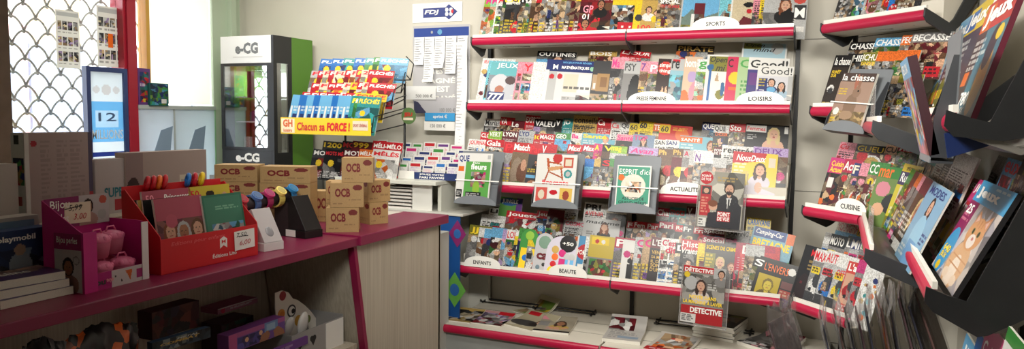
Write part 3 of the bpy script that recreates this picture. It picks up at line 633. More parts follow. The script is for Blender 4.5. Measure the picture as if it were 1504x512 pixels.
# ---- second shelf
row(BF_[1], 3, [
 (790, 74, 'black', 'white', 'portrait', 'OUTLINES', 846), (866, 73, 'gold', 'white', 'photo', 'BOIS', 906, {'label': 'gold framed woodworking magazine behind the light wooden furniture cover'}), (912, 73, 'red', 'white', 'lines', 'L.JOUR', 956, {'roll': .12, 'shear': .2}),
 (995, 65, 'black', 'gold', 'cartoon', 'PIRATE', 1050, {'band': 'black'}),
 (1092, 61, 'sky', 'black', 'lines', '', 1158, {'titles': [F('Open', .08, .84, .5, .97, 'black', shear=.3), F('mind', .25, .72, .75, .84, 'black', shear=.3)], 'art': [('bg', 'white'), ('rect', .04, .0, .96, .97, (176, 208, 220)), ('rect', .04, .8, .42, .97, 'olive'), ('circ', .78, .83, .14, 'silver')], 'label': 'pale blue magazine with black script title standing high at the shelf end'}),
], 'rear leisure row', G2, 21)
row(BF_[1], 0, [
 (711, 77, 'white', 'red', 'dots', '', 757, {'titles': [F('RELAXATION', .06, .90, .48, .96, 'red', bold=.02)], 'band': 'white', 'label': 'white magazine with coloured dots, behind the teal puzzle magazine'}),
 (719, 88, 'aqua', 'white', 'lines', '', 757, {'label': 'teal puzzle magazine edge showing behind an identical copy, second shelf'}),
 (723, 88, 'aqua', 'white', 'portrait', '', 764, {'titles': [F('JEUX', .22, .84, .95, .96, 'white'), F('777', .06, .22, .6, .36, 'white', shear=.2, bold=.04)], 'cell': .004, 'art': [('bg', (106, 186, 192)), ('rect', 0, .1, 1, .72, (140, 150, 158)), ('ell', .4, .52, .33, .22, (216, 216, 220)), ('ell', .42, .42, .16, .09, (190, 120, 96)), ('ell', .85, .35, .3, .25, (200, 202, 208)), ('ell', .75, .62, .18, .08, (90, 70, 70)), ('rect', .04, .20, .62, .38, (50, 60, 120)), ('rect', .0, .08, 1, .16, 'peach'), ('rect', 0, 0, 1, .07, 'aqua')], 'label': 'teal puzzle magazine with a woman in a white cap, front of second shelf'}),
 (762, 90, 'pink', 'red', 'boxes', ''), (769, 90, 'pink', 'red', 'boxes', 'Y'), (785, 90, 'white', 'navy', 'dots', ''), (805, 86, 'navy', 'white', 'lines', '', None, {'art': [('bg', 'white'), ('rect', 0, .8, 1, 1, 'navy')], 'label': 'navy topped puzzle magazine edge, rearmost copy, second shelf'}),
 (810, 87, 'navy', 'white', 'lines', '', None, {'art': [('bg', 'silver'), ('rect', 0, .78, 1, 1, 'navy'), ('circ', .1, .68, .08, 'red')], 'titles': [F('MATHS', .1, .82, .9, .92, 'white')], 'label': 'navy topped puzzle magazine edge, middle copy, second shelf'}),
 (822, 87, 'navy', 'white', 'lines', '', 878, {'titles': [F('NOS JEUX POUR RÉVISER', .12, .93, .85, .98, 'sky'), F('MATHÉMATIQUES', .10, .82, .80, .90, 'white', bold=.03)], 'cell': .004, 'art': [('bg', (226, 222, 220)), ('rect', 0, .77, 1, 1, 'navy'), ('circ', .08, .68, .07, 'red'), ('circ', .88, .85, .06, 'mint'), ('rect', .2, .38, .55, .74, 'cream'), ('rect', .58, .38, .95, .74, 'white'), ('lines', .22, .42, .92, .5, 'charcoal', 1), ('rect', .2, .02, .55, .3, 'silver'), ('lines', .22, .03, .52, .29, 'grey', 6), ('noise', .56, .05, .95, .34, ['grey', 'charcoal', 'maroon'], 14)], 'label': 'navy topped mathematics puzzle magazine, frontmost copy, second shelf'}),
 (874, 88, 'brown', 'white', 'photo', '', 900, {'art': [('bg', 'charcoal'), ('rect', .05, .42, .3, .72, 'tan'), ('rect', .3, .4, .95, .75, (176, 136, 84)), ('rect', .5, .48, .85, .68, (140, 100, 60)), ('noise', 0, 0, 1, .35, ['olive', 'tan', 'grey', 'sand'], 26), ('rect', .12, .45, .24, .56, 'white')], 'label': 'dark magazine with light wooden furniture on its cover, second shelf'}),
 (901, 83, 'pink', 'magenta', 'portrait', 'Ma', 921), (919, 89, 'grey', 'charcoal', 'portrait', 'PSY', 945, {'art': [('bg', 'silver'), ('rect', 0, .0, 1, .75, 'grey'), ('ell', .7, .35, .35, .4, 'black'), ('lines', .05, .05, .7, .2, 'white', 2)]}), (943, 89, 'pink', 'purple', 'portrait', '7', 956), (955, 91, 'charcoal', 'white', 'photo', 'PSY', None, {'band': 'pink'}),
 (969, 85, 'brown', 'white', 'photo', '', 990, {'titles': [F('simple', .1, .82, .85, .92, 'white'), F('things', .1, .72, .85, .81, 'white')], 'art': [('bg', (50, 30, 26)), ('circ', .45, .82, .42, (214, 56, 44)), ('noise', .05, .05, .95, .28, ['brown', 'tan', 'black', 'sand'], 26), ('poly', [(.25, .28), (.4, .5), (.5, .35), (.6, .52), (.75, .28)], 'peach'), ('grain', .1)], 'label': 'dark magazine with a campfire and red round title, second shelf'}),
 (988, 85, 'aqua', 'black', 'landscape', 're', 1008, {'art': [('bg', (150, 196, 210)), ('noise', 0, 0, 1, .7, ['aqua', 'sky', 'silver', 'aqua'], 30), ('rect', 0, .78, 1, 1, 'silver'), ('rect', .1, .93, .5, .98, 'red')]}),
 (1008, 82, 'peach', 'white', 'floral', 'hom', 1026, {'art': [('bg', (222, 190, 160)), ('ell', .5, .64, .25, .1, 'lilac'), ('ell', .8, .35, .4, .22, 'pink'), ('ell', .15, .2, .3, .2, 'orange'), ('poly', [(.6, .2), (.8, .35), (.9, .2)], 'maroon')]}), (1026, 86, 'white', 'green', 'floral', 'gr'),
 (1041, 79, 'white', 'black', 'lines', '', 1072, {'titles': [F('Open', .15, .84, .95, .97, 'black', shear=.3), F('mi', .45, .72, .9, .83, 'black', shear=.3)], 'art': [('bg', 'white'), ('rect', .1, .72, 1, .97, 'olive'), ('circ', .2, .78, .16, (40, 100, 150)), ('rect', .16, .05, .26, .75, (50, 104, 170)), ('ell', .75, .32, .2, .08, 'olive'), ('ell', .85, .42, .1, .12, (40, 100, 150)), ('poly', [(.45, .55), (.55, .7), (.65, .55)], 'tan'), ('rect', .05, .05, .5, .09, 'sky')], 'label': 'white magazine with black script title on olive, middle of second shelf'}),
 (1071, 82, 'crimson', 'black', 'lines', 'C', 1090, {'titles': [F('cho', .1, .08, .9, .2, 'white')], 'art': [('bg', (214, 50, 90)), ('circ', .5, .62, .36, 'yellow'), ('rect', .2, .4, .8, .46, 'orange')]}), (1087, 83, 'mint', 'green', 'lines', 'C', None, {'art': [('bg', (176, 204, 150)), ('lines', .1, .3, .6, .6, 'green', 4)]}),
 (1102, 83, 'white', 'black', 'portrait', 'Good!', 1162, {'label': 'white masthead magazine tucked behind its twin at the second shelf end', 'art': [('bg', 'white'), ('rect', 0, 0, 1, .78, (70, 60, 130)), ('rect', .05, .5, .35, .72, 'purple'), ('lines', .05, .05, .5, .2, 'white', 2)]}),
 (1115, 95, 'white', 'black', 'portrait', '', 1168, {'cell': .0035, 'titles': [F('Good!', .10, .82, .96, .97, 'black', bold=.0), F('Pour un', .05, .14, .5, .21, 'white'), F('cerveau', .05, .05, .55, .13, 'white')], 'art': [('bg', 'white'), ('rect', .02, .02, .86, .78, (222, 220, 224)), ('rect', .05, .5, .3, .74, 'navy'), ('lines', .06, .55, .28, .73, 'yellow', 3), ('poly', [(.02, .02), (.02, .5), (.35, .45), (.45, .02)], (84, 70, 140)), ('face', .42, .64, .105, 'skin', 'hair', 'navy', 'short'), ('ell', .42, .50, .12, .06, 'sky'), ('face', .70, .58, .1, 'skin', 'hair', (170, 196, 214), 'long'), ('poly', [(.02, .02), (.02, .2), (.5, .18), (.55, .02)], (60, 50, 100)), ('circ', .14, .30, .05, 'pink'), ('rect', .86, .02, 1, .8, 'silver'), ('rect', .89, .1, .96, .3, 'charcoal')], 'label': 'white masthead magazine with a smiling couple, front of the second shelf end'}),
], 'front leisure row', G2, 22)
# ---- third shelf, from the back
row(BF_[2], 3, [
 (713, 173, 'white', 'black', 'photo', 'Marian', 736), (736, 171, 'red', 'white', 'photo', 'VA', 754, {'band': 'red'}), (752, 176, 'maroon', 'white', 'photo', 'Le', 774), (773, 168, 'red', 'white', 'lines', 'EXPRES', 790), (786, 174, 'black', 'white', 'portrait', 'VALEU', 817), (817, 174, 'black', 'white', 'portrait', 'V', 829), (828, 173, 'teal', 'white', 'lines', 'JD', 844),
 (844, 168, 'gold', 'black', 'lines', 'conseils', 880, {'band': 'gold', 'titles': [F('RELANCEZ', .05, .7, .8, .78, 'black')]}), (879, 172, 'red', 'white', 'lines', 'Ca', 900), (899, 177, 'white', 'red', 'lines', 'Ca', 913, {'titles': []}), (913, 178, 'white', 'black', 'lines', 'Quest', 927), (926, 180, 'yellow', 'black', 'lines', '60', 941, {'band': 'yellow'}), (940, 177, 'yellow', 'black', 'lines', '60', 962, {'band': 'yellow', 'bold': .04}), (961, 180, 'orange', 'white', 'photo', 'TEC', 971), (970, 182, 'red', 'black', 'lines', '', 1018, {'titles': [F('60', .05, .8, .28, .96, 'black')], 'art': [('bg', (210, 40, 30)), ('rect', 0, .78, .33, 1, 'yellow'), ('circ', .7, .75, .2, 'orange'), ('lines', .4, .85, .95, .95, 'yellow', 2)]}),
 (1033, 178, 'navy', 'white', 'portrait', 'QUE', 1051), (1050, 182, 'white', 'black', 'portrait', 'QUE', 1074, {'titles': [F('CHOISIR', .1, .7, .8, .79, 'orange')]}), (1073, 180, 'red', 'white', 'photo', 'Sto', 1098, {'band': 'red'}),
 (1097, 180, 'black', 'red', 'portrait', '', 1161, {'cell': .004, 'titles': [F('Femmes', .04, .83, .46, .93, 'red')], 'art': [('bg', (24, 24, 28)), ('rect', .02, .80, .48, .97, 'white'), ('face', .66, .76, .13, 'skin', 'blond', 'skin', 'long'), ('lines', .05, .6, .3, .74, 'white', 3), ('rect', .9, .8, .98, .97, 'white')], 'label': 'black magazine with a platinum blond woman, rear of the news shelf end'}),
], 'rear news row', G3, 31)
row(BF_[2], 2, [
 (707, 193, 'red', 'white', 'lines', 'CLO', 721), (719, 191, 'lime', 'white', 'lines', 'VERT', 739, {'band': 'lime'}), (739, 191, 'maroon', 'white', 'lines', 'LYON', 764, {'band': 'maroon', 'bold': .03}), (763, 190, 'silver', 'navy', 'lines', 'LYO', 786, {'bold': .03}), (785, 196, 'red', 'yellow', 'lines', 'ICI', 794), (793, 195, 'red', 'white', 'lines', 'MAG2', 818, {'band': 'red'}), (817, 194, 'green', 'white', 'landscape', 'GEO', 841, {'bold': .03}), (840, 194, 'white', 'magenta', 'portrait', 'Ba', 858, {'bold': .04}),
 (856, 194, 'sky', 'yellow', 'portrait', '', 904, {'titles': [F('Santé', .03, .84, .75, .97, 'yellow', bold=.03)], 'art': [('bg', (110, 180, 200)), ('face', .72, .82, .08, 'skin', 'orange', 'white'), ('lines', .05, .6, .5, .78, 'white', 3)], 'label': 'sky blue health magazine with yellow title, middle of the news shelf'}),
 (907, 196, 'pink', 'magenta', 'portrait', 'Santé', 932), (931, 196, 'grey', 'magenta', 'portrait', 'TOP', 963, {'art': [('bg', (130, 150, 176)), ('face', .5, .80, .14, 'skin', 'hair', 'grey', 'long'), ('grain', .1)]}), (962, 205, 'white', 'black', 'lines', 'SAN', 978), (978, 206, 'white', 'navy', 'lines', 'SAN', 1000),
 (1000, 198, 'orange', 'white', 'portrait', '', 1059, {'titles': [F('SANTÉ', .03, .83, .5, .95, 'white', bold=.02)], 'art': [('bg', (132, 190, 206)), ('rect', 0, .80, .55, .98, 'orange'), ('face', .8, .72, .12, 'skin', 'redhair', 'white'), ('lines', .05, .3, .5, .75, 'white', 6)], 'label': 'pale blue health magazine with title on orange, above the ACTUALITE sign'}),
], 'third tier news row', G3, 32)
row(BF_[2], 1, [
 (689, 203, 'white', 'red', 'lines', 'JOURNAL', 716, {'titles': [F('LA', .5, .5, .95, .75, 'blue')]}), (715, 203, 'red', 'white', 'photo', 'Gala', 741, {'band': 'red', 'titles': [F('SPÉCIAL', .1, .70, .9, .78, 'white')]}),
 (835, 211, 'red', 'white', 'portrait', 'Maxi', 858, {'shear': .25}), (857, 211, 'crimson', 'white', 'portrait', 'Maxi', 876, {'shear': .25}), (874, 210, 'magenta', 'yellow', 'portrait', 'A', 888, {'bold': .04}), (886, 211, 'black', 'yellow', 'portrait', 'V'), (898, 213, 'lime', 'yellow', 'landscape', 'mag', 922),
 (925, 214, 'lilac', 'magenta', 'portrait', 'Avan', 968, {'shear': .25}), (968, 217, 'brown', 'gold', 'food', 'Ph', 990, {'bold': .04}), (989, 217, 'brown', 'gold', 'food', 'Ph', 1006), (1005, 219, 'silver', 'crimson', 'boxes', 'A', 1022), (1020, 219, 'white', 'purple', 'lines', 'N', 1038),
 (1049, 215, 'maroon', 'white', 'portrait', '', 1084, {'titles': [F('POINT', .05, .88, .5, .95, 'white'), F('DE VUE', .05, .80, .5, .87, 'white')], 'label': 'maroon magazine with a white stacked title, behind the yellow cover'}),
 (1062, 212, 'white', 'black', 'lines', 'rentrée', 1112), (1108, 214, 'lilac', 'purple', 'portrait', 'DEUX', 1160),
], 'second tier news row', G3, 33)
row(BF_[2], 0, [
 (742, 207, 'yellow', 'red', 'portrait', 'Paris', None, {'band': 'red'}),
 (756, 208, 'tan', 'red', 'photo', '', 781, {'titles': [F('Match', .05, .84, .97, .97, 'white', bold=.03), F('Sophie', .1, .04, .8, .14, 'gold')], 'art': [('bg', (196, 40, 40)), ('rect', 0, 0, 1, .8, (126, 104, 80)), ('ell', .35, .4, .3, .3, (150, 130, 110)), ('ell', .65, .4, .28, .2, (110, 70, 50)), ('ell', .72, .55, .15, .12, (200, 150, 120)), ('ell', .5, .1, .6, .12, (90, 110, 60)), ('grain', .15)], 'label': 'brown magazine with an animal and person embracing, front of news shelf'}),
 (780, 210, 'black', 'red', 'portrait', 'Pari', 800, {'band': 'red', 'art': [('bg', 'charcoal'), ('face', .55, .62, .13, 'skin2', 'hair', 'black', 'beard'), ('rect', 0, .3, .6, .36, 'sky'), ('ell', .45, .2, .3, .06, 'skin2'), ('lines', .05, .4, .6, .5, 'yellow', 2), ('rect', 0, .8, 1, 1, 'red')], 'label': 'black magazine with a dark bearded man, beside the embracing pair, news shelf'}),
 (797, 210, 'red', 'white', 'portrait', 'V', 812),
 (860, 232, 'blue', 'yellow', 'landscape', ''), (874, 232, 'gold', 'white', 'photo', ''), (884, 232, 'black', 'red', 'photo', 'S'), (897, 232, 'green', 'yellow', 'photo', ''),
 (972, 228, 'brown', 'gold', 'food', ''), (988, 230, 'maroon', 'white', 'food', ''), (1003, 231, 'grey', 'yellow', 'food', ''), (1014, 228, 'silver', 'grey', 'photo', ''), (1022, 222, 'silver', 'purple', 'photo', 'N', 1050, {'band': 'white'}),
 (1079, 221, 'yellow', 'white', 'portrait', '', 1145, {'cell': .0035, 'titles': [F('NousDeux', .08, .83, .74, .95, 'white', shear=.3, bold=.02)], 'art': [('bg', (238, 208, 60)), ('poly', [(0, 1), (.75, 1), (.72, .86), (.3, .80), (0, .78)], 'red'), ('face', .63, .68, .125, 'skin', (60, 34, 28), (214, 206, 218), 'long'), ('ell', .6, .22, .42, .2, (214, 206, 218)), ('ell', .62, .36, .08, .1, 'skin'), ('lines', .05, .55, .35, .8, 'white', 4), ('lines', .05, .1, .4, .24, 'magenta', 2), ('rect', .8, .75, .95, .92, 'cream')], 'label': 'yellow magazine with a dark haired woman in a white blouse, news shelf end'}),
], 'front news row', G3, 34)
# ---- fourth shelf
row(BF_[3], 3, [
 (736, 288, 'green', 'white', 'cartoon', '', 768, {'titles': [F('JUNGLE', .1, .82, .8, .95, 'white')], 'art': [('bg', (90, 150, 70)), ('ell', .4, .88, .4, .1, (40, 90, 150)), ('rect', .75, 0, 1, 1, 'purple'), ('rect', .8, .85, .97, .97, 'navy')], 'label': 'green and purple game booklet, rear of lowest shelf below the flower cover'}),
 (719, 305, 'white', 'black', 'lines', 'LIRE', 757, {'bold': .03}), (828, 297, 'silver', 'black', 'lines', 'S', 846), (860, 296, 'white', 'black', 'lines', 'PRI', 896, {'bold': .04, 'titles': [F('AVENIR', .05, .68, .8, .78, 'red')]}), (893, 300, 'cream', 'brown', 'portrait', 'VIE', 922), (966, 304, 'crimson', 'white', 'portrait', 'Chas', 988), (985, 303, 'teal', 'red', 'boxes', 'mots', 1012), (1010, 302, 'maroon', 'white', 'photo', 'V', 1026), (1098, 318, 'yellow', 'blue', 'lines', 'CARAVANE', 1134),
], "rear children's row", G4, 41)
row(BF_[3], 2, [
 (707, 322, 'white', 'grey', 'lines', '', 746), (745, 308, 'red', 'white', 'cartoon', 'Jouets', 790, {'band': 'red'}), (790, 308, 'red', 'white', 'cartoon', 'Jeu', 808, {'band': 'red'}), (806, 306, 'maroon', 'orange', 'cartoon', '', 830), (830, 322, 'silver', 'crimson', 'lines', 'COSMO', 860),
 (859, 318, 'silver', 'black', 'portrait', '', 912, {'titles': [F('madame', .06, .83, .97, .94, 'black', shear=.2)], 'art': [('bg', (206, 206, 204)), ('face', .58, .74, .1, 'skin', 'redhair', 'charcoal', 'long'), ('lines', .1, .3, .4, .6, 'grey', 4)], 'label': 'pale grey fashion magazine with a woman, behind the yellow sealed comic'}),
 (922, 324, 'red', 'white', 'portrait', 'F', 934), (932, 324, 'red', 'white', 'portrait', 'Fem', 952, {'titles': [F('Act', .4, .68, .95, .8, 'white')]}), (951, 326, 'red', 'white', 'portrait', 'Par', 970), (969, 324, 'crimson', 'white', 'portrait', 'Pari', 994, {'bold': .03}), (993, 329, 'red', 'white', 'portrait', 'Royal', 1008), (1004, 330, 'charcoal', 'white', 'portrait', 'Fr', 1022), (1020, 332, 'red', 'white', 'portrait', 'Fra', 1038), (1034, 333, 'maroon', 'white', 'portrait', 'Spécial', 1066), (1068, 335, 'silver', 'black', 'car', 'CAMPING', 1102),
], "third tier children's row", G4, 42)
row(BF_[3], 1, [
 (1033, 345, 'crimson', 'white', 'portrait', 'Spécial', 1066), (1105, 329, 'sky', 'yellow', 'landscape', '', 1168, {'roll': .19, 'yaw': .02, 'cell': .004, 'titles': [F('Camping-Car', .08, .86, .74, .97, 'white', shear=.2), F('BRETAGNE', .06, .66, .94, .80, 'yellow', bold=.03)], 'art': [('bg', (130, 180, 200)), ('rect', .04, .83, .80, 1, (30, 70, 140)), ('rect', .82, .8, 1, 1, 'orange'), ('noise', 0, 0, 1, .5, ['sand', 'green', 'tan', 'sky'], 30), ('grain', .1)], 'label': 'tilted sky blue camper van magazine above the black cover, lowest shelf end'}),
 (1104, 352, 'white', 'red', 'lines', '', 1160, {'roll': .2, 'yaw': .02, 'titles': [F('DETECTIVE', .1, .82, .95, .93, 'red', bold=.02)], 'art': [('bg', (230, 200, 204)), ('rect', .0, .8, 1, .96, 'white'), ('rect', .75, .7, 1, .8, 'yellow')], 'label': 'tilted white crime magazine with red title, between blue and black covers'}),
], "second tier children's row", G4, 43)
row(BF_[3], 0, [
 (691, 329, 'blue', 'yellow', 'cartoon', 'JJU', None, {'band': 'olive'}), (705, 333, 'white', 'red', 'cartoon', ''), (713, 335, 'sky', 'red', 'cartoon', ''), (724, 333, 'sky', 'navy', 'cartoon', '', 743), (740, 336, 'lilac', 'blue', 'cartoon', ''), (746, 336, 'white', 'red', 'cartoon', 'LOL', 760), (757, 346, 'yellow', 'green', 'cartoon', '', 770), (764, 334, 'green', 'white', 'cartoon', '', 784), (777, 348, 'yellow', 'red', 'cartoon', '', 796, {'band': 'yellow'}),
 (850, 345, 'sky', 'white', 'cartoon', '', 864, {'titles': [F('POMME', .1, .6, .9, .7, 'white')], 'art': [('bg', (70, 150, 200)), ('circ', .5, .66, .45, 'red'), ('rect', .2, .05, .8, .4, 'white'), ('noise', .25, .05, .75, .38, ['red', 'brown', 'white'], 8), ('rect', 0, .0, .1, 1, 'white')]}), (862, 346, 'white', 'sky', 'lines', ''), (868, 344, 'yellow', 'black', 'cartoon', '', 905, {'art': [('bg', (206, 180, 60)), ('rect', 0, .0, 1, .55, 'grey'), ('noise', .08, .05, .95, .52, ['brown', 'tan', 'charcoal', 'green', 'red', 'olive'], 26), ('rect', .1, .82, .75, .97, 'yellow'), ('circ', .3, .88, .08, 'red'), ('circ', .55, .88, .08, 'white')], 'label': 'sealed yellow comic with a grey picture window, lowest shelf at bay joint'}),
 (905, 347, 'pink', 'white', 'portrait', 'P', None, {'band': 'crimson'}), (917, 351, 'white', 'red', 'portrait', '', 936, {'art': [('bg', 'white'), ('face', .6, .68, .13, 'skin', 'hair', 'black'), ('rect', .35, .15, .95, .5, 'black'), ('circ', .3, .7, .2, 'magenta'), ('lines', .05, .02, .9, .15, 'charcoal', 2)], 'label': 'white magazine with a man in black beside the pink one, lowest shelf'}), (935, 347, 'silver', 'magenta', 'portrait', 'Oh', None, {'bold': .04}), (947, 347, 'tan', 'magenta', 'portrait', 'Oh', None, {'bold': .04}),
 (958, 347, 'maroon', 'white', 'lines', '', 974, {'titles': [F("L'EN", .1, .84, .9, .96, 'white'), F('VENGE', .12, .68, .9, .75, 'gold'), F('SA MÈRE', .12, .60, .9, .67, 'gold'), F('IL DÉC', .12, .52, .9, .59, 'gold'), F('SON FI', .12, .44, .9, .51, 'gold'), F("D'UN A", .12, .36, .9, .43, 'gold')], 'art': [('bg', (34, 22, 26)), ('rect', 0, .8, 1, 1, 'maroon'), ('face', .6, .16, .12, 'skin2', 'hair', 'orange')]}),
 (973, 348, 'white', 'crimson', 'boxes', '', 996, {'titles': [F("C'est", .08, .85, .9, .97, 'crimson', bold=.03), F('dit', .3, .72, .9, .84, 'crimson', bold=.03)]}), (994, 356, 'charcoal', 'white', 'photo', 'DJ'), (1003, 350, 'red', 'white', 'portrait', '', 1030, {'titles': [F('Hist', .05, .86, .9, .97, 'white'), F('Vraies', .05, .74, .9, .85, 'white', shear=.2)], 'label': 'red topped magazine with two faces, behind the crime magazine in its sleeve'}),
 (1027, 356, 'yellow', 'black', 'lines', ''), (1038, 354, 'charcoal', 'yellow', 'portrait', '', 1086, {'cell': .004, 'titles': [F('SCÈNES DE CRIME', .04, .87, .97, .96, 'yellow', bold=.02)], 'art': [('bg', (60, 56, 54)), ('face', .5, .64, .14, 'skin', 'blond', 'black'), ('face', .85, .58, .12, 'skin', 'redhair', 'black'), ('rect', .02, .52, .35, .8, 'olive'), ('lines', .04, .54, .33, .78, 'yellow', 4), ('grain', .1)], 'label': 'charcoal crime magazine with yellow title and two faces, lowest shelf'}),
 (1083, 355, 'crimson', 'white', 'lines', ''), (1090, 356, 'red', 'white', 'lines', 'D'), (1097, 358, 'silver', 'red', 'photo', '', 1112),
 (1106, 374, 'black', 'white', 'photo', 'S', 1160, {'roll': .18, 'yaw': .0, 't': .004}),
 (1114, 373, 'black', 'gold', 'portrait', '', 1172, {'roll': .21, 'yaw': -.03, 't': .004, 'cell': .0035, 'titles': [F("L'ENVERS", .18, .74, .80, .90, 'orange', bold=.0), F('LE SCANDALE', .2, .06, .55, .12, 'orange')], 'art': [('bg', (22, 18, 18)), ('rect', .08, .14, .66, .66, (196, 170, 30)), ('face', .38, .44, .135, (218, 194, 60), (120, 100, 24), (96, 80, 20)), ('circ', .88, .84, .1, 'white'), ('rect', .70, .46, .98, .62, (110, 60, 60)), ('rect', .70, .28, .98, .44, (170, 60, 50)), ('rect', .70, .10, .98, .26, 'purple'), ('lines', .72, .3, .96, .42, 'sand', 2), ('lines', .72, .12, .96, .24, 'sand', 2)], 'label': 'tilted black magazine with a yellow face picture, end of the lowest shelf'}),
], "front children's row", G4, 44)
# ================================================================== CLIP-ON DISPLAY HOLDERS AND SLEEVES
M_HOLD = mat('holder_grey', (112, 116, 120), 0.4, noise=0.03, scale=10)
M_HOLD2 = mat('holder_grey_dark', (64, 66, 70), 0.45)
M_ELASTIC = mat('elastic', (232, 230, 222), 0.5)
def holder(M, w_, h_, label, dep=0.05, magw=None, magoff=0.03):
    t = thing('display_holder', label, 'holder', M=M, group='clip-on grey magazine holders')
    mb = MB(); n = 8
    poly = [(0, 0), (w_, 0), (w_, h_-0.012)]+[(w_-0.012+0.012*math.cos(PI/2*i/n), h_-0.012+0.012*math.sin(PI/2*i/n)) for i in range(n+1)]+[(0.012-0.012*math.sin(PI/2*i/n), h_-0.012+0.012*math.cos(PI/2*i/n)) for i in range(n+1)]
    mb.prism(poly, 'y', 0, 0.004).build('back_plate', M_HOLD, t)
    MB().prism([(-dep, 0.0), (0, 0.0), (0, h_*0.80), (-0.012, h_*0.80), (-dep, 0.10)], 'x', w_-0.003, w_).build('side_plate', M_HOLD2, t)
    MB().prism([(-dep, 0.0), (0, 0.0), (0, h_*0.6), (-dep, 0.05)], 'x', 0, 0.003).build('side_plate', M_HOLD2, t)
    n = 18; tray = [(w_*(0.5-0.5*math.cos(PI*i/n)), -0.012+0.052*math.sin(PI*i/n)) for i in range(n+1)]
    MB().prism([(0, -0.014)]+tray+[(w_, -0.014)], 'y', -dep-0.003, -dep).build('tray_front', M_HOLD, t)
    MB().box((0, -dep, -0.014), (w_, 0.004, -0.008)).build('tray_floor', M_HOLD2, t)
    MB().box((-0.004, -dep-0.0045, h_*0.40), (w_+0.004, -dep-0.003, h_*0.40+0.006)).build('elastic_strap', M_ELASTIC, t)
    return t
def holder_on(a, tr, br, Yp, lean, label, dep=0.05):
    """a/tr/br: pixels of upper left, upper right, lower right corner of the back plate on a plane leaning back from Yp at the bottom"""
    fr = Frame((0, Yp, 0), 0.0); xb, zz = fr.hit(*br, 0, 0, 0.0)
    fr2 = Frame((0, Yp, zz), 0.0); xl, h_ = fr2.hit(*a, 0, 0, lean); xr, _ = fr2.hit(*tr, 0, 0, lean)
    M = fr2.place(xl, 0, 0, lean); return holder(M, xr-xl, h_, label, dep), M, xr-xl, h_
GH = 'magazines in the grey holders'
H, M, w_, h_ = holder_on((680, 221), (742, 219), (737, 300), 4.06, R(12), 'grey holder clipped on the third lip, nearest the window, flower magazine inside')
magazine(M @ Matrix.Translation((.0, -0.046, 0.002)), w_*0.80, h_*0.93, 0.012, [('bg', 'white'), ('rect', .24, .06, .97, .82, (96, 170, 80)), ('noise', .42, .3, .85, .62, ['pink', 'white', 'magenta', 'green', 'peach'], 22), ('ell', .6, .28, .1, .16, 'lime'), ('rect', .03, .08, .2, .24, 'black'), ('lines', .04, .1, .19, .22, 'white', 3), ('rect', .03, .62, .2, .72, 'orange'), ('rect', .3, .08, .75, .2, 'black'), ('rect', .86, .88, .95, .97, 'silver'), ('lines', .32, .1, .73, .18, 'white', 2)],
 [F('QUE', .03, .80, .33, .95, 'navy', bold=.03), F('fleurs', .40, .66, .86, .78, 'white', bold=.03), F('Fans', .45, .78, .65, .82, 'white')], 'white and green magazine with a bouquet, in the grey holder nearest the window', GH, 0.0035, 71)
H, M, w_, h_ = holder_on((792, 224), (860, 222), (852, 305), 4.05, R(12), 'grey holder clipped on the third lip, chair magazine inside')
magazine(M @ Matrix.Translation((.01, -0.046, 0.002)), w_*0.86, h_*0.95, 0.012, [('bg', (232, 230, 224)), ('rect', .68, .74, .92, .94, (200, 90, 70)), ('rect', .72, .78, .88, .90, 'cream'), ('circ', .8, .62, .1, 'teal'), ('circ', .8, .62, .06, 'silver'), ('circ', .52, .92, .12, (200, 60, 60)),
   ('poly', [(.24, .92), (.30, .92), (.36, .66), (.30, .66)], (190, 90, 50)), ('poly', [(.30, .74), (.66, .78), (.68, .72), (.32, .66)], (214, 160, 110)), ('poly', [(.30, .68), (.34, .68), (.26, .48), (.22, .48)], (180, 84, 46)), ('poly', [(.60, .74), (.64, .74), (.70, .50), (.66, .50)], (180, 84, 46)), ('poly', [(.3, .86), (.62, .82), (.63, .79), (.31, .83)], (180, 84, 46)), ('poly', [(.34, .66), (.66, .56), (.66, .53), (.34, .63)], (180, 84, 46)),
   ('rect', .04, .06, .32, .34, (214, 90, 80)), ('ell', .18, .2, .08, .09, 'cream'), ('rect', .36, .1, .6, .34, 'white'), ('ell', .48, .25, .1, .05, 'red'), ('rect', .64, .06, .94, .34, (230, 190, 90)), ('ell', .79, .2, .08, .09, (160, 70, 50))],
 [F('Brocante', .18, .40, .84, .49, 'red', bold=.03)], 'white flea market magazine with a wooden armchair, in its grey holder', GH, 0.0035, 72)
H, M, w_, h_ = holder_on((903, 228), (972, 229), (965, 312), 4.04, R(12), 'grey holder clipped on the third lip, green plate magazine inside')
magazine(M @ Matrix.Translation((.035, -0.046, 0.002)), w_*0.72, h_*0.80, 0.012, [('bg', 'white'), ('rect', .04, .02, .97, .97, (70, 160, 130)), ('circ', .5, .52, .36, (236, 226, 208)), ('noise', .28, .40, .72, .64, ['peach', 'cream', 'charcoal', 'tan', 'orange', 'white'], 22), ('lines', .1, .72, .9, .76, 'white', 1), ('circ', .14, .72, .09, 'orange'), ('rect', .86, .03, .97, .16, 'white')],
 [F("ESPRIT d'ici", .07, .80, .95, .92, 'white', bold=.0), F('ASTUCES DE', .2, .22, .84, .29, (10, 50, 44), bold=.02), F('GRAND-MÈRES', .1, .13, .92, .21, (10, 50, 44), bold=.02)], 'green magazine with a round plate picture, in its grey holder', GH, 0.0035, 73)
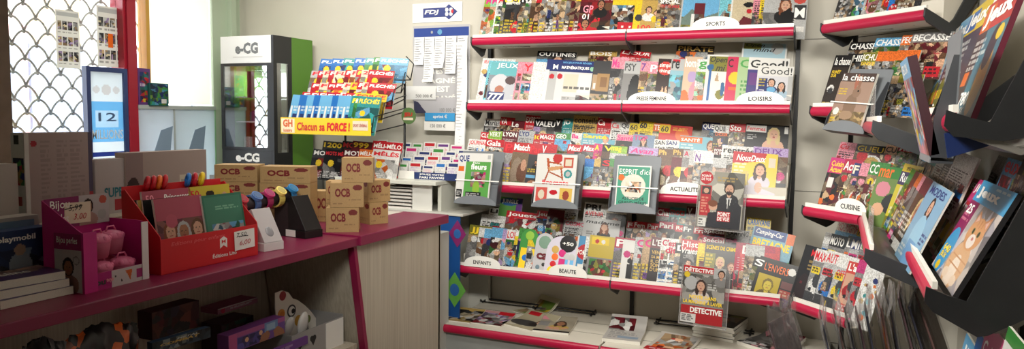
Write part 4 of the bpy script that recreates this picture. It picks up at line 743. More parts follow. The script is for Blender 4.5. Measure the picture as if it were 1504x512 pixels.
# ---- clear sleeves
M_SLEEVE = film('clear_sleeve', (0.98, 0.98, 0.98), 0.035, 0.15, 0.05, 0.02)
def sleeve(fr_y, lean, tl, tr, bl, prims, titles, label, slabel, seed, extra_w=0.12):
    f0 = Frame((0, fr_y, 0), 0.0); xb, zz = f0.hit(*bl, 0, 0, 0.0); f2 = Frame((0, fr_y, zz), 0.0)
    xl, h_ = f2.hit(*tl, 0, 0, lean); xr, _ = f2.hit(*tr, 0, 0, lean); M = f2.place(xl, 0, 0, lean, 0, R(2)); w_ = xr-xl
    t = thing('sleeve_holder', slabel, 'holder', M=M @ Matrix.Translation((0, -0.001, -0.004)), group='clear hanging sleeves')
    ew = w_*extra_w
    s = MB().add([(-.006, -.006, -.006), (w_+ew, -.006, -.006), (w_+ew, -.006, h_+.006), (-.006, -.006, h_+.006)], [(0, 1, 2, 3)]).build('front_film', M_SLEEVE, t)
    MB().box((-0.006, 0.008, -0.006), (w_+ew, 0.009, h_+0.02)).build('back_sheet', film('clear_back', (0.95, 0.95, 0.95), 0.04, 0.2, 0, 0.06), t)
    mb = MB()
    for (a, b, c, d) in ((-0.008, -0.004, -0.008, h_+0.006), (w_+ew-0.002, w_+ew+0.002, -0.008, h_+0.006)): mb.box((a, -0.006, c), (b, 0.009, d))
    mb.box((-0.008, -0.006, -0.010), (w_+ew+0.002, 0.009, -0.006)).build('welded_edge', film('clear_edge', (0.85, 0.85, 0.85), 0.15, 0.2, 0, 0.25), t)
    magazine(M, w_, h_, 0.005, prims, titles, label, None, 0.003, seed)
sleeve(4.075, R(7), (1027, 250), (1092, 252), (1023, 331), [('bg', (176, 172, 158)), ('noise', 0, .45, 1, 1, [(200, 196, 182), (186, 182, 168), (170, 166, 150)], 8), ('lines', .4, .82, .92, .92, 'gold', 2), ('circ', .14, .88, .15, (200, 24, 40)), ('rect', .04, .2, .28, .74, (196, 40, 52)), ('rect', .07, .58, .25, .72, 'charcoal'), ('circ', .16, .65, .06, 'skin'), ('lines', .06, .24, .26, .54, 'peach', 6), ('rect', .02, .0, .2, .16, 'white'), ('lines', .04, .02, .18, .14, 'charcoal', 3),
  ('face', .68, .70, .115, 'skin', 'hair', (34, 36, 44), 'beard'), ('poly', [(.40, 0), (.44, .44), (.60, .54), (.8, .54), (.97, .4), (.98, 0)], (34, 36, 44)), ('poly', [(.63, .54), (.74, .54), (.70, .36), (.66, .36)], 'white'), ('rect', .67, .34, .70, .52, 'charcoal'), ('circ', .34, .38, .10, 'skin'), ('ell', .33, .43, .11, .06, 'redhair'), ('poly', [(.2, 0), (.24, .26), (.44, .28), (.52, 0)], (40, 42, 52)), ('rect', .45, .12, .74, .30, (200, 24, 40))],
 [F('POINT', .03, .89, .25, .935, 'white'), F('DE VUE', .03, .83, .25, .875, 'white'), F('POINT', .46, .21, .73, .285, 'white', bold=.03), F('DE VUE', .46, .13, .73, .20, 'white', bold=.03)], 'grey magazine with a bearded man in a suit, in the upper clear sleeve', 'clear sleeve hanging from the third lip, suited man magazine inside', 81, .06)
sleeve(3.985, R(3), (1002, 388), (1064, 391), (995, 470), [('bg', (150, 146, 138)), ('noise', 0, .3, 1, .86, [(160, 156, 148), (130, 128, 122), (176, 172, 164)], 24), ('ell', .2, .70, .16, .12, 'silver'), ('rect', 0, .89, .72, 1, (206, 24, 36)), ('rect', .72, .82, 1, 1, 'silver'), ('face', .44, .66, .115, 'skin', (60, 40, 34), (226, 214, 210), 'long'), ('face', .9, .9, .08, 'skin', 'hair', 'grey'), ('circ', .09, .84, .07, 'yellow'), ('lines', .6, .6, .92, .72, 'white', 3), ('rect', 0, 0, 1, .30, (190, 20, 32)), ('rect', 0, .30, 1, .33, (150, 146, 138)), ('rect', 0, 0, .36, .16, 'white'), ('lines', .03, .02, .34, .14, 'charcoal', 4)],
 [F('DÉTECTIVE', .03, .90, .70, .985, 'white', bold=.03), F('NOYÉE DANS', .18, .43, .82, .51, 'yellow', bold=.03), F('LA MACHINE À LAVER', .04, .34, .97, .42, 'yellow', bold=.03), F('DETECTIVE', .22, .18, .97, .28, 'white', bold=.04)], 'crime magazine with a sad child, in the lower clear sleeve', 'clear sleeve hanging from the lowest lip over the base deck', 82, .1)

# ---- magazines lying on the base deck
def flat_mag(tl, tr, bl, n, label, seed, prims, titles=(), t=0.006, curl=0.03, z0=None, group='magazines lying on the base deck', name='magazine', cat='magazine', br=None):
    z0 = DZ+0.001 if z0 is None else z0
    a = atZ(*bl, z0); b = atZ(*(br or tr), z0); c = atZ(*tl, z0)
    # bl -> near left, tl -> far left ; width along bl->br
    u = (b-a) if br else (atZ(*tr, z0)-c); w_ = u.length; ang = math.atan2(u.y, u.x); h_ = (c-a).length
    h_ = min(max(h_, .2), .31); w_ = min(max(w_, .19), .30)
    M = Matrix.Translation((a.x, a.y, z0+t)) @ Matrix.Rotation(ang, 4, 'Z') @ Matrix.Rotation(R(-90), 4, 'X')
    for k in range(n-1):
        pass
    o = magazine(M, w_, h_, t, prims, titles, label, group, 0.004, seed, name, cat, bend=-2.0)
    if curl:
        # lift of the near corner and a gentle wave: bend all sheets about the same curve
        for q in [o]+[ch for ch in bpy.data.objects if ch.parent == o]:
            me = q.data; v = np.zeros(len(me.vertices)*3, np.float32); me.vertices.foreach_get('co', v); v = v.reshape(-1, 3)
            s_ = np.clip(v[:, 2]/h_, 0, 1); v[:, 1] -= curl*np.maximum(s_-0.55, 0)**2*3
            me.vertices.foreach_set('co', v.ravel()); me.update()
    return o
flat_mag((668, 455), (706, 459), (648, 470), 1, 'magazine with a gold picture lying on the deck, nearest the window', 501, [('bg', (190, 160, 90)), ('noise', .0, .1, 1, .9, ['gold', 'black', 'white', 'tan', 'charcoal', 'sand'], 26)], br=(690, 475))
flat_mag((712, 460), (748, 465), (690, 474), 1, 'pink and grey magazine lying second on the deck from the window', 502, [('bg', (200, 150, 150)), ('noise', 0, 0, 1, .9, ['lilac', 'grey', 'pink', 'white', 'maroon', 'silver'], 26), ('lines', .05, .05, .6, .2, 'red', 2), ('rect', .5, .85, 1, 1, 'red')], br=(735, 480))
flat_mag((761, 459), (792, 468), (735, 475), 1, 'sand coloured magazine with a lying woman, third on the deck', 503, [('bg', (186, 176, 146)), ('rect', .1, .84, .45, .97, 'red'), ('ell', .45, .38, .45, .2, 'charcoal'), ('face', .72, .62, .1, 'skin', 'brown', 'black'), ('lines', .05, .1, .4, .2, 'white', 2)], curl=.05, br=(782, 487))
flat_mag((812, 470), (855, 478), (782, 487), 1, 'magazine with a curly haired woman, fourth on the deck, front corner raised', 504, [('bg', (170, 160, 140)), ('rect', .02, .8, .4, .96, 'pink'), ('face', .62, .62, .15, 'skin2', (70, 44, 34), 'gold', 'long'), ('rect', .0, .0, 1, .1, 'black'), ('lines', .3, .14, .9, .34, 'pink', 2), ('rect', .0, .4, .3, .7, 'grey')], br=(835, 492), t=.012)
def folded(a, b, c, label, seed, prims, t=0.02):
    return flat_mag(a, b, c, 1, label, seed, prims, t=t, curl=.04, name='newspaper', cat='newspaper', group='newspapers on the base deck')
flat_mag((893, 473), (947, 487), (884, 501), 1, 'folded white newspaper with blue print on the deck beside the bay joint', 511, [('bg', (206, 202, 196)), ('lines', .1, .1, .6, .9, 'grey', 8), ('rect', .35, .12, .9, .26, (150, 170, 190)), ('noise', .0, .62, .7, .95, ['maroon', 'white', 'grey', 'maroon'], 10), ('lines', .5, .3, .9, .5, 'grey', 3)], t=.02, curl=.10, group='newspapers on the base deck', name='newspaper', cat='newspaper', br=(940, 507))
flat_mag((962, 490), (1020, 498), (944, 513), 1, 'red and white leaflet magazine between the two folded papers on the deck', 512, [('bg', (214, 206, 196)), ('noise', .1, .2, .95, .95, ['red', 'orange', 'white', 'peach', 'white', 'tan'], 26), ('rect', 0, 0, 1, .2, 'red'), ('lines', .1, .04, .8, .16, 'white', 1)], t=.008, br=(1005, 524))
sa, sb = atZ(1017, 493, DZ), atZ(1078, 504, DZ); sang = math.atan2(sb.y-sa.y, sb.x-sa.x)
for i in range(5):
    M = Matrix.Translation((sa.x+[0, .004, -.003, .005, .0][i], sa.y+[0, .003, .006, .001, .004][i], DZ+0.001+0.0165*(i+1))) @ Matrix.Rotation(sang+R([0, 1.5, -1, 1, -.5][i]), 4, 'Z') @ Matrix.Rotation(R(-90), 4, 'X')
    magazine(M, .235, .285, .0155, [('bg', (120, 112, 104)), ('noise', 0, 0, 1, 1, ['charcoal', 'grey', 'black', 'tan', 'brown'], 14), ('face', .55, .5, .16, 'skin', 'redhair', 'charcoal', 'long'), ('rect', .6, .82, .95, .95, 'olive'), ('lines', .05, .05, .6, .2, 'white', 2)], [], ['lowest magazine of the thick stack on the deck', 'second magazine up in the thick deck stack', 'middle magazine of the thick deck stack', 'fourth magazine up in the thick deck stack', 'grey covered magazine on top of the thick deck stack'][i], 'thick stack on the base deck', .004, 520+i)
flat_mag((1103, 487), (1160, 504), (1082, 505), 1, 'grey magazine with maroon photo lying at the far end of the deck', 531, [('bg', (96, 88, 84)), ('noise', 0, 0, 1, 1, ['maroon', 'grey', 'charcoal', 'silver', 'pink', 'black'], 30), ('lines', .1, .05, .7, .2, 'white', 2)], t=.02, curl=.06, br=(1135, 522))
flat_mag((772, 443), (785, 447), (752, 456), 1, 'small curled leaflet leaning by the wire fence at the deck back', 541, [('bg', (214, 208, 176)), ('noise', .1, .1, .9, .9, ['yellow', 'white', 'tan', 'lime'], 10)], t=.003, curl=.12, name='leaflet', cat='leaflet', group=None)

# ---- children's packs with rounded tops on the lowest shelf
def round_pack(px, py, pxr, c, label, extra):
    fr = BF_[3]; db, zb, L = TIERS[0]; db += .004; x, h_ = fr.hit(px, py, db, zb, L); x1, _ = fr.hit(pxr, py, db, zb, L); w_ = x1-x; n = 14; r = w_/2
    poly = [(0, 0), (w_, 0), (w_, h_-r)]+[(w_/2+r*math.cos(PI*i/n), h_-r+r*math.sin(PI*i/n)) for i in range(1, n)]+[(0, h_-r)]
    o = MB().prism(poly, 'y', 0, .004).build('magazine_pack', cmat(c)); o.matrix_world = fr.place(x-h_*.06, db, zb, L, .05, .07); tag(o, label, 'magazine', G4)
    for (kind, a, b, s_, cc) in extra:
        mb = MB()
        if kind == 'o': mb.ell((a*w_, -.001, b*h_), (s_*w_, .0012, s_*w_), 16, 6)
        else: mb.box((a*w_, -.0016, b*h_), (a*w_+s_[0]*w_, -.0004, b*h_+s_[1]*h_))
        mb.build('printed_shape', cmat(cc), o)
    return o, w_, h_
round_pack(768, 334, 793, 'green', 'green round topped activity pack beside the yellow kids magazine, lowest shelf', [('o', .5, .86, .25, 'lime'), ('r', .1, .1, (.8, .5), 'yellow'), ('o', .4, .4, .2, 'blue'), ('o', .7, .25, .14, 'red')])
q, w_, h_ = round_pack(790, 340, 816, (190, 188, 190), 'grey round topped activity pack reading ca, lowest shelf', [('o', .5, .80, .35, (120, 150, 130)), ('o', .3, .25, .12, (110, 130, 140)), ('o', .7, .15, .12, (150, 110, 120)), ('o', .6, .32, .1, 'charcoal')])
lettering(q, 'ca', w_*.15, h_*.42, w_*.8, h_*.56, 'maroon', -.003, bold=.04)
q, w_, h_ = round_pack(807, 343, 852, (206, 200, 212), 'large round topped children pack with a black badge and pale blue toy cutters', [('o', .28, .68, .12, 'gold'), ('o', .30, .52, .11, 'orange'), ('o', .26, .2, .16, 'yellow'), ('o', .27, .36, .10, 'red'), ('r', .44, .05, (.2, .45), 'magenta'), ('o', .52, .62, .12, 'magenta'), ('o', .66, .84, .27, 'black'), ('r', .62, .04, (.11, .46), 'sky'), ('r', .80, .04, (.11, .46), 'sky'), ('o', .68, .56, .11, 'silver'), ('o', .84, .56, .11, 'silver')])
lettering(q, '+50', w_*.48, h_*.80, w_*.84, h_*.88, 'white', -.003, bold=.03)
# ================================================================== CORNER RACK AND RIGHT WALL
GC = 'magazines on the corner rack'
c1 = CF[1]
row(c1, 0, [
 (1238, -22, 'maroon', 'red', 'photo', '', 1262), (1262, -24, 'charcoal', 'lime', 'photo', '', 1290, {'art': [('bg', 'charcoal'), ('noise', 0, 0, 1, .8, ['green', 'white', 'sky', 'charcoal', 'aqua', 'grey'], 30), ('grain', .1)]}), (1278, -26, 'white', 'black', 'car', ''), (1284, -28, 'lime', 'magenta', 'cartoon', '', 1312), (1306, -30, 'red', 'white', 'cartoon', '', 1322), (1316, -30, 'magenta', 'white', 'cartoon', '', 1345), (1330, -32, 'maroon', 'white', 'photo', '', 1362),
], 'top corner row', GC, 61, h_fix=.28, tname='wall seam end')
row(CF[2], 2, [
 (1249, 61, 'black', 'white', 'photo', 'CHASSES', 1290, {'band': 'black'}), (1287, 55, 'sky', 'white', 'photo', 'CHASSE', 1328, {'shear': .15}), (1326, 51, 'orange', 'white', 'photo', 'PECHE', 1342, {'band': 'orange'}), (1341, 47, 'grey', 'white', 'photo', 'BECASSE', 1395, {'bold': .03}),
], 'rear hunting row', GC, 62, tname='wall seam end')
row(CF[2], 1, [
 (1246, 78, 'black', 'white', 'photo', 'CHIEN', 1276, {'band': 'black'}), (1268, 76, 'olive', 'white', 'photo', 'ICHU', 1292, {'titles': [F('SANGLIER', .05, .70, .9, .78, 'yellow')]}), (1290, 75, 'tan', 'orange', 'photo', '', 1322, {'band': 'orange'}), (1318, 73, 'sand', 'orange', 'photo', '', 1350, {'band': 'orange'}),
], 'second hunting row', GC, 63, tname='wall seam end')
row(CF[2], 0, [
 (1227, 80, 'charcoal', 'white', 'photo', '', 1250, {'titles': [F('la chasse', .1, .84, .97, .96, 'white'), F('FORÊT', .1, .70, .6, .76, 'yellow'), F('DUR', .1, .64, .4, .69, 'yellow')], 'art': [('bg', (52, 44, 40)), ('rect', 0, .8, 1, 1, 'black'), ('circ', .3, .45, .2, 'white'), ('circ', .3, .42, .15, 'charcoal'), ('lines', .05, .05, .5, .25, 'yellow', 3), ('grain', .2)], 'label': 'dark hunting magazine leaning at the corner shelf end, behind the grey holder'}),
 (1300, 110, 'tan', 'white', 'photo', '', 1330), (1322, 108, 'olive', 'white', 'photo', '', 1355),
], 'front hunting row', GC, 64, tname='wall seam end')
# holder with the hunting magazine
fr = Frame(CF[2].o, R(-45))
def corner_holder():
    f = CF[2]; x0, z1 = f.hit(1248, 104, -0.07, 0, R(10)); xa, zb = f.hit(1222, 190, -0.06, 0, 0.0); xb, _ = f.hit(1308, 96, -0.07, 0, R(10))
    f2 = Frame(f.M @ Vector((0, -0.075, zb)), R(-45)); xl, h_ = f2.hit(1245, 101, 0, 0, R(16)); xr, _ = f2.hit(1312, 94, 0, 0, R(16))
    M = f2.place(xl, 0, 0, R(16), 0, R(4)); w_ = min(xr-xl, .25)
    holder(M, w_, h_, 'grey holder on the corner shelf lip, hare magazine inside', .05)
    magazine(M @ Matrix.Translation((.012, -0.046, 0.002)), w_*0.80, h_*0.88, 0.012, [('bg', (170, 140, 122)), ('rect', 0, .84, 1, 1, (80, 64, 60)), ('noise', 0, 0, 1, .32, [(190, 160, 110), (160, 130, 90), (206, 180, 130)], 50), ('ell', .5, .40, .18, .22, (140, 112, 92)), ('ell', .58, .66, .12, .10, (150, 120, 100)), ('ell', .50, .84, .05, .14, (176, 110, 90)), ('ell', .60, .84, .045, .13, (150, 110, 90)), ('circ', .62, .68, .022, 'black'), ('ell', .46, .24, .2, .08, (170, 140, 112)), ('lines', .05, .6, .32, .72, 'yellow', 3), ('circ', .14, .3, .09, 'white'), ('lines', .03, .04, .2, .2, 'yellow', 3)],
     [F('la chasse', .04, .86, .97, .975, 'white', bold=.01)], 'hunting magazine with a hare in long grass, in the grey corner holder', None, 0.003, 66)
corner_holder()
row(CF[3], 2, [
 (1234, 207, 'pink', 'red', 'lines', 'Cu', 1262, {'shear': .2, 'bold': .02}), (1259, 210, 'black', 'yellow', 'food', 'GUEUL', 1306, {'band': 'black', 'bold': .01}), (1302, 212, 'peach', 'black', 'food', 'CUI', 1326), (1322, 209, 'red', 'white', 'photo', 'Maxi', 1352, {'shear': .25}),
], 'rear cooking row', GC, 67, tname='wall seam end')
row(CF[3], 0, [
 (1221, 230, 'maroon', 'yellow', 'food', '', 1244, {'titles': [F('Cuisine', .12, .86, .97, .95, 'yellow'), F('Actuelle', .12, .76, .97, .85, 'yellow'), F('125', .1, .02, .7, .14, 'gold')], 'art': [('bg', (110, 30, 30)), ('rect', 0, .75, 1, 1, 'magenta'), ('noise', .0, 0, 1, .74, ['orange', 'brown', 'black', 'maroon', 'tan'], 26), ('rect', .2, .5, .5, .66, 'white'), ('rect', 0, 0, 1, .16, 'black')], 'label': 'dark red cooking magazine at the outer end of the CUISINE shelf'}),
 (1242, 232, 'maroon', 'white', 'food', 'Actu', 1258, {'band': 'crimson'}), (1255, 238, 'navy', 'cream', 'food', 'F', 1272, {'bold': .03}), (1266, 238, 'pink', 'white', 'food', '', 1284), (1280, 236, 'green', 'white', 'food', 'CC', 1300),
 (1293, 242, 'lime', 'orange', 'food', 'mar', 1326, {'art': [('bg', (120, 150, 80)), ('circ', .4, .62, .3, 'pink'), ('circ', .9, .4, .4, 'charcoal'), ('circ', .4, .28, .25, 'peach'), ('rect', 0, .8, 1, 1, 'green')]}),
 (1326, 238, 'yellow', 'purple', 'photo', '', 1353, {'cell': .003, 'roll': .12, 'yaw': .02, 'titles': [F('SPÉCIAL LUNE', .2, .90, .97, .97, 'black'), F('Rustica', .08, .72, .95, .86, 'white', bold=.02), F('2025', .30, .03, .85, .15, 'black', bold=.03)], 'art': [('bg', (226, 208, 60)), ('rect', 0, .88, 1, 1, 'yellow'), ('rect', .0, .68, 1, .88, (70, 54, 100)), ('rect', .2, .38, .9, .66, 'cream'), ('circ', .55, .52, .2, 'silver'), ('lines', .1, .22, .9, .34, 'white', 2), ('rect', 0, 0, 1, .18, 'olive')], 'label': 'yellow garden magazine with a moon, at the inner end of the CUISINE shelf'}),
], 'front cooking row', GC, 68, tname='wall seam end')
row(CF[4], 2, [
 (1232, 322, 'cream', 'crimson', 'car', 'YOUNGTIMERS', 1272, {'bold': .0}), (1262, 330, 'yellow', 'black', 'car', 'AUTO', 1284)], 'rear motor row', GC, 69, tname='wall seam end')
row(CF[4], 1, [
 (1213, 340, 'white', 'red', 'car', '', 1228), (1222, 342, 'black', 'white', 'car', 'MOTO', 1246, {'bold': .03, 'band': 'black'}), (1246, 345, 'charcoal', 'white', 'car', 'L', 1256), (1253, 347, 'navy', 'white', 'car', 'MI', 1270, {'bold': .03}), (1268, 348, 'white', 'green', 'car', 'GG', 1290)], 'second motor row', GC, 70, tname='wall seam end')
row(CF[4], 0, [
 (1183, 358, 'black', 'red', 'portrait', '', 1212, {'titles': [F('MAX', .4, .84, .97, .95, 'red')], 'art': [('bg', (16, 14, 16)), ('ell', .4, .3, .3, .25, (40, 20, 18)), ('circ', .3, .4, .06, 'maroon'), ('lines', .4, .6, .8, .78, 'gold', 3)], 'label': 'black magazine at the outer end of the low corner shelf'}),
 (1200, 364, 'white', 'red', 'car', 'MAX', 1226), (1216, 366, 'white', 'red', 'car', 'AUTO', 1244), (1234, 372, 'white', 'red', 'car', '', 1262, {'titles': [F('OFFRE', .1, .66, .8, .76, 'red')]}),
 (1247, 382, 'red', 'white', 'car', '', 1278, {'titles': [F("L'auto", .08, .84, .95, .97, 'white', bold=.03)], 'art': [('bg', (214, 60, 50)), ('rect', .05, .3, .95, .8, (224, 170, 140)), ('ell', .5, .5, .42, .14, (170, 24, 30)), ('ell', .5, .6, .25, .1, 'charcoal'), ('circ', .25, .42, .08, 'black'), ('circ', .78, .42, .08, 'black'), ('lines', .1, .05, .9, .28, 'white', 4)], 'label': 'red car magazine with a dark red car, low corner shelf'}),
 (1262, 380, 'magenta', 'white', 'car', '', 1286), (1274, 384, 'white', 'red', 'dots', '', 1300),
], 'front motor row', GC, 72, tname='wall seam end')
# ---- bay A of the right wall
def on_plane(fr, tl, tr, bl, db, zb, L, prims, titles, label, seed, cell=0.003, t=0.006, group=None, wmax=.46, roll=0.0, hmax=.42, pages=None):
    xl, h1 = fr.hit(*tl, db, zb, L); xr, _ = fr.hit(*tr, db, zb, L); h_ = min(h1, hmax); w_ = max(0.05, min(xr-xl, wmax))
    M = fr.place(xl, db, zb, L, 0.0, roll)
    return magazine(M, w_, h_, t, prims, titles, label, group, cell, seed, pages=pages)
A3 = AF[3]; GA = 'magazines on the middle wall bay'
LA = R(20)
row(A3, (0.20, 0.12, R(16)), [(1352, 232, 'sky', 'yellow', 'photo', '', 1372), (1362, 226, 'teal', 'white', 'photo', '', 1390), (1380, 224, 'silver', 'black', 'lines', '', 1400), (1392, 222, 'charcoal', 'white', 'lines', '', 1412), (1405, 220, 'white', 'grey', 'lines', '', 1432)], 'rear middle bay row', GA, 75, tname='corner end', wdef=.2)
row(A3, (0.07, -0.03, LA), [
 (1337, 246, 'green', 'white', 'boxes', ''), (1343, 250, 'maroon', 'white', 'boxes', ''), (1348, 252, 'orange', 'white', 'portrait', ''), (1353, 256, 'pink', 'white', 'portrait', ''), (1358, 258, 'white', 'crimson', 'portrait', '', 1378, {'band': 'maroon'}),
 (1367, 264, 'sky', 'navy', 'portrait', '', 1396, {'cell': .003, 'titles': [F('MODES', .10, .86, .85, .96, 'navy', bold=.02)], 'art': [('bg', (130, 174, 206)), ('face', .5, .72, .1, 'skin', (40, 26, 24), (120, 176, 216), 'long'), ('ell', .48, .36, .24, .26, (150, 198, 226)), ('rect', .3, .0, .7, .3, (110, 160, 206)), ('lines', .72, .3, .97, .45, 'navy', 3), ('lines', .05, .05, .35, .2, 'white', 3)], 'label': 'sky blue fashion magazine with a dark haired woman in a blue coat'}),
], 'front middle bay row', GA, 76, tname='corner end', wdef=.22, hmax=.34)
# ---- bay A, upper shelf: leaning stack seen through the bracket
A2 = AF[2]
row(A2, (0.07, -0.03, R(22)), [(1296, 104, 'brown', 'white', 'photo', '', 1312), (1306, 102, 'white', 'grey', 'lines', '', 1322), (1316, 100, 'sand', 'black', 'photo', '', 1330), (1326, 98, 'charcoal', 'white', 'lines', '', 1340), (1333, 96, 'lime', 'yellow', 'photo', '', 1352)], 'upper middle bay row', GA, 77, tname='corner end', hmax=.3)
# ---- bay B, nearest: puzzle magazines
B3 = BF[3]; GB = 'puzzle magazines on the nearest bay'
b3 = [(1395, 253), (1404, 255), (1412, 257), (1421, 259), (1431, 261), (1440, 263)]
bgs = [('magenta', 'yellow'), ('pink', 'red'), ('yellow', 'magenta'), ('orange', 'white'), ('crimson', 'white'), ('magenta', 'white')]
for i, (p, (bg, tc)) in enumerate(zip(b3, bgs)):
    on_plane(B3, p, (p[0]+58, p[1]+16), None, 0.089-0.0085*i, -0.01, R(25), [('bg', bg), ('noise', 0, .05, 1, .74, [bg, 'white', tc, 'red', 'lime', 'orange', 'white'], 40), ('rect', 0, .78, 1, 1, bg), ('circ', .12, .3, .09, 'yellow'), ('circ', .12, .55, .09, 'white'), ('rect', .02, .1, .2, .2, 'black'), ('grain', .1)], [F('JEUX', .04, .84, .5, .95, tc)], f'{bg} puzzle magazine edge with {tc} title, {ORD[i]} behind the kitten cover' if False else f'{bg} puzzle magazine edge, {ORD[5-i]} behind the kitten cover', 780+i, t=.006, group=GB)
on_plane(B3, (1446, 264), (1510, 286), None, 0.034, -0.01, R(25), [('bg', (224, 206, 196)), ('rect', 0, .78, 1, 1, (60, 166, 220)), ('rect', 0, .30, .30, .78, (150, 40, 96)), ('noise', .3, 0, 1, .78, [(196, 190, 190), (210, 200, 196), (180, 176, 184), (226, 214, 206)], 30),
   ('ell', .62, .20, .26, .24, (226, 178, 132)), ('ell', .62, .12, .12, .18, (244, 226, 206)), ('ell', .64, .52, .22, .16, (222, 160, 106)), ('poly', [(.44, .58), (.46, .74), (.58, .66)], (214, 146, 96)), ('poly', [(.84, .58), (.84, .74), (.70, .66)], (214, 146, 96)), ('poly', [(.47, .61), (.48, .70), (.55, .65)], (240, 190, 170)), ('poly', [(.81, .61), (.81, .70), (.74, .65)], (240, 190, 170)), ('ell', .64, .45, .10, .07, (246, 232, 220)), ('ell', .56, .54, .035, .032, (110, 120, 70)), ('ell', .73, .54, .035, .032, (110, 120, 70)), ('ell', .56, .54, .016, .025, 'black'), ('ell', .73, .54, .016, .025, 'black'), ('ell', .645, .475, .03, .018, (210, 120, 110)), ('rect', .63, .58, .65, .66, (196, 130, 84)), ('rect', .57, .59, .585, .65, (196, 130, 84)), ('rect', .70, .59, .715, .65, (196, 130, 84)), ('ell', .48, .08, .08, .05, (240, 216, 190)), ('ell', .78, .08, .08, .05, (240, 216, 190)), ('rect', .40, .26, .86, .275, (206, 150, 104)), ('rect', .40, .18, .86, .195, (206, 150, 104)),
   ('circ', .16, .22, .17, (70, 160, 214)), ('ell', .16, .06, .06, .05, 'yellow'), ('lines', .02, .55, .28, .70, 'pink', 3), ('lines', .5, .94, .95, .98, 'white', 1), ('grain', .05)],
 [F('Jeux', .08, .81, .74, .94, 'white', bold=.05, shear=-.1), F('25', .04, .64, .22, .74, 'white', bold=.03), F('640', .05, .21, .27, .29, 'yellow', bold=.02), F('JEUX', .06, .13, .26, .20, 'yellow', bold=.02)], 'big blue topped puzzle magazine with a ginger kitten, nearest wall bay', 790, cell=.0022, t=.012, pages=mat('dark_card', (36, 34, 36), .6))
# rear of bay B
row(B3, (0.17, 0.10, R(14)), [(1462, 226, 'silver', 'red', 'lines', '', 1470), (1478, 230, 'sky', 'red', 'boxes', 'eux', 1504, {'titles': [F('2', .7, .7, .95, .95, 'red')]}), (1500, 228, 'black', 'white', 'photo', '', 1516), (1508, 228, 'olive', 'yellow', 'photo', '', 1530)], 'rear nearest bay row', GB, 79, tname='corner end', hmax=.3)
B2 = BF[2]
for i, (p, bg, tc, ti) in enumerate([((1410, 24), 'white', 'red', 'Jeux'), ((1418, 20), 'sky', 'white', 'Jeux'), ((1431, 14), 'yellow', 'white', 'Jeux')]):
    on_plane(B2, p, (p[0]+52, p[1]-22), None, 0.085-0.010*i, 0.0, R(16), [('bg', (60, 64, 84) if i else 'sky'), ('rect', 0, .76, 1, 1, bg), ('rect', .0, .78, .5, .96, 'blue' if i == 2 else bg), ('lines', .1, .35, .7, .7, 'white', 6), ('circ', .3, .22, .18, 'olive'), ('rect', 0, 0, .12, .3, 'orange')], [F('Jeux', .05, .78, .95, .95, tc, bold=.04), F('810', .15, .2, .5, .3, 'yellow')], f'{bg} topped puzzle magazine, {["last", "second", "first"][i]} behind the big red one overhead', 800+i, t=.007, group=GB)
on_plane(B2, (1455, 8), (1512, -18), None, 0.045, 0.0, R(16), [('bg', (60, 120, 140)), ('rect', 0, .74, 1, 1, (206, 40, 44)), ('rect', .02, .74, .32, .97, 'orange'), ('rect', 0, .0, .35, .74, (70, 60, 64)), ('lines', .05, .4, .55, .68, 'white', 5), ('rect', .05, .28, .25, .4, 'orange'), ('ell', .76, .30, .17, .28, (216, 160, 70)), ('circ', .72, .56, .14, (40, 40, 60)), ('ell', .84, .66, .1, .06, 'yellow'), ('grain', .1)], [F('Jeux', .08, .76, .97, .96, 'white', bold=.05), F('780', .28, .10, .62, .22, 'white', bold=.03), F('JEUX', .28, .02, .6, .09, 'white')], 'big red topped puzzle magazine on the upper nearest shelf', 805, cell=.0025, t=.014, pages=mat('maroon_pages', (96, 18, 40), .5))
MB().box((0, 0, 0), (0.004, 0.30, 0.30))
# display holder seen edge-on beside the upper nearest shelf
def edge_holder():
    Yp = 2.12
    p_top = atY(1398, 42, Yp); p_bot = atY(1384, 232, Yp)
    w_ = 0.25; h_ = (p_top-p_bot).length
    M = Matrix.Translation((p_bot.x+0.02, Yp+w_, p_bot.z)) @ Matrix.Rotation(R(-90), 4, 'Z') @ Matrix.Rotation(R(-1), 4, 'X')
    holder(M, w_, h_, 'grey holder seen edge-on, hanging from the upper nearest shelf', .045)
    magazine(M @ Matrix.Translation((.01, -0.048, 0.004)) @ Matrix.Rotation(R(15), 4, 'X'), w_*.96, h_*.80, .022, [('bg', 'sky'), ('noise', 0, 0, 1, 1, ['sky', 'pink', 'yellow', 'white', 'red', 'lilac'], 40), ('rect', 0, .8, 1, 1, 'sky')], [F('JEUX', .1, .82, .8, .95, 'white')], 'thick colourful puzzle magazine in the holder seen edge-on', None, .003, 810, pages=mat('dark_pages', (58, 26, 34), .6))
edge_holder()
o = MB().prism([(-0.04, 0.0), (0.06, 0.02), (0.11, 0.01), (0.05, -0.03), (-0.03, -0.06)], 'y', -0.012, 0.0).build('plastic_tray', mat('tray_blue', (26, 44, 92), 0.4)); o.matrix_world = Matrix.Translation(atY(1414, 196, 2.10)); tag(o, 'dark blue plastic tray under the upper nearest shelf', 'tray')
# clear end plates on the middle bay lips
for z, yv, lab in ((1.18, A_END+0.02, 'clear divider plate at the outer end of the middle bay, lower shelf'), (1.60, A_END+0.35, 'clear divider plate at the outer end of the middle bay, upper shelf')):
    x_ = 0.135
    o = MB().prism([(yv, z), (yv+0.36, z), (yv+0.36, z+0.11), (yv+0.02, z+0.13)], 'x', x_-0.02, x_-0.017).build('divider_plate', film('clear_plate', (0.92, 0.93, 0.92), 0.10, 0.08, 0, 0.12)); tag(o, lab, 'divider', 'clear divider plates')
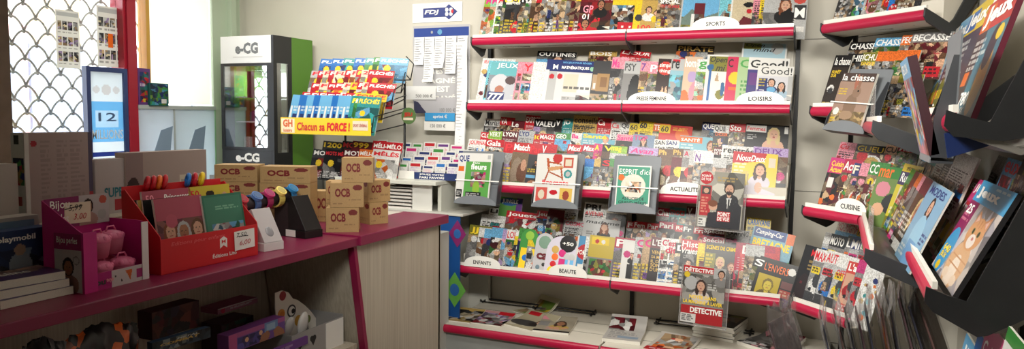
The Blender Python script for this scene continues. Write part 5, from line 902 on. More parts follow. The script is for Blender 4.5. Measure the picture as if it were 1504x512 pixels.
# ---- wrapped comics in the bin at the foot of the corner rack
M_BAG = film('crinkled_bag', (0.97, 0.97, 0.97), 0.22, 0.2, 0.8, 0.10)
bin_ = thing('browser_bin', 'low dark bin of bagged comics at the foot of the corner rack', 'bin', (-0.10, 3.45, 0), R(-45))
MB().prism([(-0.12, 0.0), (0.66, 0.0), (0.66, 0.72), (0.50, 0.71), (0.05, 0.475), (-0.12, 0.475)], 'y', -0.30, 0.06).build('body', M_DARK, bin_)
MB().box((-0.12, -0.315, 0.36), (0.66, -0.30, 0.40)).build('front_lip', M_LIP, bin_)
def bagged(tl, zt, length, w_, lean, yaw, cover, label, seed, flap=0.05):
    p = atZ(*tl, zt); h_ = 0.30
    M = Matrix.Translation(p) @ Matrix.Rotation(yaw, 4, 'Z') @ Matrix.Rotation(lean, 4, 'Y')
    t = thing('bagged_comic', label, 'comic', M=M, group='bagged comics')
    r = random.Random(seed)
    # local: -y towards the viewer along the top edge, z up from the top edge downwards
    MB().box((0.0, -length, -h_), (0.006, 0, -0.012)).build('comic_book', mat('comic_dark_%d' % (seed % 4), [(74, 56, 60), (50, 50, 60), (84, 62, 58), (34, 32, 38)][seed % 4], 0.35, noise=.5, scale=9), t)
    nx, nz = 10, 8; vs = []; fs = []
    for s_, x0 in ((0, -0.005), (1, 0.012)):
        b = len(vs)
        for j in range(nz+1):
            for i in range(nx+1):
                y = 0.012-(length+0.024)*i/nx; z = -h_-0.005+(h_+flap)*j/nz
                wob = 0.004*math.sin(9*i/nx+seed)+0.005*r.uniform(-1, 1)*(1 if j > nz-3 else .4)
                pinch = 0.8 if j == nz else (0.4 if j == nz-1 else 0)
                x = x0*(1-pinch)+0.004*pinch+wob+(0.012*(j-nz+2) if j > nz-2 else 0)
                zz = z+(0.014*math.sin(3.1*i+seed) if j == nz else 0)
                vs.append((x, y, zz))
        for j in range(nz):
            for i in range(nx):
                q = (b+j*(nx+1)+i, b+j*(nx+1)+i+1, b+(j+1)*(nx+1)+i+1, b+(j+1)*(nx+1)+i); fs.append(q if s_ else q[::-1])
    MB().add(vs, fs).build('clear_bag', M_BAG, t)
    if cover:
        cv = sheet(t, cover, length, h_-0.012, .004, 0, seed, 'cover'); cv.matrix_local = Matrix.Translation((-0.0012, 0, -h_)) @ Matrix.Rotation(R(-90), 4, 'Z')
    return t
dk = lambda c: [('bg', (30, 24, 28)), ('noise', 0, 0, 1, 1, ['black', 'charcoal', c, 'black', 'maroon', 'black'], 30)]
bag_list = [((1160, 452), .79, .26, -18), ((1202, 450), .80, .26, -14), ((1222, 448), .82, .26, -14), ((1238, 446), .84, .26, -14), ((1254, 444), .86, .25, -13), ((1268, 438), .89, .25, -12), ((1284, 426), .935, .25, -12), ((1300, 428), .94, .25, -12), ((1318, 412), 1.0, .26, -16), ((1340, 424), .98, .26, -18), ((1352, 404), 1.035, .27, -20)]
cvs = ['pink', 'grey', 'blue', 'grey', 'brown', 'gold', None, 'tan', 'maroon', 'charcoal', 'purple']
blab = ['bagged comic leaning out over the corner shelf end, greyish pink', 'bagged grey comic second from the leaning one', 'bagged blue comic third from the leaning one', 'bagged grey comic fourth from the leaning one', 'bagged brown comic fifth from the leaning one', 'bagged gold comic sixth from the leaning one', 'bagged comic with orange and yellow cover', 'bagged tan comic just beyond the orange one', 'bagged maroon comic under the bracket of the middle bay', 'bagged charcoal comic among the black bags', 'bagged purple comic deepest under the nearest bay']
for i, (tl, zt, ln, le) in enumerate(bag_list):
    c = cvs[i]
    cover = dk(c) if c else [('bg', 'sky'), ('noise', 0, 0, 1, 1, ['orange', 'yellow', 'red', 'sky', 'black', 'white'], 30)]
    if i == 0: cover = [('bg', (150, 126, 122)), ('noise', 0, 0, 1, 1, ['grey', 'pink', 'silver', 'tan', 'peach'], 26)]
    bagged(tl, zt, ln, 0, R(le), R([-16, 4, 4, 3, 2, 0, 2, 0, -4, -8, -10][i]), cover, blab[i], 40+i, .06)
# ---- colouring books low on the right
for i, (tl, tr, bg, ti, tc, lab) in enumerate([((1420, 488), (1450, 498), 'sky', 'JEU', 'white', 'sky blue activity book low under the nearest bay'), ((1438, 486), (1468, 500), 'blue', '', 'red', 'blue activity book behind the sky blue one low on the wall'), ((1453, 470), (1490, 482), 'magenta', 'Coloria', 'white', 'magenta colouring book low under the nearest bay'), ((1482, 478), (1526, 492), 'white', 'COLOR', 'crimson', 'white and green colouring book at the low wall end')]):
    f = Frame((0.33, 2.5, 0.80), R(-90))
    on_plane(f, tl, tr, None, 0.03-.008*i, 0, R(10), [('bg', bg), ('rect', 0, .9, 1, 1, 'green' if bg == 'white' else bg), ('noise', .1, .05, .9, .6, [bg, 'white', tc, 'pink', 'yellow'], 20)], [F(ti, .08, .68, .92, .84, tc, bold=.02)] if ti else [], lab, 840+i, t=.006, group='colouring books')
# ================================================================== COUNTER
M_TOP = mat('counter_crimson', (128, 26, 66), 0.38, noise=0.05, scale=6)
M_EDGE = mat('counter_edge', (140, 24, 68), 0.4)
def wood_material():
    m = bpy.data.materials.new('grey_woodgrain'); m.use_nodes = True; nt = m.node_tree; b = nt.nodes['Principled BSDF']; b.inputs['Roughness'].default_value = .5
    tc = nt.nodes.new('ShaderNodeTexCoord'); mp = nt.nodes.new('ShaderNodeMapping'); mp.inputs['Scale'].default_value = (60, 60, 0.9); n = nt.nodes.new('ShaderNodeTexNoise'); n.inputs['Scale'].default_value = 2.2; n.inputs['Detail'].default_value = 5
    r = nt.nodes.new('ShaderNodeValToRGB'); r.color_ramp.elements[0].position = .35; r.color_ramp.elements[1].position = .68
    r.color_ramp.elements[0].color = (*lin((176, 166, 148)), 1); r.color_ramp.elements[1].color = (*lin((196, 187, 170)), 1)
    nt.links.new(tc.outputs['Object'], mp.inputs['Vector']); nt.links.new(mp.outputs['Vector'], n.inputs['Vector']); nt.links.new(n.outputs['Fac'], r.inputs['Fac']); nt.links.new(r.outputs['Color'], b.inputs['Base Color'])
    return m
M_GRAIN = wood_material()
CT = 1.03; CX = -2.02
counter = thing('shop_counter', 'L shaped shop counter with crimson top and grey woodgrain front', 'counter', (0, 0, 0))
YS = 2.83
MB().box((-2.90, YF+0.02, .99), (CX, YS+0.012, CT)).build('worktop', M_TOP, counter, bevel=.004)
MB().box((-2.90, YS, .99), (CX+0.012, 3.68, CT+0.008)).build('worktop', M_TOP, counter, bevel=.004)
MB().box((-2.66, 3.50, .99), (-2.30, 3.66, CT+0.0085)).build('inlay', M_SHELF, counter)
pan = MB().prism([(2.845, .99), (3.655, .99), (3.655, 0), (3.02, 0), (2.845, .99)][:4], 'x', CX-0.055, CX-0.03).build('front_panel', M_GRAIN, counter)
MB().prism([(2.822, .99), (2.845, .99), (3.02, 0), (2.997, 0)], 'x', CX-0.058, CX-0.022).build('edge_band', M_EDGE, counter)
MB().prism([(2.845, .99), (2.86, .99), (3.03, 0), (3.01, 0)], 'x', -2.62, CX-0.056).build('divider', M_GRAIN, counter)
MB().box((-2.66, YF+0.02, 0), (-2.63, 3.66, .99)).build('back_board', M_GRAIN, counter)
MB().box((-2.63, 3.64, 0), (CX-0.03, 3.66, .99)).build('end_panel', M_GRAIN, counter)
NZ = 0.50
MB().box((-2.63, YF+0.02, NZ-.025), (CX-0.06, 2.90, NZ)).build('inner_shelf', M_GRAIN, counter)
MB().box((-2.63, YF+0.02, 0), (CX-0.06, 2.97, .08)).build('plinth', M_GRAIN, counter)

def box_m(p, yaw): return Matrix.Translation(p) @ Matrix.Rotation(yaw, 4, 'Z')
YW = R(90)       # local x -> +Y (into the shop), local -y -> +X (towards the aisle)
# ---- stack of magazines at the near end
for i in range(3):
    a = atZ(108, 431, CT)+Vector((-.006*i, -.008*i, 0)); w_, h_ = .22, .29
    M = Matrix.Translation((a.x, a.y, CT+.001+.0245*i+.024)) @ Matrix.Rotation(R(90-4*i), 4, 'Z') @ Matrix.Translation((-w_, 0, 0)) @ Matrix.Rotation(R(-90), 4, 'X')
    o = magazine(M, w_, h_, .024, [('bg', (96, 70, 120)), ('noise', 0, .25, 1, 1, [(96, 70, 120), (150, 110, 110), (180, 140, 120), (80, 60, 110)], 18), ('rect', 0, 0, 1, .25, (90, 66, 120)), ('lines', .5, .4, .9, .5, 'peach', 1)], [F('féline', .25, .22, .7, .36, 'white', bold=.02)] if i == 2 else [],
       ['lowest magazine of the purple stack on the near counter end', 'middle magazine of the purple stack on the near counter end', 'purple covered magazine on top of the near counter stack'][i], 'purple magazine stack on the counter', .003, 601+i)
# ---- generic carton with printed front, placed by its front lower corners on the counter
def carton(p0, length, dep, h_, yaw, c, label, prims=None, titles=(), seed=0, name='box', cat='box', group=None, cell=.004, side=None, top=None, bev=.0015, roll=0):
    o = MB().box((0, 0, 0), (length, dep, h_)).build(name, mat('board_%s' % (c if isinstance(c, str) else '%d_%d_%d' % c), col(c), .6, noise=.04, scale=25), bevel=bev)
    o.matrix_world = box_m(p0, yaw) @ Matrix.Rotation(roll, 4, 'X'); tag(o, label, cat, group)
    if prims: sheet(o, prims, length, h_, cell, -.0008, seed, 'front_print', m=M_CARD)
    for T in titles:
        kw = T[6] if len(T) > 6 else {}
        lettering(o, T[0], T[1]*length, T[2]*h_, T[3]*length, T[4]*h_, T[5], -.0018, 'lettering', kw.get('bold', .02), kw.get('shear', 0))
    if side:
        A = raster(side[0], dep, h_, cell, seed+7); me = sheet_mesh(A, dep, h_, 0, 0, 'side_print', M_CARD); s = bpy.data.objects.new('side_print', me); C.objects.link(s); s.parent = o
        s.matrix_local = Matrix.Translation((-.0008, dep, 0)) @ Matrix.Rotation(R(-90), 4, 'Z')
        for T in side[1]: 
            q = lettering(s, T[0], T[1]*dep, T[2]*h_, T[3]*dep, T[4]*h_, T[5], -.001, 'lettering', .02)
    return o
# puzzle boxes at the back of the counter, on a raised ledge
led = MB().box((-2.71, 0.4, CT), (-2.50, 2.60, CT+.17)).build('back_ledge', M_GRAIN, counter)
LZ = CT+.17
carton((-2.60, 1.30, LZ), .35, .06, .215, YW, (206, 200, 192), 'white box end behind the playing set, nearest the door', [('bg', (206, 200, 192)), ('lines', .3, .1, .8, .6, 'silver', 6)], seed=611)
carton((-2.59, 1.67, LZ), .255, .07, .32, YW, (196, 178, 172), 'tall pale puzzle box standing at the back of the counter', [('bg', (188, 168, 164)), ('rect', 0, 0, .06, 1, 'white'), ('rect', .93, 0, 1, 1, (90, 84, 110)), ('rect', .93, 0, 1, .3, (190, 60, 70)), ('lines', .22, .1, .40, .92, (164, 146, 144), 16), ('lines', .45, .1, .62, .92, (164, 146, 144), 16), ('lines', .66, .1, .88, .92, (164, 146, 144), 16), ('circ', .13, .88, .045, (180, 30, 50))],
   [F('PUZZLE', .10, .60, .15, .80, (180, 30, 50))][:0], seed=612, side=([('bg', 'white'), ('noise', .1, .42, .95, .72, ['gold', 'navy', 'red', 'tan', 'green'], 12), ('rect', .3, .2, .7, .3, (190, 60, 60)), ('rect', .2, .88, .6, .97, 'charcoal')], []))
carton((-2.59, 1.935, LZ), .20, .05, .215, YW, (204, 196, 192), 'white box with a coloured title between the two puzzle boxes', [('bg', (204, 196, 192)), ('rect', .4, .05, 1, .25, (190, 60, 66))], [F('SUPERCO', .18, .30, .98, .48, (40, 120, 130), bold=.03)], seed=613)
carton((-2.58, 2.06, LZ), .41, .06, .235, YW, (176, 156, 146), 'long beige puzzle box behind the red book display', [('bg', (176, 158, 148)), ('rect', 0, 0, .2, 1, (150, 128, 124)), ('ell', .08, .3, .08, .28, (60, 40, 40)), ('ell', .08, .22, .05, .2, 'skin'), ('rect', .64, .1, .92, .56, (214, 204, 180)), ('lines', .66, .15, .9, .5, 'grey', 3), ('ell', .6, .14, .07, .12, (70, 50, 46))], seed=614)
# playing set boxes at the left
carton((-2.42, 1.31, CT), .29, .07, .225, YW, (190, 184, 178), 'flat topped white toy box lying behind the blue playing set', [('bg', (190, 184, 178)), ('rect', .45, .75, .95, .95, (110, 140, 170))], seed=615)
carton((-2.34, 1.40, CT), .185, .06, .195, YW, (34, 62, 110), 'blue playing set box with white lettering, left of the pink display', [('bg', (30, 56, 104)), ('noise', .05, .05, .95, .70, [(30, 56, 104), (60, 90, 130), (20, 36, 70), (120, 140, 160)], 20), ('ell', .45, .42, .2, .22, (130, 140, 150)), ('ell', .45, .68, .1, .09, (170, 140, 120)), ('rect', .0, .0, 1, .08, (20, 30, 60))], [F('playmobil', .08, .80, .72, .92, 'white', bold=.03)], seed=616)
# ---- pink jewellery display box
def pink_display():
    p = Vector((-2.13, 1.545, CT)); L = .245; D = .17
    t = thing('display_box', 'magenta and white cardboard display box holding pink toy pots', 'display box', M=box_m(p, R(94)))
    mg = mat('magenta_board', (196, 30, 128), .5)
    # front low wall
    MB().box((0, 0, 0), (L, .003, .055)).build('front_wall', mg, t)
    sheet(t, [('bg', (198, 30, 130)), ('rect', .40, 0, 1, 1, (226, 218, 220)), ('rect', .80, .2, .97, .75, (180, 40, 120)), ('poly', [(.62, .85), (.74, .85), (.70, .2)], 'orange'), ('circ', .46, .6, .015, 'charcoal'), ('circ', .56, .3, .015, 'charcoal')], L, .055, .003, -.0008, 621, 'front_print', m=M_CARD)
    lettering(t, 'lou', .03, .016, .075, .036, 'charcoal', -.0016, bold=.04); lettering(t, 'toys', .078, .018, .105, .034, 'pink', -.0016, bold=.04)
    MB().prism([(0, .0), (D, 0), (D, .285), (.02, .20), (0, .19)], 'x', -.003, 0).build('side_wall', mg, t)
    MB().prism([(0, .0), (D, 0), (D, .20), (.05, .20), (0, .195)], 'x', L, L+.003).build('side_wall', mg, t)
    MB().box((L-.024, -.003, .0), (L+.003, 0, .197)).build('front_post', mat('white_board', (226, 220, 222), .55), t)
    MB().box((-.003, -.003, .0), (.045, 0, .192)).build('front_post', mg, t)
    MB().box((0, D, 0), (L, D+.003, .19)).build('back_wall', mg, t)
    hb = MB().box((0, D-.004, .19), (L*.99, D, .285)).build('header_card', mg, t)
    h_ = sheet(t, [('bg', (150, 34, 104)), ('rect', .52, 0, 1, 1, (208, 200, 202)), ('face', .66, .60, .08, 'skin2', 'hair', (190, 150, 140)), ('circ', .9, .80, .06, (210, 90, 70)), ('circ', .88, .3, .07, 'silver')], L*.99, .10, .003, 0, 622, 'header_print', m=M_CARD); h_.location = (0, D-.0055, .188)
    q = lettering(t, 'Bijou', .02, .245, .09, .28, 'white', D-.0075); q = lettering(t, 'perles', .02, .195, .085, .235, 'white', D-.0075)
    # side print (faces the camera side)
    A = raster([('bg', (212, 206, 206)), ('rect', 0, .72, 1, 1, (170, 36, 112)), ('face', .5, .42, .2, 'skin2', 'hair', (150, 110, 100)), ('circ', .8, .55, .12, 'grey'), ('circ', .8, .55, .09, (212, 206, 206))], .115, .185, .003, 623); me = sheet_mesh(A, .115, .185, 0, 0, 'side_print', M_CARD)
    s = bpy.data.objects.new('side_print', me); C.objects.link(s); s.parent = t; s.matrix_local = Matrix.Translation((-.0045, .12, .002)) @ Matrix.Rotation(R(-90), 4, 'Z')
    lettering(s, 'Bijou perles', .012, .148, .10, .175, 'white', -.001)
    c = carton((0, 0, 0), .085, .001, .06, 0, 'cream', 'white price card reading 5,99 and 3,00 on the magenta display', name='price_card', cat='price card', bev=0)
    c.matrix_world = t.matrix_world @ Matrix.Translation((.07, D-.0065, .20)) @ Matrix.Rotation(R(2), 4, 'Y')
    c.scale = (1.15, 1, 1.15)
    lettering(c, '5,99', .012, .034, .055, .054, 'black', -.001, bold=0, shear=.2); lettering(c, '3,00', .028, .008, .07, .028, (180, 40, 50), -.001, bold=0, shear=.2)
    MB().box((.006, -.0012, .040), (.064, -.0008, .0425), Matrix.Rotation(R(-9), 4, 'Y')).build('strike', cmat('black'), c)
    # toy pots: clear tubs with pink beads
    pk = translucent('pink_plastic', (226, 130, 160), .6)
    for i, (x, y, z) in enumerate([(.098, .05, .0), (.185, .05, .0), (.098, .125, .0), (.185, .125, .0), (.105, .065, .088), (.18, .09, .088)]):
        M = t.matrix_world @ Matrix.Translation((x, y, z+.004)); r = .040
        pt = thing('toy_pot', ['pink bead pot at the front of the magenta box, nearer end', 'pink bead pot at the front of the magenta box, farther end', 'pink bead pot behind, nearer end of the magenta box', 'pink bead pot behind, farther end of the magenta box', 'upper pink bead pot in front of the price card', 'upper pink bead pot beside the price card'][i], 'toy', M=M, group='pink bead pots in the magenta box')
        mb = MB(); n = 16; prof = [(.75, 0), (.92, .3), (1, .55)]
        pts = [(0, 0, .0), (0, 0, .03), (0, 0, .055)]; mb.tube(pts, [r*.75, r*.92, r], 16); mb.build('pot', pk, pt, smooth=True)
        mb = MB(); mb.ell((0, 0, .058), (r*1.05, r*1.05, .022), 16, 8)
        for k in range(8): mb.ell((r*.8*math.cos(k*PI/4), r*.8*math.sin(k*PI/4), .062), (.011, .011, .011), 8, 5)
        mb.build('flower_lid', mat('pink_lid', (232, 120, 160), .35), pt, smooth=True)
        mb = MB(); mb.tube([(-.02, 0, .075), (-.012, 0, .092), (.012, 0, .092), (.02, 0, .075)], .003, 6); mb.build('handle', mat('pink_lid', (232, 120, 160), .35), pt, smooth=True)
pink_display()
# ---- red book display
def red_display():
    p = atZ(238, 404, CT); q = atZ(378, 374, CT); d = q-p; L = d.length; yaw = math.atan2(d.y, d.x); D = .20
    t = thing('display_box', 'red cardboard display box full of picture books, white emblem on its front', 'display box', M=box_m(p, yaw))
    rd = mat('red_board', (206, 34, 40), .5)
    MB().box((0, 0, 0), (L, .003, .125)).build('front_wall', rd, t)
    MB().prism([(0, 0), (D, 0), (D, .285), (D-.02, .29), (.003, .135), (0, .125)], 'x', -.003, 0).build('side_wall', rd, t)
    MB().prism([(0, 0), (D, 0), (D, .285), (D-.02, .29), (.003, .135), (0, .125)], 'x', L, L+.003).build('side_wall', rd, t)
    MB().box((0, D, 0), (L, D+.003, .30)).build('back_wall', rd, t)
    MB().box((0, 0, 0), (L, D, .003)).build('bottom', rd, t); MB().box((0, .02, .003), (L, D-.005, .034)).build('inner_riser', rd, t)
    lettering(t, 'Editions pour enfants', .04, .092, .28, .110, (228, 110, 110), -.001, bold=.0, shear=.2)
    lettering(t, 'Éditions Lito', .22, .022, .335, .040, 'white', -.001, bold=.02)
    e = MB(); e.prism([(.255, .055), (.272, .066), (.289, .055), (.289, .090), (.272, .100), (.255, .090)], 'y', -.0012, -.0004); e.build('emblem', cmat('white'), t)
    MB().prism([(.263, .072), (.272, .080), (.281, .072), (.281, .088), (.272, .082), (.263, .088)], 'y', -.002, -.0013).build('emblem', rd, t)
    c = carton((0, 0, 0), .085, .001, .062, 0, 'white', 'white price card reading 7,50 and 6,00 on the red display', name='price_card', cat='price card', bev=0); c.matrix_world = t.matrix_world @ Matrix.Translation((L-.118, -.004, .035)) @ Matrix.Rotation(R(-2), 4, 'Y')
    c.scale = (1.2, 1, 1.2)
    lettering(c, '7,50', .008, .040, .05, .056, 'black', -.001, bold=0, shear=.2); lettering(c, '6,00', .02, .012, .066, .030, (180, 40, 60), -.001, bold=0, shear=.2)
    MB().box((.006, -.0012, .046), (.052, -.0008, .0482), Matrix.Rotation(R(6), 4, 'Y')).build('strike', cmat('black'), c)
    # books standing in it
    spec = [(.00, .145, 'brown', '', 'brown book edge at the nearer end of the red display'), (.012, .13, 'gold', '', 'gold book edge at the nearer end of the red display'), (.024, .12, 'charcoal', '', 'dark book behind the princess books in the red display')]
    for i, (x, y, c_, ti, lb) in enumerate(spec):
        magazine(t.matrix_world @ Matrix.Translation((x+.004, y-.02, .04)) @ Matrix.Rotation(R(-8), 4, 'X'), .2, .215, .006, [('bg', c_), ('noise', 0, 0, 1, 1, [c_, 'tan', 'black'], 10)], [], lb, 'picture books in the red display', .004, 630+i, name='picture_book', cat='book')
    pr = lambda: [('bg', (190, 84, 104)), ('noise', 0, .0, 1, .62, [(170, 90, 100), (190, 120, 110), (150, 70, 90)], 18), ('face', .25, .42, .13, 'skin', 'redhair', 'crimson', 'long'), ('face', .52, .40, .13, 'skin2', 'silver', 'navy', 'long'), ('face', .82, .42, .13, 'skin', 'brown', 'gold', 'long'), ('circ', .3, .6, .12, (200, 90, 110))]
    magazine(t.matrix_world @ Matrix.Translation((.035, .105, .035)) @ Matrix.Rotation(R(-9), 4, 'X'), .21, .25, .010, pr(), [F('Princesses', .42, .84, .95, .93, 'white', shear=.2), F('du monde', .5, .75, .9, .82, 'white', shear=.2), F('50', .06, .82, .22, .94, 'pink')], 'rear pink princess picture book in the red display', 'picture books in the red display', .003, 640, name='picture_book', cat='book')
    magazine(t.matrix_world @ Matrix.Translation((.045, .055, .045)) @ Matrix.Rotation(R(-11), 4, 'X'), .21, .215, .010, pr(), [], 'front pink princess picture book with three figures', 'picture books in the red display', .003, 641, name='picture_book', cat='book')
    magazine(t.matrix_world @ Matrix.Translation((.235, .105, .035)) @ Matrix.Rotation(R(-9), 4, 'X'), .20, .25, .010, [('bg', (220, 196, 60)), ('rect', 0, 0, 1, .58, 'green'), ('circ', .5, .80, .08, 'skin'), ('ell', .5, .87, .1, .05, 'hair'), ('ell', .5, .66, .1, .09, 'red'), ('circ', .85, .82, .07, 'skin'), ('ell', .86, .7, .1, .08, 'sky'), ('lines', .05, .62, .4, .66, 'green', 1)], [F('50', .04, .82, .24, .94, 'red')], 'yellow and green picture book with children, rear of the red display', 'picture books in the red display', .003, 642, name='picture_book', cat='book')
    magazine(t.matrix_world @ Matrix.Translation((.245, .045, .045)) @ Matrix.Rotation(R(-11), 4, 'X'), .195, .21, .010, [('bg', (54, 120, 96)), ('rect', .04, .04, .96, .96, (70, 136, 110)), ('noise', .15, .05, .95, .45, ['silver', 'white', 'pink', 'grey', 'sky', (54, 120, 96)], 26), ('lines', .3, .7, .9, .8, 'mint', 2)], [], 'green picture book at the front of the red display', 'picture books in the red display', .003, 643, name='picture_book', cat='book')
    # bead bracelets rolled on top of the back edge
    for i, (x, c_, lb) in enumerate([(.09, 'red', 'red rolled band on the back edge of the red display, nearest'), (.115, 'red', 'second red rolled band on the back edge of the red display'), (.14, 'orange', 'orange red rolled band on the back edge of the red display'), (.165, 'red', 'third red rolled band on the back edge of the red display'), (.27, 'blue', 'blue rolled band on the back edge of the red display'), (.30, 'red', 'red rolled band between the blue and yellow ones'), (.335, 'yellow', 'yellow rolled band on the back edge of the red display')]):
        mb = MB(); n = 18; rr = .021
        mb.tube([(rr*math.cos(2*PI*k/n), 0, rr*math.sin(2*PI*k/n)) for k in range(n+1)], .0085, 8, cap=False)
        o = mb.build('slap_band', mat('band_%s' % c_, col(c_), .35), smooth=True); o.matrix_world = t.matrix_world @ Matrix.Translation((x, D-.015, .306)) @ Matrix.Rotation(R(60), 4, 'Z') @ Matrix.Rotation(R(12), 4, 'X'); tag(o, lb, 'bracelet', 'rolled bands on the red display')
red_display()
# ---- watch display boxes and the watches on a roll behind them
def wedge(p, yaw, L, D, H, dark, label):
    t = thing('watch_box', label, 'box', M=box_m(p, yaw))
    c = mat('gift_box_black', (16, 14, 15), .4) if dark else mat('gift_box_white', (214, 210, 208), .45)
    MB().box((0, 0, 0), (L, D, .035)).build('base', c, t, bevel=.002)
    MB().prism([(.0, .036), (D, .036), (D+.02, H), (D-.035, H+.02)], 'x', .004, L-.004).build('cushion', mat('cushion_black', (22, 20, 22), .5) if dark else mat('cushion_white', (190, 184, 184), .5), t, bevel=.002)
    if dark: MB().box((-.002, D*.5, .003), (.0, D, .034)).build('label', cmat('white'), t)
    return t
p = atZ(388, 370, CT); wt = wedge(p, R(80), .10, .12, .15, False, 'white sloping watch box with a white watch, beside the red display')
# a white watch lying on the slope
mb = MB(); mb.box((.035, .012, .046), (.060, .018, .150), Matrix.Translation((0, .016, 0)) @ Matrix.Rotation(R(-28), 4, 'X') @ Matrix.Translation((0, -.02, -.01)))
mb.build('watch_strap', mat('white_strap', (236, 234, 232), .3), wt, bevel=.002)
mb = MB(); mb.ell((0, 0, 0), (.02, .006, .024), 16, 8, Matrix.Translation((.048, .026, .075)) @ Matrix.Rotation(R(-28), 4, 'X')); mb.build('watch_face', mat('watch_face_grey', (150, 150, 154), .2), wt, smooth=True)
p = atZ(448, 351, CT); wedge(p, R(80), .105, .13, .17, True, 'black sloping watch box with a white label, beside the stacked cartons')
# watches threaded on a roll
a = Vector((-2.33, 2.30, CT+.165)); b = Vector((-2.36, 2.76, CT+.185)); dr = (b-a).normalized()
roll_t = thing('watch_roll', 'dark bar on feet carrying the coloured watches behind the watch boxes', 'stand', (a.x, a.y, CT))
mb = MB(); mb.tube([(0, 0, .165), tuple(b-Vector((a.x, a.y, CT)))], .028, 14); mb.build('bar', mat('roll_dark', (40, 30, 32), .6), roll_t, smooth=True)
MB().box((-.04, .02, 0), (.04, .04, .15)).build('foot', mat('roll_dark', (40, 30, 32), .6), roll_t); MB().box((-.07, .40, 0), (.01, .42, .16)).build('foot', mat('roll_dark', (40, 30, 32), .6), roll_t)
for i, (f, c_, lb) in enumerate([(.03, (26, 24, 30), 'black watch at the nearer end of the watch bar'), (.22, (150, 30, 44), 'red watch second on the watch bar'), (.42, (70, 100, 150), 'blue grey watch in the middle of the watch bar'), (.60, (160, 40, 90), 'magenta watch on the watch bar'), (.78, (206, 186, 96), 'yellow watch on the watch bar'), (.97, (40, 110, 160), 'bright blue watch at the farther end of the watch bar')]):
    pc = a.lerp(b, f); t = thing('wrist_watch', lb, 'watch', M=Matrix.Translation(pc) @ dr.to_track_quat('Y', 'Z').to_matrix().to_4x4(), group='coloured watches on the bar')
    mb = MB(); n = 20; w_ = .017; vs = []; 
    for k in range(n):
        an = 2*PI*k/n
        for (rr, yy_) in ((.034, -w_), (.041, -w_*.9), (.041, w_*.9), (.034, w_)): vs.append((rr*math.cos(an), yy_, rr*math.sin(an)))
    fs = [(4*k+j, 4*k+(j+1) % 4, 4*((k+1) % n)+(j+1) % 4, 4*((k+1) % n)+j) for k in range(n) for j in range(4)]
    mb.add(vs, fs).build('strap', mat('strap_%d' % i, c_, .4), t, smooth=False)
    cs = MB(); dirv = Vector((math.cos(R(50)), 0, math.sin(R(50))))
    M2 = Matrix.Rotation(R(-50), 4, 'Y')
    cs.tube([tuple(M2 @ Vector((.038, 0, 0))), tuple(M2 @ Vector((.052, 0, 0)))], .026, 18); cs.build('case', mat('case_%d' % i, tuple(min(255, int(v*1.2)+10) for v in c_), .3), t, smooth=False)
    MB().tube([tuple(M2 @ Vector((.052, 0, 0))), tuple(M2 @ Vector((.0532, 0, 0)))], .020, 18).build('dial', mat('dial_%d' % i, tuple(min(255, int(v*.8)+40) for v in c_), .2), t)
tagc = carton(atZ(420, 345, CT)+Vector((0, 0, .001)), .07, .03, .012, R(70), 'white', 'small white tag lying between the two watch boxes', name='paper_tag', cat='tag', bev=0)
# ---- cartons of rolling tubes
KR = (186, 150, 98)
def ocb(p, L, D, H, yaw, label, side=True, seed=0, group='kraft cartons on the counter'):
    kr = [('bg', KR), ('lines', .08, .1, .5, .2, (150, 116, 76), 1), ('ell', .82, .80, .14, .12, (120, 40, 34)), ('lines', .55, .25, .95, .36, (150, 116, 76), 1), ('grain', .05)]
    o = carton(p, L, D, H, yaw, KR, label, kr, [('OCB', .14, .42, .60, .78, (110, 26, 30), {'bold': .04})], seed=seed, name='kraft_carton', cat='carton', group=group, cell=.003,
               side=([('bg', KR), ('ell', .75, .82, .2, .12, (120, 40, 34)), ('lines', .1, .1, .9, .3, (160, 126, 84), 2), ('grain', .05)], []) if side else None)
    # light top face and the OCB end on the farther side
    return o
g = .1185
def ocb_xy(p, pw, z, H, D, lab, i, yaw):
    """front lower left corner p, right end on the ray of pixel column pw"""
    e = Vector((math.cos(yaw), math.sin(yaw), 0)); q = ray(pw, 330); L = (p.x*q[1]-p.y*q[0])/(e.y*q[0]-e.x*q[1])
    return ocb(Vector((p.x, p.y, CT+z+.0005)), L, D, H, yaw, lab, True, i)
YQ = CT+.008
p = atZ(479, 341, YQ)
for k, (dx, dy, pw, yw, lab) in enumerate([(0, 0, 527, 32, 'lowest kraft carton of the front stack at the counter corner'), (.016, .012, 534, 34, 'middle kraft carton of the front stack at the counter corner'), (.055, .05, 548, 30, 'topmost kraft carton of the counter corner stack')]):
    ocb_xy(Vector((p.x+dx, p.y+dy, 0)), pw, .008+g*k, .117, .11, lab, 660+k, R(yw))
p = atZ(543, 330, YQ)
ocb_xy(p, 570, .008, .112, .10, 'lowest kraft carton of the rear stack behind the front one', 663, R(66))
ocb_xy(p+Vector((-.01, 0, 0)), 573, .122, .112, .10, 'upper kraft carton of the rear stack behind the front one', 664, R(62))
p = Vector((-2.36, 3.03, 0))
ocb_xy(p, 500, .008, .110, .09, 'kraft carton behind the front stack, lowest', 665, R(28))
ocb_xy(p, 503, .119, .112, .09, 'kraft carton behind the front stack, upper', 666, R(26))
HL = .0795
YL = R(25)
for k in range(4):
    pp = atX(314, 240, -2.74); ocb_xy(Vector((-2.74+.004*(k % 2), pp.y, 0)), 379, (HL+.0005)*k, HL, .12, ['lowest carton of the long pile nearest the window', 'second carton of the long pile nearest the window', 'third carton of the long pile nearest the window', 'top carton of the long pile nearest the window'][k], 670+k, YL)
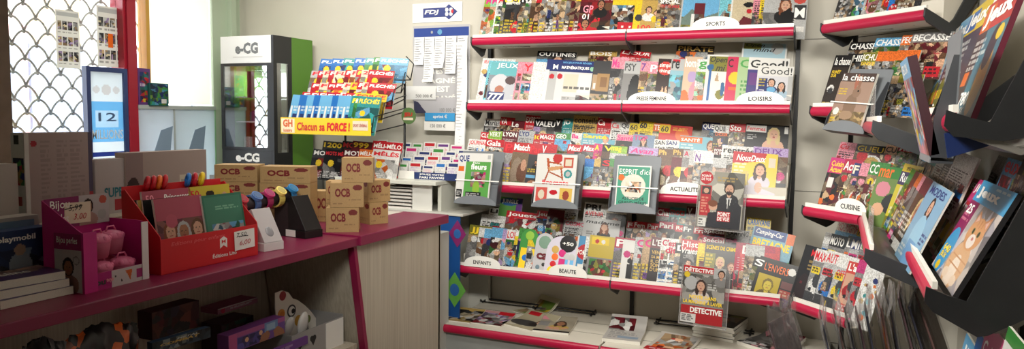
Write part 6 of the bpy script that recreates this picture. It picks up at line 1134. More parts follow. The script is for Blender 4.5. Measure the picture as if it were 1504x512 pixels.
for k in range(4):
    pp = atX(381, 240, -2.53); ocb_xy(Vector((-2.53+.004*(k % 2), pp.y, 0)), 456, (HL-.001+.0005)*k, HL-.001, .12, ['lowest carton of the long pile under the vape cabinet', 'second carton of the long pile under the vape cabinet', 'third carton of the long pile under the vape cabinet', 'top carton of the long pile under the vape cabinet'][k], 680+k, R(22))
pp = atX(458, 240, -2.50); ocb_xy(Vector((-2.50, pp.y, 0)), 500, .008, .16, .10, 'kraft carton lying between the long pile and the corner stacks', 690, R(20))
# ---- toys in the open niche under the counter
def niche(px, py, pw, ph, X_, dep, c, label, prims, seed, titles=(), yaw=R(90), roll=0, name='toy_box', cat='toy'):
    a = atX(px, ph, X_); b = atX(pw, py, X_)
    z0 = max(a.z, NZ); return carton(Vector((X_, a.y, z0 if a.z > NZ else NZ)), b.y-a.y, dep, b.z-max(a.z, NZ), yaw, c, label, prims, titles, seed, name, cat, None, .004, roll=roll)
def bag(px, py, pw, ph, X_, c, label, seed, c2, dz=0):
    a = atX(px, ph, X_); b = atX(pw, py, X_); L = b.y-a.y; H = b.z-NZ
    r = random.Random(seed); mb = MB(); nu, nv = 22, 14; vs = []
    for j in range(nv+1):
        for i in range(nu+1):
            u, v = i/nu, j/nv; bul = math.sin(PI*min(max(u, .0), 1))**.5*math.sin(PI*v)**.6
            vs.append(((.05*bul+.010*r.uniform(-1, 1)), L*u+.006*r.uniform(-1, 1), H*v*(1-.15*abs(u-.5))+.006*r.uniform(-1, 1)))
    f = [(j*(nu+1)+i, j*(nu+1)+i+1, (j+1)*(nu+1)+i+1, (j+1)*(nu+1)+i) for j in range(nv) for i in range(nu)]
    vs2 = [(-x*.8-.001, y, z) for x, y, z in vs]; mb.add(vs, f); mb.add(vs2, [q[::-1] for q in f])
    m = bpy.data.materials.new('foil_%d' % seed); m.use_nodes = True; nt = m.node_tree; bs = nt.nodes['Principled BSDF']; bs.inputs['Roughness'].default_value = .28
    tc = nt.nodes.new('ShaderNodeTexCoord'); n = nt.nodes.new('ShaderNodeTexVoronoi'); n.inputs['Scale'].default_value = 26; rp = nt.nodes.new('ShaderNodeValToRGB'); rp.color_ramp.elements[0].color = (*lin(col(c)), 1); rp.color_ramp.elements[1].color = (*lin(col(c2)), 1); rp.color_ramp.elements[0].position = .55; rp.color_ramp.elements[1].position = .8
    nt.links.new(tc.outputs['Object'], n.inputs['Vector']); nt.links.new(n.outputs['Color'], rp.inputs['Fac']); nt.links.new(rp.outputs['Color'], bs.inputs['Base Color'])
    o = mb.build('foil_bag', m, smooth=True); o.matrix_world = Matrix.Translation((X_, a.y, NZ+dz)); tag(o, label, 'bag'); return o
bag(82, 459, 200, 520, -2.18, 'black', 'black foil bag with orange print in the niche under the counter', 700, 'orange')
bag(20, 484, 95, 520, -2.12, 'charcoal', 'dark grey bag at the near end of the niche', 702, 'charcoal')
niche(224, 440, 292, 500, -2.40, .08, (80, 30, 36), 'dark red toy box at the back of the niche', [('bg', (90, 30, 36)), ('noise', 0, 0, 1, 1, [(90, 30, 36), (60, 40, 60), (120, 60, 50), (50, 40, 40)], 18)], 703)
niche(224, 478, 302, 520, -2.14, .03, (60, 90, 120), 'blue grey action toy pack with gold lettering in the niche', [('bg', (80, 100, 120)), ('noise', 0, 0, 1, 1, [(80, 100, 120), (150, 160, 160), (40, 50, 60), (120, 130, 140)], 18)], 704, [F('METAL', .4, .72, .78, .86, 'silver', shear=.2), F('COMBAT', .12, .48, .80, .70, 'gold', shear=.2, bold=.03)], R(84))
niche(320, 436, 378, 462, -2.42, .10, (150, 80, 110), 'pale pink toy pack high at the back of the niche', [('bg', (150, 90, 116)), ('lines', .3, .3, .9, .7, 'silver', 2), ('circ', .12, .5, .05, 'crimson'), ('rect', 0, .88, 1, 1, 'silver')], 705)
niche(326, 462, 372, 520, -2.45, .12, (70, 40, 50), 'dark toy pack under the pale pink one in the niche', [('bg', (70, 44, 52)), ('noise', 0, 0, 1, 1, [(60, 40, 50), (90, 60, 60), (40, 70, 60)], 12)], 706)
niche(336, 464, 418, 520, -2.18, .06, (130, 70, 140), 'pink and violet toy box with a painted phone reflection in the niche', [('bg', (120, 80, 160)), ('rect', 0, .72, 1, 1, (180, 90, 150)), ('rect', 0, 0, .14, 1, (200, 90, 150)), ('noise', .15, .05, .7, .7, [(90, 80, 160), (120, 90, 170), (80, 70, 140)], 14), ('circ', .3, .45, .03, 'peach'), ('circ', .55, .55, .03, 'peach'), ('rect', .62, .45, .86, 1, (120, 150, 200)), ('rect', .66, .55, .82, .92, (160, 190, 220)), ('poly', [(.52, 0), (.56, .4), (.68, .55), (.72, .3), (.68, 0)], 'skin2'), ('poly', [(.8, 0), (.78, .4), (.86, .6), (.97, .3), (1, 0)], 'skin2')], 707)  # mirror reflection of hands holding a phone, painted into the front print
for i in range(4):
    niche(384+9*i, 504-1.5*i, 452+8*i, 520, -2.13-.02*i, .012, (110, 60, 140), ['front violet leaflet beside the violet toy box in the niche', 'second violet leaflet in the niche', 'third violet leaflet in the niche', 'rearmost violet leaflet in the niche'][i], [('bg', (120, 70, 150)), ('lines', .1, .2, .9, .8, 'lilac', 2)], 710+i, name='leaflet', cat='leaflet')
def owl_card():
    X_ = -2.30
    pts = [(405, 520), (407, 476), (404, 452), (404, 430), (414, 426), (424, 429), (430, 438), (437, 440), (448, 448), (456, 456), (468, 472), (474, 520)]
    P = [atX(x, y, X_) for x, y in pts]; y0 = min(q.y for q in P)
    poly = [(q.y-y0, max(q.z, NZ)-NZ) for q in P]
    o = MB().prism([(a, b) for a, b in poly], 'y', 0, .004).build('cutout_card', mat('cutout_white', (222, 216, 206), .6)); o.matrix_world = Matrix.Translation((X_, y0, NZ)) @ Matrix.Rotation(R(90), 4, 'Z'); tag(o, 'white die cut card with round shapes standing in the niche', 'card')
    def disc(px, py, r, c, nm='printed_dot', y=-.0015):
        q = atX(px, py, X_); mb = MB(); n = 20; cx, cz = q.y-y0, q.z-NZ
        if cz < r*.3: return
        mb.prism([(cx+r*math.cos(2*PI*k/n), cz+r*math.sin(2*PI*k/n)) for k in range(n)], 'y', y, y+.001); mb.build(nm, cmat(c), o)
    disc(415, 434, .022, (150, 40, 50)); disc(428, 456, .030, 'charcoal'); disc(428, 456, .022, 'white', y=-.0025); disc(430, 456, .012, 'black', y=-.0035); disc(413, 461, .024, (206, 140, 60)); disc(414, 461, .014, (190, 110, 40), y=-.0025); disc(438, 470, .026, (200, 150, 60)); disc(424, 481, .030, (160, 120, 70)); disc(445, 480, .028, 'black'); disc(452, 468, .020, (110, 120, 60))
owl_card()
def crate():
    a = atX(424, 505, -2.16); b = atX(492, 505, -2.16); L = .36; D = .26; zt = atX(424, 492, -2.16).z-NZ
    t = thing('cardboard_tray', 'grey cardboard tray with black heart cut prints in the niche', 'tray', M=box_m(Vector((-2.14, a.y, NZ)), R(90)))
    g = mat('tray_grey', (150, 148, 146), .6); H = max(zt, .10)
    MB().box((0, 0, 0), (L, .003, H)).build('front_wall', g, t); MB().box((0, D, 0), (L, D+.003, H+.02)).build('back_wall', g, t); MB().box((-.003, 0, 0), (0, D, H)).build('side_wall', g, t); MB().box((L, 0, 0), (L+.003, D, H+.01)).build('side_wall', g, t)
    MB().box((L-.13, -.003, 0), (L, 0, H-.005)).build('white_corner', cmat('white'), t)
    for x in (.05, .14): 
        mb = MB(); mb.ell((x-.009, 0, H*.65), (.013, .001, .013), 12, 6); mb.ell((x+.009, 0, H*.65), (.013, .001, .013), 12, 6); mb.prism([(x-.02, H*.63), (x+.02, H*.63), (x, H*.40)], 'y', -.001, .0); mb.build('heart_print', cmat('black'), t)
    for i, (x, c_) in enumerate([(.06, 'silver'), (.14, 'teal'), (.19, 'white'), (.25, 'grey')]):
        bb = MB(); M = Matrix.Rotation(R([20, -25, 10, -15][i]), 4, 'X'); bb.ell((x, .12, H*.8), (.035, .014, .06), 12, 8, M); o = bb.build('toy_sachet', mat('sachet_%s' % c_, col(c_), .35), smooth=True); o.matrix_world = t.matrix_world; tag(o, f'{c_} toy sachet sticking out of the grey cardboard tray', 'toy', 'sachets in the grey tray')
crate()
# ================================================================== BEHIND THE COUNTER
# ---- vape cabinet
def cabinet():
    x0, x1, y0, y1, z0, z1 = -4.105, -3.62, 4.08, 4.50, 1.15, 2.142
    t = thing('vape_cabinet', 'black and green glass fronted vape cabinet in the corner by the window', 'cabinet', (x0, y0, z0)); W, D, H = x1-x0, y1-y0, z1-z0
    bk = mat('cabinet_black', (30, 31, 33), .35); gr = mat('cabinet_green', (86, 136, 40), .4); wh = mat('cabinet_white', (226, 228, 226), .4)
    zt = .80; zb = .185
    MB().box((0, 0, zt), (W-.02, .10, H)).build('header_panel', wh, t, bevel=.003)
    MB().box((0, 0, 0), (W-.02, .10, zb)).build('lower_panel', bk, t, bevel=.003)
    mb = MB(); mb.box((0, 0, zb), (.028, .10, zt)); mb.box((W-.06, 0, zb), (W-.02, .10, zt)); mb.box((.028, 0, zb), (W-.06, .02, zb+.02)); mb.box((.028, 0, zt-.02), (W-.06, .02, zt)); mb.build('front_frame', bk, t)
    # side: black front zone with a tall slot window, green rest
    mb = MB(); sy0, sy1, sz0, sz1 = .035, .155, .17, .80
    mb.box((W-.02, 0, 0), (W, .19, sz0)); mb.box((W-.02, 0, sz1), (W, .19, H)); mb.box((W-.02, 0, sz0), (W, sy0, sz1)); mb.box((W-.02, sy1, sz0), (W, .19, sz1)); mb.build('side_frame', bk, t)
    MB().box((W-.02, .19, 0), (W, D, H)).build('side_panel', gr, t)
    MB().box((0, .10, H-.01), (W-.02, D, H)).build('roof_panel', gr, t)
    MB().box((0, .10, 0), (.02, D, H-.01)).build('side_panel', gr, t); MB().box((.02, D-.01, 0), (W-.02, D, H-.01)).build('back_panel', wh, t)
    MB().box((.02, .10, 0), (W-.02, D-.01, zb)).build('inner_floor', wh, t)
    g = film('cabinet_glass', (.9, .92, .92), .30, .03)
    MB().box((.028, .004, zb+.02), (W-.06, .008, zt-.02)).build('front_glass', g, t); MB().box((W-.008, sy0, sz0), (W-.004, sy1, sz1)).build('side_glass', g, t)
    for z in (.38, .56): MB().box((.03, .11, z), (W-.03, D-.02, z+.008)).build('inner_shelf', g if z < 0 else wh, t)
    lettering(t, 'e-CG', .14, .865, .35, .945, (110, 114, 116), -.0012, bold=.05); MB().box((.12, -.0012, .842), (.39, -.0006, .846)).build('rule', cmat('silver'), t)
    lettering(t, 'e-CG', .13, .10, .35, .165, 'white', -.0012, bold=.05); lettering(t, 'e-liquide', .18, .065, .31, .088, 'white', -.0012, bold=.02)
    mb = MB(); mb.box((.11, -.0012, .075), (.17, -.0006, .078)); mb.box((.32, -.0012, .075), (.38, -.0006, .078)); mb.build('rule', cmat('white'), t)
    MB().tube([(W, .10, .06), (W+.012, .10, .06)], .01, 12).build('lock', mat('chrome', (210, 210, 210), .2, metal=.9), t)
    MB().box((.16, .09, .56), (.20, .12, .75)).build('handle', bk, t)
    r = random.Random(5)
    for i in range(9):
        c_ = ['white', 'red', 'silver', 'charcoal', 'white', 'teal', 'navy', 'yellow', 'silver'][i]; lv = .168 if i < 5 else (.39 if i < 8 else .57)
        w_ = r.uniform(.035, .05); h_ = r.uniform(.06, .12); x = .05+.075*(i % 5)+.01; 
        o = carton(Vector((x0+x, y0+.16+.06*(i % 2), z0+lv)), w_, .035, h_, 0, c_, f'{c_} small vape box, {ORD[i % 5]} on the {["lower", "middle", "upper"][0 if i < 5 else (1 if i < 8 else 2)]} cabinet level', [('bg', c_), ('lines', .15, .2, .85, .5, 'grey', 2)], seed=760+i, name='vape_box')
    for i in range(3):
        o = carton(Vector((x0+.36, y0+.06+.03*i, z0+.17+.16*i)), .03, .025, .13, 0, ['silver', 'yellow', 'charcoal'][i], ['silver vape pack low in the cabinet side window', 'yellow vape pack in the middle of the cabinet side window', 'dark vape pack high in the cabinet side window'][i], None, seed=770+i, name='vape_box')
cabinet()
area('cabinet_fill', (-3.88, 4.33, 1.915), (-3.88, 4.33, 1.2), 0.3, 0.12, 4.5, (0.95, 0.98, 1.0))  # added fill light that brightens the cabinet interior
st = MB().box((-4.15, 4.0, 0), (-3.55, 4.52, 1.148)).build('low_cabinet', mat('board_grey', (150, 152, 148), .5)); tag(st, 'grey low cabinet under the vape cabinet', 'cabinet')
# ---- lottery sign and poster on the back wall
p0 = atY(606, 34, YB-.004); p1 = atY(679, 2, YB-.004)
sg = MB().box((0, 0, 0), (p1.x-p0.x, .003, p1.z-p0.z)).build('wall_sign', mat('sign_white', (238, 238, 234), .4)); sg.matrix_world = Matrix.Translation((p0.x, YB-.005, p0.z)); tag(sg, 'white lottery sign with a navy badge and clover on the back wall', 'sign')
W, H = p1.x-p0.x, p1.z-p0.z
nv = cmat((34, 50, 120))
MB().prism([(W*.22, H*.25), (W*.70, H*.25), (W*.70, H*.74), (W*.22, H*.74)], 'y', -.0012, 0).build('badge', nv, sg)
MB().prism([(W*.74, H*.10), (W*.91, H*.50), (W*.74, H*.90), (W*.57, H*.50)], 'y', -.0014, 0).build('badge', nv, sg)
lettering(sg, 'FDJ', W*.25, H*.36, W*.54, H*.64, 'white', -.002, bold=.03, shear=.15)
for dx, dz, c_ in ((-.042, .11, 'white'), (.042, .11, "white"), (-.042, -.11, "white"), (.042, -.11, "white")):
    mb = MB(); mb.ell((W*(.74+dx), -.002, H*(.5+dz)), (W*.034, .0008, W*.036), 14, 6); mb.build('clover_leaf', cmat(c_), sg)
mb = MB(); mb.ell((W*.81, -.003, H*.52), (W*.025, .0008, W*.035), 10, 6); mb.build('clover_heart', cmat('red'), sg)
p0 = atY(606, 152, YB-.02); p1 = atY(690, 35, YB-.02); W, H = p1.x-p0.x, p1.z-p0.z
po = thing('lottery_board', 'white lottery results board with a blue header on the back wall', 'board', M=Matrix.Translation((p0.x, YB-.02, p0.z)))
MB().box((0, .004, 0), (W, .016, H)).build('backing', mat('board_white', (226, 226, 224), .5), po, bevel=.006)
sheet(po, [('bg', (206, 204, 206)), ('rect', .02, .86, .98, .97, (44, 74, 160)), ('circ', .48, .915, .04, 'sky'), ('circ', .34, .915, .02, 'silver')], W, H, .004, .003, 720, 'board_print', m=M_CARD)
lettering(po, "C'EST", W*.30, H*.38, W*.62, H*.46, 'white', .0012, bold=.04); lettering(po, 'GAGNÉ ?', W*.16, H*.26, W*.86, H*.345, 'white', .0012, bold=.04); lettering(po, "C'EST", W*.30, H*.15, W*.66, H*.23, 'white', .0012, bold=.04); lettering(po, 'PAYÉ', W*.40, H*.03, W*.76, H*.12, 'white', .0012, bold=.04)
for i, (x0, x1, zb) in enumerate([(.04, .215, .50), (.225, .40, .28), (.41, .59, .45), (.60, .78, .38), (.80, .97, -.6)]):
    L = H*(.855-zb); w_ = W*(x1-x0)
    mb = MB(); n = 8; vs = []
    for j in range(n+1):
        z = -L*j/n; y = -.004-.012*(j/n)**2*(1+i % 3)
        vs += [(0, y, z), (w_, y-.004*math.sin(j), z)]
    mb.add(vs, [(2*j, 2*j+1, 2*j+3, 2*j+2) for j in range(n)])
    t = mb.build('paper_strip', mat('strip_paper', (232, 232, 230), .7)); t.matrix_world = Matrix.Translation((p0.x+x0*W, YB-.022, p0.z+H*.855)); tag(t, ['leftmost short paper strip hanging on the lottery board', 'second paper strip hanging on the lottery board', 'middle paper strip hanging on the lottery board', 'fourth paper strip hanging on the lottery board', 'long paper strip hanging past the lottery board edge'][i], 'paper strip', 'paper strips on the lottery board')
    ln = MB(); k = int(L/.016)
    for j in range(1, k):
        z = -j*.016; f = j*.016/L; y = -.004-.012*f**2*(1+i % 3); ln.box((.006, y-.006, z-.003), (w_*(.5+.35*((j*7) % 5)/5), y-.0052, z+.001))
    ln.build('printed_lines', mat('strip_ink', (176, 176, 180), .7), t)
def wall_card(a, b, c, d, yv, c_, label, titles, prims=None, seed=0, yaw=0, name='paper_notice', cat='notice'):
    q0 = atY(a, d, yv); q1 = atY(c, b, yv); w_, h_ = q1.x-q0.x, q1.z-q0.z
    o = MB().box((0, 0, 0), (w_, .0015, h_)).build(name, mat('notice_%s' % (c_ if isinstance(c_, str) else '%d_%d_%d' % c_), col(c_), .5)); o.matrix_world = Matrix.Translation((q0.x, yv, q0.z)) @ Matrix.Rotation(yaw, 4, 'Z'); tag(o, label, cat)
    if prims: sheet(o, prims, w_, h_, .004, -.0006, seed, 'print', m=M_CARD)
    for T in titles: lettering(o, T[0], T[1]*w_, T[2]*h_, T[3]*w_, T[4]*h_, T[5], -.0014, bold=.02)
    return o
wall_card(595, 126, 640, 146, 4.46, (218, 218, 216), 'pale paper slip reading 500 000 below the lottery board', [F('500 000 €', .35, .15, .9, .4, 'grey')])
wall_card(608, 143, 672, 166, 4.47, (196, 196, 206), 'grey violet notice under the lottery board', [F('100 000 €', .6, .1, .95, .35, 'grey')], [('bg', (206, 204, 208)), ('poly', [(0, 0), (.3, 0), (.1, .7), (0, .8)], (60, 60, 90))], 722)
wall_card(624, 166, 668, 178, 4.44, (60, 150, 206), 'blue notice strip above the leaflet rack', [F('sprint €', .28, .3, .75, .8, 'white')])
wall_card(623, 178, 668, 191, 4.44, 'white', 'white notice strip reading 150 000 under the blue one', [F('150 000 €', .2, .3, .7, .7, 'grey')])
q = atY(680, 120, 4.40); q2 = atY(678, 272, 4.40)
# ---- back table with bet slips
tab = thing('back_table', 'pale table by the back wall carrying bet slips and paper trays', 'table', (-2.62, 4.25, 0))
MB().box((-.40, -.28, 1.165), (.36, .27, 1.19)).build('tabletop', mat('table_pale', (206, 206, 194), .4), tab, bevel=.003)
for x in (-.38, .33): MB().box((x, -.20, 0), (x+.025, .25, 1.165)).build('leg', mat('table_pale', (206, 206, 194), .4), tab)
lowt = thing('low_table', 'low pale side table between the counter and the wall rack', 'table', (-2.33, 4.08, 0))
MB().box((-.36, -.10, .985), (.255, .42, 1.0)).build('tabletop', mat('table_grey', (190, 188, 178), .45), lowt, bevel=.003)
MB().box((-.36, .36, 0), (.21, .40, .985)).build('back_panel', mat('table_grey', (190, 188, 178), .45), lowt)
bp = MB().box((-.10, -.09, 0), (.23, -.08, .982)).build('front_panel', mat('panel_blue', (20, 70, 130), .4), lowt); bp['label'] = 'blue front panel with colour diamonds'
for (px, py, s_, c_) in ((672, 343, .085, (120, 30, 90)), (668, 425, .11, (90, 150, 60))):
    q = atY(px, py, 3.99); cx, cz = q.x+2.33, q.z
    MB().prism([(cx, cz-s_), (cx+s_*.7, cz), (cx, cz+s_), (cx-s_*.7, cz)], 'y', -.093, -.091).build('diamond', cmat(c_), bp)
    mb = MB(); mb.ell((cx, -.094, cz), (s_*.3, .001, s_*.35), 16, 6); mb.build('diamond', cmat((40, 90, 150)), bp)
gp = MB().box((-2.34, 3.75, 0), (-2.125, 3.90, .905)).build('bin_cabinet', mat('cab_grey', (186, 186, 178), .5), bevel=.004); tag(gp, 'narrow grey cabinet standing past the counter end', 'cabinet')
# paper tray tower
pt = thing('paper_tray', 'white paper tray tower with six slots beside the counter end', 'organiser', (-2.66, 4.03, 1.0))
q0 = atY(583, 312, 4.0); W = .20
mt = mat('tray_white', (222, 220, 212), .4)
MB().box((0, 0, 0), (.004, .26, .165)).box((W-.004, 0, 0), (W, .26, .165)).box((0, .256, 0), (W, .26, .165)).build('case', mt, pt)
for k in range(7): MB().box((.004, 0, .0225*k), (W-.004, .256, .0225*k+.003)).build('tray', mt, pt)
for k in range(6):
    o = MB().box((0, 0, 0), (W-.03, .22, .008)).build('paper_stack', mat('paper_rose', (206, 178, 176) if k % 2 else (222, 214, 206), .7)); o.matrix_world = Matrix.Translation((-2.66+.014, 4.034, 1.0+.0225*k+.0035)); tag(o, f'paper stack in the {ORD[k]} slot up of the white tray tower', 'paper', 'papers in the tray tower')
MB().box((W, 0, 0), (W+.14, .004, .165)).build('side_cover', mt, pt)
# bet slip rack: steps with cards
rk = thing('leaflet_rack', 'clear stepped rack of bet slips on the back table', 'rack', (-2.95, 4.10, 1.19))
XW = .82
for k in range(4): MB().box((0, .05*k, 0), (XW, .05*k+.045, .005+.042*k)).build('step', film('acrylic', (.9, .92, .93), .12, .1, 0, .12), rk)
MB().box((0, -.006, 0), (XW, -.003, .045)).build('front_strip', mat('strip_navy', (40, 56, 104), .4), rk)
lettering(rk, 'PARIEZ', .05, .024, .17, .040, 'white', -.0072, bold=.03); lettering(rk, 'SANS BULLETIN !', .03, .006, .24, .020, 'white', -.0072, bold=.03)
lettering(rk, 'JOUEZ VOTRE', .50, .024, .68, .038, 'white', -.0072, bold=.03); lettering(rk, 'PARI FAVORI', .50, .006, .68, .020, 'white', -.0072, bold=.03)
MB().box((.28, -.0075, 0), (.46, -.006, .05)).build('white_card', cmat('white'), rk)
r = random.Random(77); nsl = 0
for k in range(4):
    x = .03+.01*k
    while x < XW-.1:
        w_ = r.choice([.075, .08, .09]); h_ = r.uniform(.085, .11)
        c_ = r.choice(['red', 'blue', 'magenta', 'navy', 'green', 'purple'])
        o = MB().box((0, 0, 0), (w_, .002, h_)).build('bet_slip', cmat('white')); o.matrix_world = Matrix.Translation((-2.95+x, 4.10+.05*k+.012, 1.19+.006+.042*k)) @ Matrix.Rotation(R(-12), 4, 'X')
        tag(o, f'white bet slip with {c_} marks, {ORD[nsl % 8]} in the {ORD[k]} step of the slip rack', 'leaflet', 'bet slips in the stepped rack'); nsl += 1
        sheet(o, [('bg', 'white'), ('rect', .08, .74, .92, .92, c_), ('lines', .1, .08, .9, .68, ['pink', 'silver', 'lilac'][nsl % 3], 6), ('rect', .55, .1, .9, .3, c_ if nsl % 2 else 'white')], w_, h_, .004, -.0006, nsl, 'print', m=M_CARD)
        x += w_+.012
    nsl = 0
sc = thing('round_badge', 'round red and green badge hanging by the word game rack', 'badge', M=Matrix.Translation(atY(600, 170, 4.2)))
mb = MB(); n = 28; mb.prism([(.055*math.cos(2*PI*k/n), .055*math.sin(2*PI*k/n)) for k in range(n)], 'y', 0, .004); mb.build('disc', mat('badge_green', (90, 120, 70), .4), sc)
lettering(sc, 'JEU', -.035, -.01, .03, .022, 'red', -.001, bold=.04); MB().box((-.04, -.0008, -.028), (.035, -.0003, -.012)).build('band', cmat('cream'), sc)
# ---- word game stand with a yellow banner
def game_stand():
    x0, Y_ = -3.40, 3.88
    t = thing('magazine_stand', 'black wire stand of word game magazines with a yellow banner', 'stand', (x0, Y_, 0))
    bl = atY(413, 196, Y_); br = atY(545, 199, Y_); tl = atY(415, 172, Y_); W = br.x-bl.x; zb = bl.z; H = tl.z-bl.z
    ox = bl.x-x0
    b = MB().box((ox, -.004, zb), (ox+W, 0, zb+H)).build('banner', mat('banner_yellow', (240, 206, 50), .45), t)
    MB().box((ox+.006, -.0048, zb+.008), (ox+.115, -.004, zb+H-.008)).build('logo_patch', cmat((250, 236, 200)), b)
    lettering(t, 'GH', ox+.02, zb+H*.42, ox+.10, zb+H*.88, (226, 110, 60), -.0056, bold=.05); lettering(t, 'loisirs', ox+.025, zb+H*.12, ox+.095, zb+H*.32, (226, 110, 60), -.0056, bold=.03)
    lettering(t, 'Chacun sa', ox+.135, zb+H*.22, ox+.36, zb+H*.72, (216, 50, 50), -.0056, bold=.03, shear=.1); lettering(t, 'FORCE !', ox+.375, zb+H*.22, ox+.555, zb+H*.74, (216, 40, 50), -.0056, bold=.05, shear=.1)
    MB().box((ox+W-.135, -.0048, zb+H*.30), (ox+W-.02, -.004, zb+H*.85)).build('logo_patch', cmat('cream'), b); lettering(t, 'SPORT CÉRÉBRAL', ox+W-.13, zb+H*.5, ox+W-.025, zb+H*.7, (170, 40, 40), -.0056, bold=.02)
    wire = MB(); XR_ = .30+ox+W*0; 
    for xs in (ox+.25, ox+W+.02):
        wire.tube([(xs, .36, 0.75), (xs, .36, 1.95)], .008, 8)
    wire.tube([(ox+.25, .36, 1.94), (ox+W+.02, .36, 1.94)], .006, 8); wire.tube([(ox+.25, .36, 1.22), (ox+W+.02, .36, 1.22)], .006, 8)
    for k in range(5):
        y, z = .06*k+.03, zb+.02+.085*k; xr = ox+W-.02+.035*k; xl = ox+.03+.06*k
        wire.tube([(xl, y, z), (xr, y, z)], .004, 6); wire.tube([(xr, y, z), (xr+.035, y-.02, z+.10)], .004, 6); wire.tube([(xr, y, z), (ox+W+.02, .36, z+.05)], .004, 6); wire.tube([(xr+.035, y-.02, z+.10), (ox+W+.03, .36, z+.16)], .0035, 6)
    wire.build('wire_frame', M_BLACK, t, smooth=True)
    return zb
zb_ = game_stand()
MB().box((-3.3, 4.2, 0), (-3.28, 4.22, .1))
gstand = bpy.data.objects['magazine_stand']
plinth = MB().box((.10, .10, 0), (.90, .42, .75)).build('base_box', M_BLACK, gstand)
GW = 'word game magazines on the wire stand'
SF = Frame((-3.40, 3.88, zb_), 0.0)
fl = lambda c, b: [('bg', c), ('noise', 0, .1, 1, .72, [c, c, c, b, c], 10), ('circ', .3, .55, .12, 'yellow'), ('lines', .05, .05, .9, .3, 'white', 5), ('grain', .15)]
def wrow(k, px, y, spec, nm, last_r=None):
    ents = []
    for i, (c, tc, ti, b) in enumerate(spec):
        e = (px[i], y+.2*i, c, tc, 'lines', ti, (last_r if i == len(spec)-1 else None), {'art': ([('bg', c), ('rect', .02, .1, .10, .7, 'white'), ('rect', .14, .2, .5, .5, 'navy'), ('lines', .15, .55, .9, .72, 'white', 2)] if k == 0 and not ti else fl(c, b))+[('rect', 0, .78, 1, 1, c)], 'bold': .03, 'shear': .1})
        ents.append(e)
    row(SF, (.03+.055*k, .01+.085*k, R(14)), ents, nm, GW, 730+k, tname='window end', hmax=.285, wdef=.19)
B_ = ('sky', 'white', 'FLÉCHÉS', 'navy'); R_ = ('red', 'white', 'FLÉCHÉS', 'orange')
wrow(4, [470, 487, 504, 520, 536, 548, 557], 93, [('blue', 'white', 'FLÉ', 'red'), ('blue', 'white', 'FLÉC', 'navy'), ('teal', 'white', 'FLÉ', 'navy'), ('blue', 'white', 'FLÉCH', 'navy'), ('teal', 'white', 'FL', 'green'), ('green', 'white', 'FL', 'green'), ('sky', 'white', 'FLÉCHÉS', 'red')], 'fifth tier row', 597)
wrow(3, [457, 467, 475, 483, 491, 507, 515, 523, 531, 541], 106, [('silver', 'red', 'F', 'tan'), ('red', 'white', 'FL', 'cream'), ('cream', 'red', 'FL', 'tan'), ('red', 'white', 'FL', 'cream'), ('cream', 'red', 'FL', 'red'), ('red', 'white', 'F', 'white'), ('cream', 'red', 'F', 'orange'), ('red', 'yellow', 'F', 'white'), ('cream', 'red', '200', 'orange'), R_], 'fourth tier row', 577)
wrow(2, [458, 470, 482, 492, 505, 515, 525, 533, 541], 121, [('red', 'white', 'F', 'cream'), ('cream', 'red', 'F', 'red'), ('red', 'white', 'FLÉC', 'cream'), ('red', 'white', 'FL', 'orange'), ('cream', 'red', 'F', 'red'), ('yellow', 'red', 'F', 'red'), ('red', 'white', 'F', 'white'), ('cream', 'red', 'F', 'white'), ('red', 'white', 'FLÉCHÉS', 'sky')], 'third tier row', 580)
wrow(1, [444, 456, 468, 480, 492, 500, 508, 522], 134, [('red', 'white', 'F', 'white'), ('red', 'white', 'FL', 'white'), ('red', 'white', 'FL', 'pink'), ('crimson', 'white', 'FLÉ', 'white'), ('red', 'white', 'FLÉCHÉS', 'white'), ('white', 'red', 'F', 'red'), ('red', 'white', 'FLÉCHÉS', 'sky'), ('yellow', 'red', 'FORCE', 'yellow')], 'second tier row', 566)
bl_ = [(c, 'white', '', 'white') for c in ('sky', 'blue', 'sky', 'blue', 'sky', 'sky', 'blue', 'sky', 'sky')]
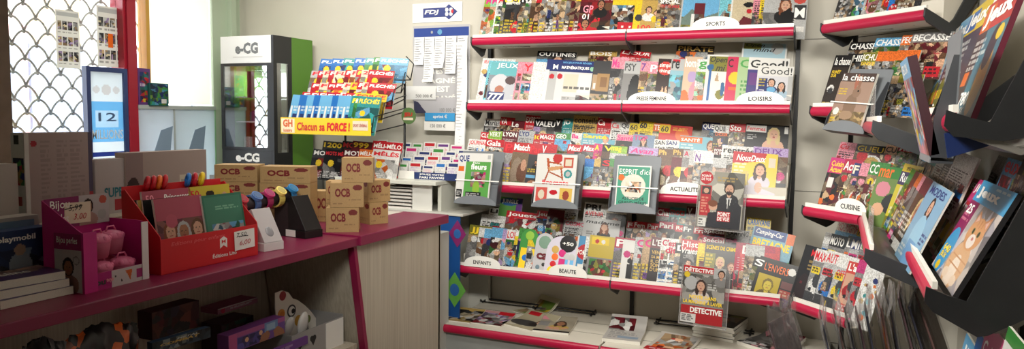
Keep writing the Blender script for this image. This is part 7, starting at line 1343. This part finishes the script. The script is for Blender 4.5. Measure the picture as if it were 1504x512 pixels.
wrow(0, [430, 441, 452, 462, 471, 480, 489, 498, 507, 517, 522, 527], 138, bl_+[('teal', 'yellow', 'FLÉ', 'sky'), ('green', 'white', 'FLÉCHÉS', 'sky'), ('teal', 'yellow', 'FLÉCHÉS', 'sky')], 'front tier row', 558)
# lower tiers behind the cartons
dk_ = lambda c, b: fl(c, b)
for k, (y, px, spec, last) in enumerate([(218, [460, 478, 505, 528, 548], [('charcoal', 'white', 'MOTS', 'red'), ('black', 'red', 'MOTS MÊLÉS', 'grey'), ('maroon', 'white', 'MOTS', 'navy'), ('orange', 'white', 'MÉLI-MÉLO', 'navy'), ('white', 'red', 'MÊLÉS', 'orange')], 586), (206, [475, 503, 518, 548], [('charcoal', 'yellow', '12000', 'red'), ('black', 'red', 'MOTS', 'navy'), ('maroon', 'yellow', '999', 'grey'), ('red', 'white', 'MÉLI-MÉLO', 'navy')], 590)]):
    ents = [(px[i], y, s_[0], s_[1], 'lines', s_[2], last if i == len(spec)-1 else None, {'art': fl(s_[0], s_[3])+[('rect', 0, .8, 1, 1, s_[0])], 'bold': .03}) for i, s_ in enumerate(spec)]
    row(SF, (.10+.07*k, -.30+.03*k, R(12)), ents, ['front low row', 'rear low row'][k], 'word search magazines low on the wire stand', 737+k, hmax=.26, wdef=.19)
# long loose paper roll strip hanging left of the wall rack
q = atY(677, 62, 4.36); q2 = atY(672, 270, 4.36)
mb = MB(); n = 14; vs = []
for j in range(n+1):
    f = j/n; vs += [(-.035+.006*math.sin(5*f), .01*math.sin(7*f), (q2.z-q.z)*f), (.035+.006*math.sin(5*f), .01*math.sin(7*f)+.004, (q2.z-q.z)*f)]
o = mb.add(vs, [(2*j, 2*j+1, 2*j+3, 2*j+2) for j in range(n)]).build('paper_roll_strip', mat('strip_paper', (232, 232, 230), .7)); o.matrix_world = Matrix.Translation((q.x, 4.36, q.z)); tag(o, 'long white paper strip hanging beside the wall rack end', 'paper strip')
ln = MB()
for j in range(1, 44): 
    z = (q2.z-q.z)*j/44; ln.box((-.03, -.008, z-.003), (-.03+.05*(.5+.5*((j*5) % 7)/7), -.0072, z+.001))
ln.build('printed_lines', mat('strip_ink', (176, 176, 180), .7), o)
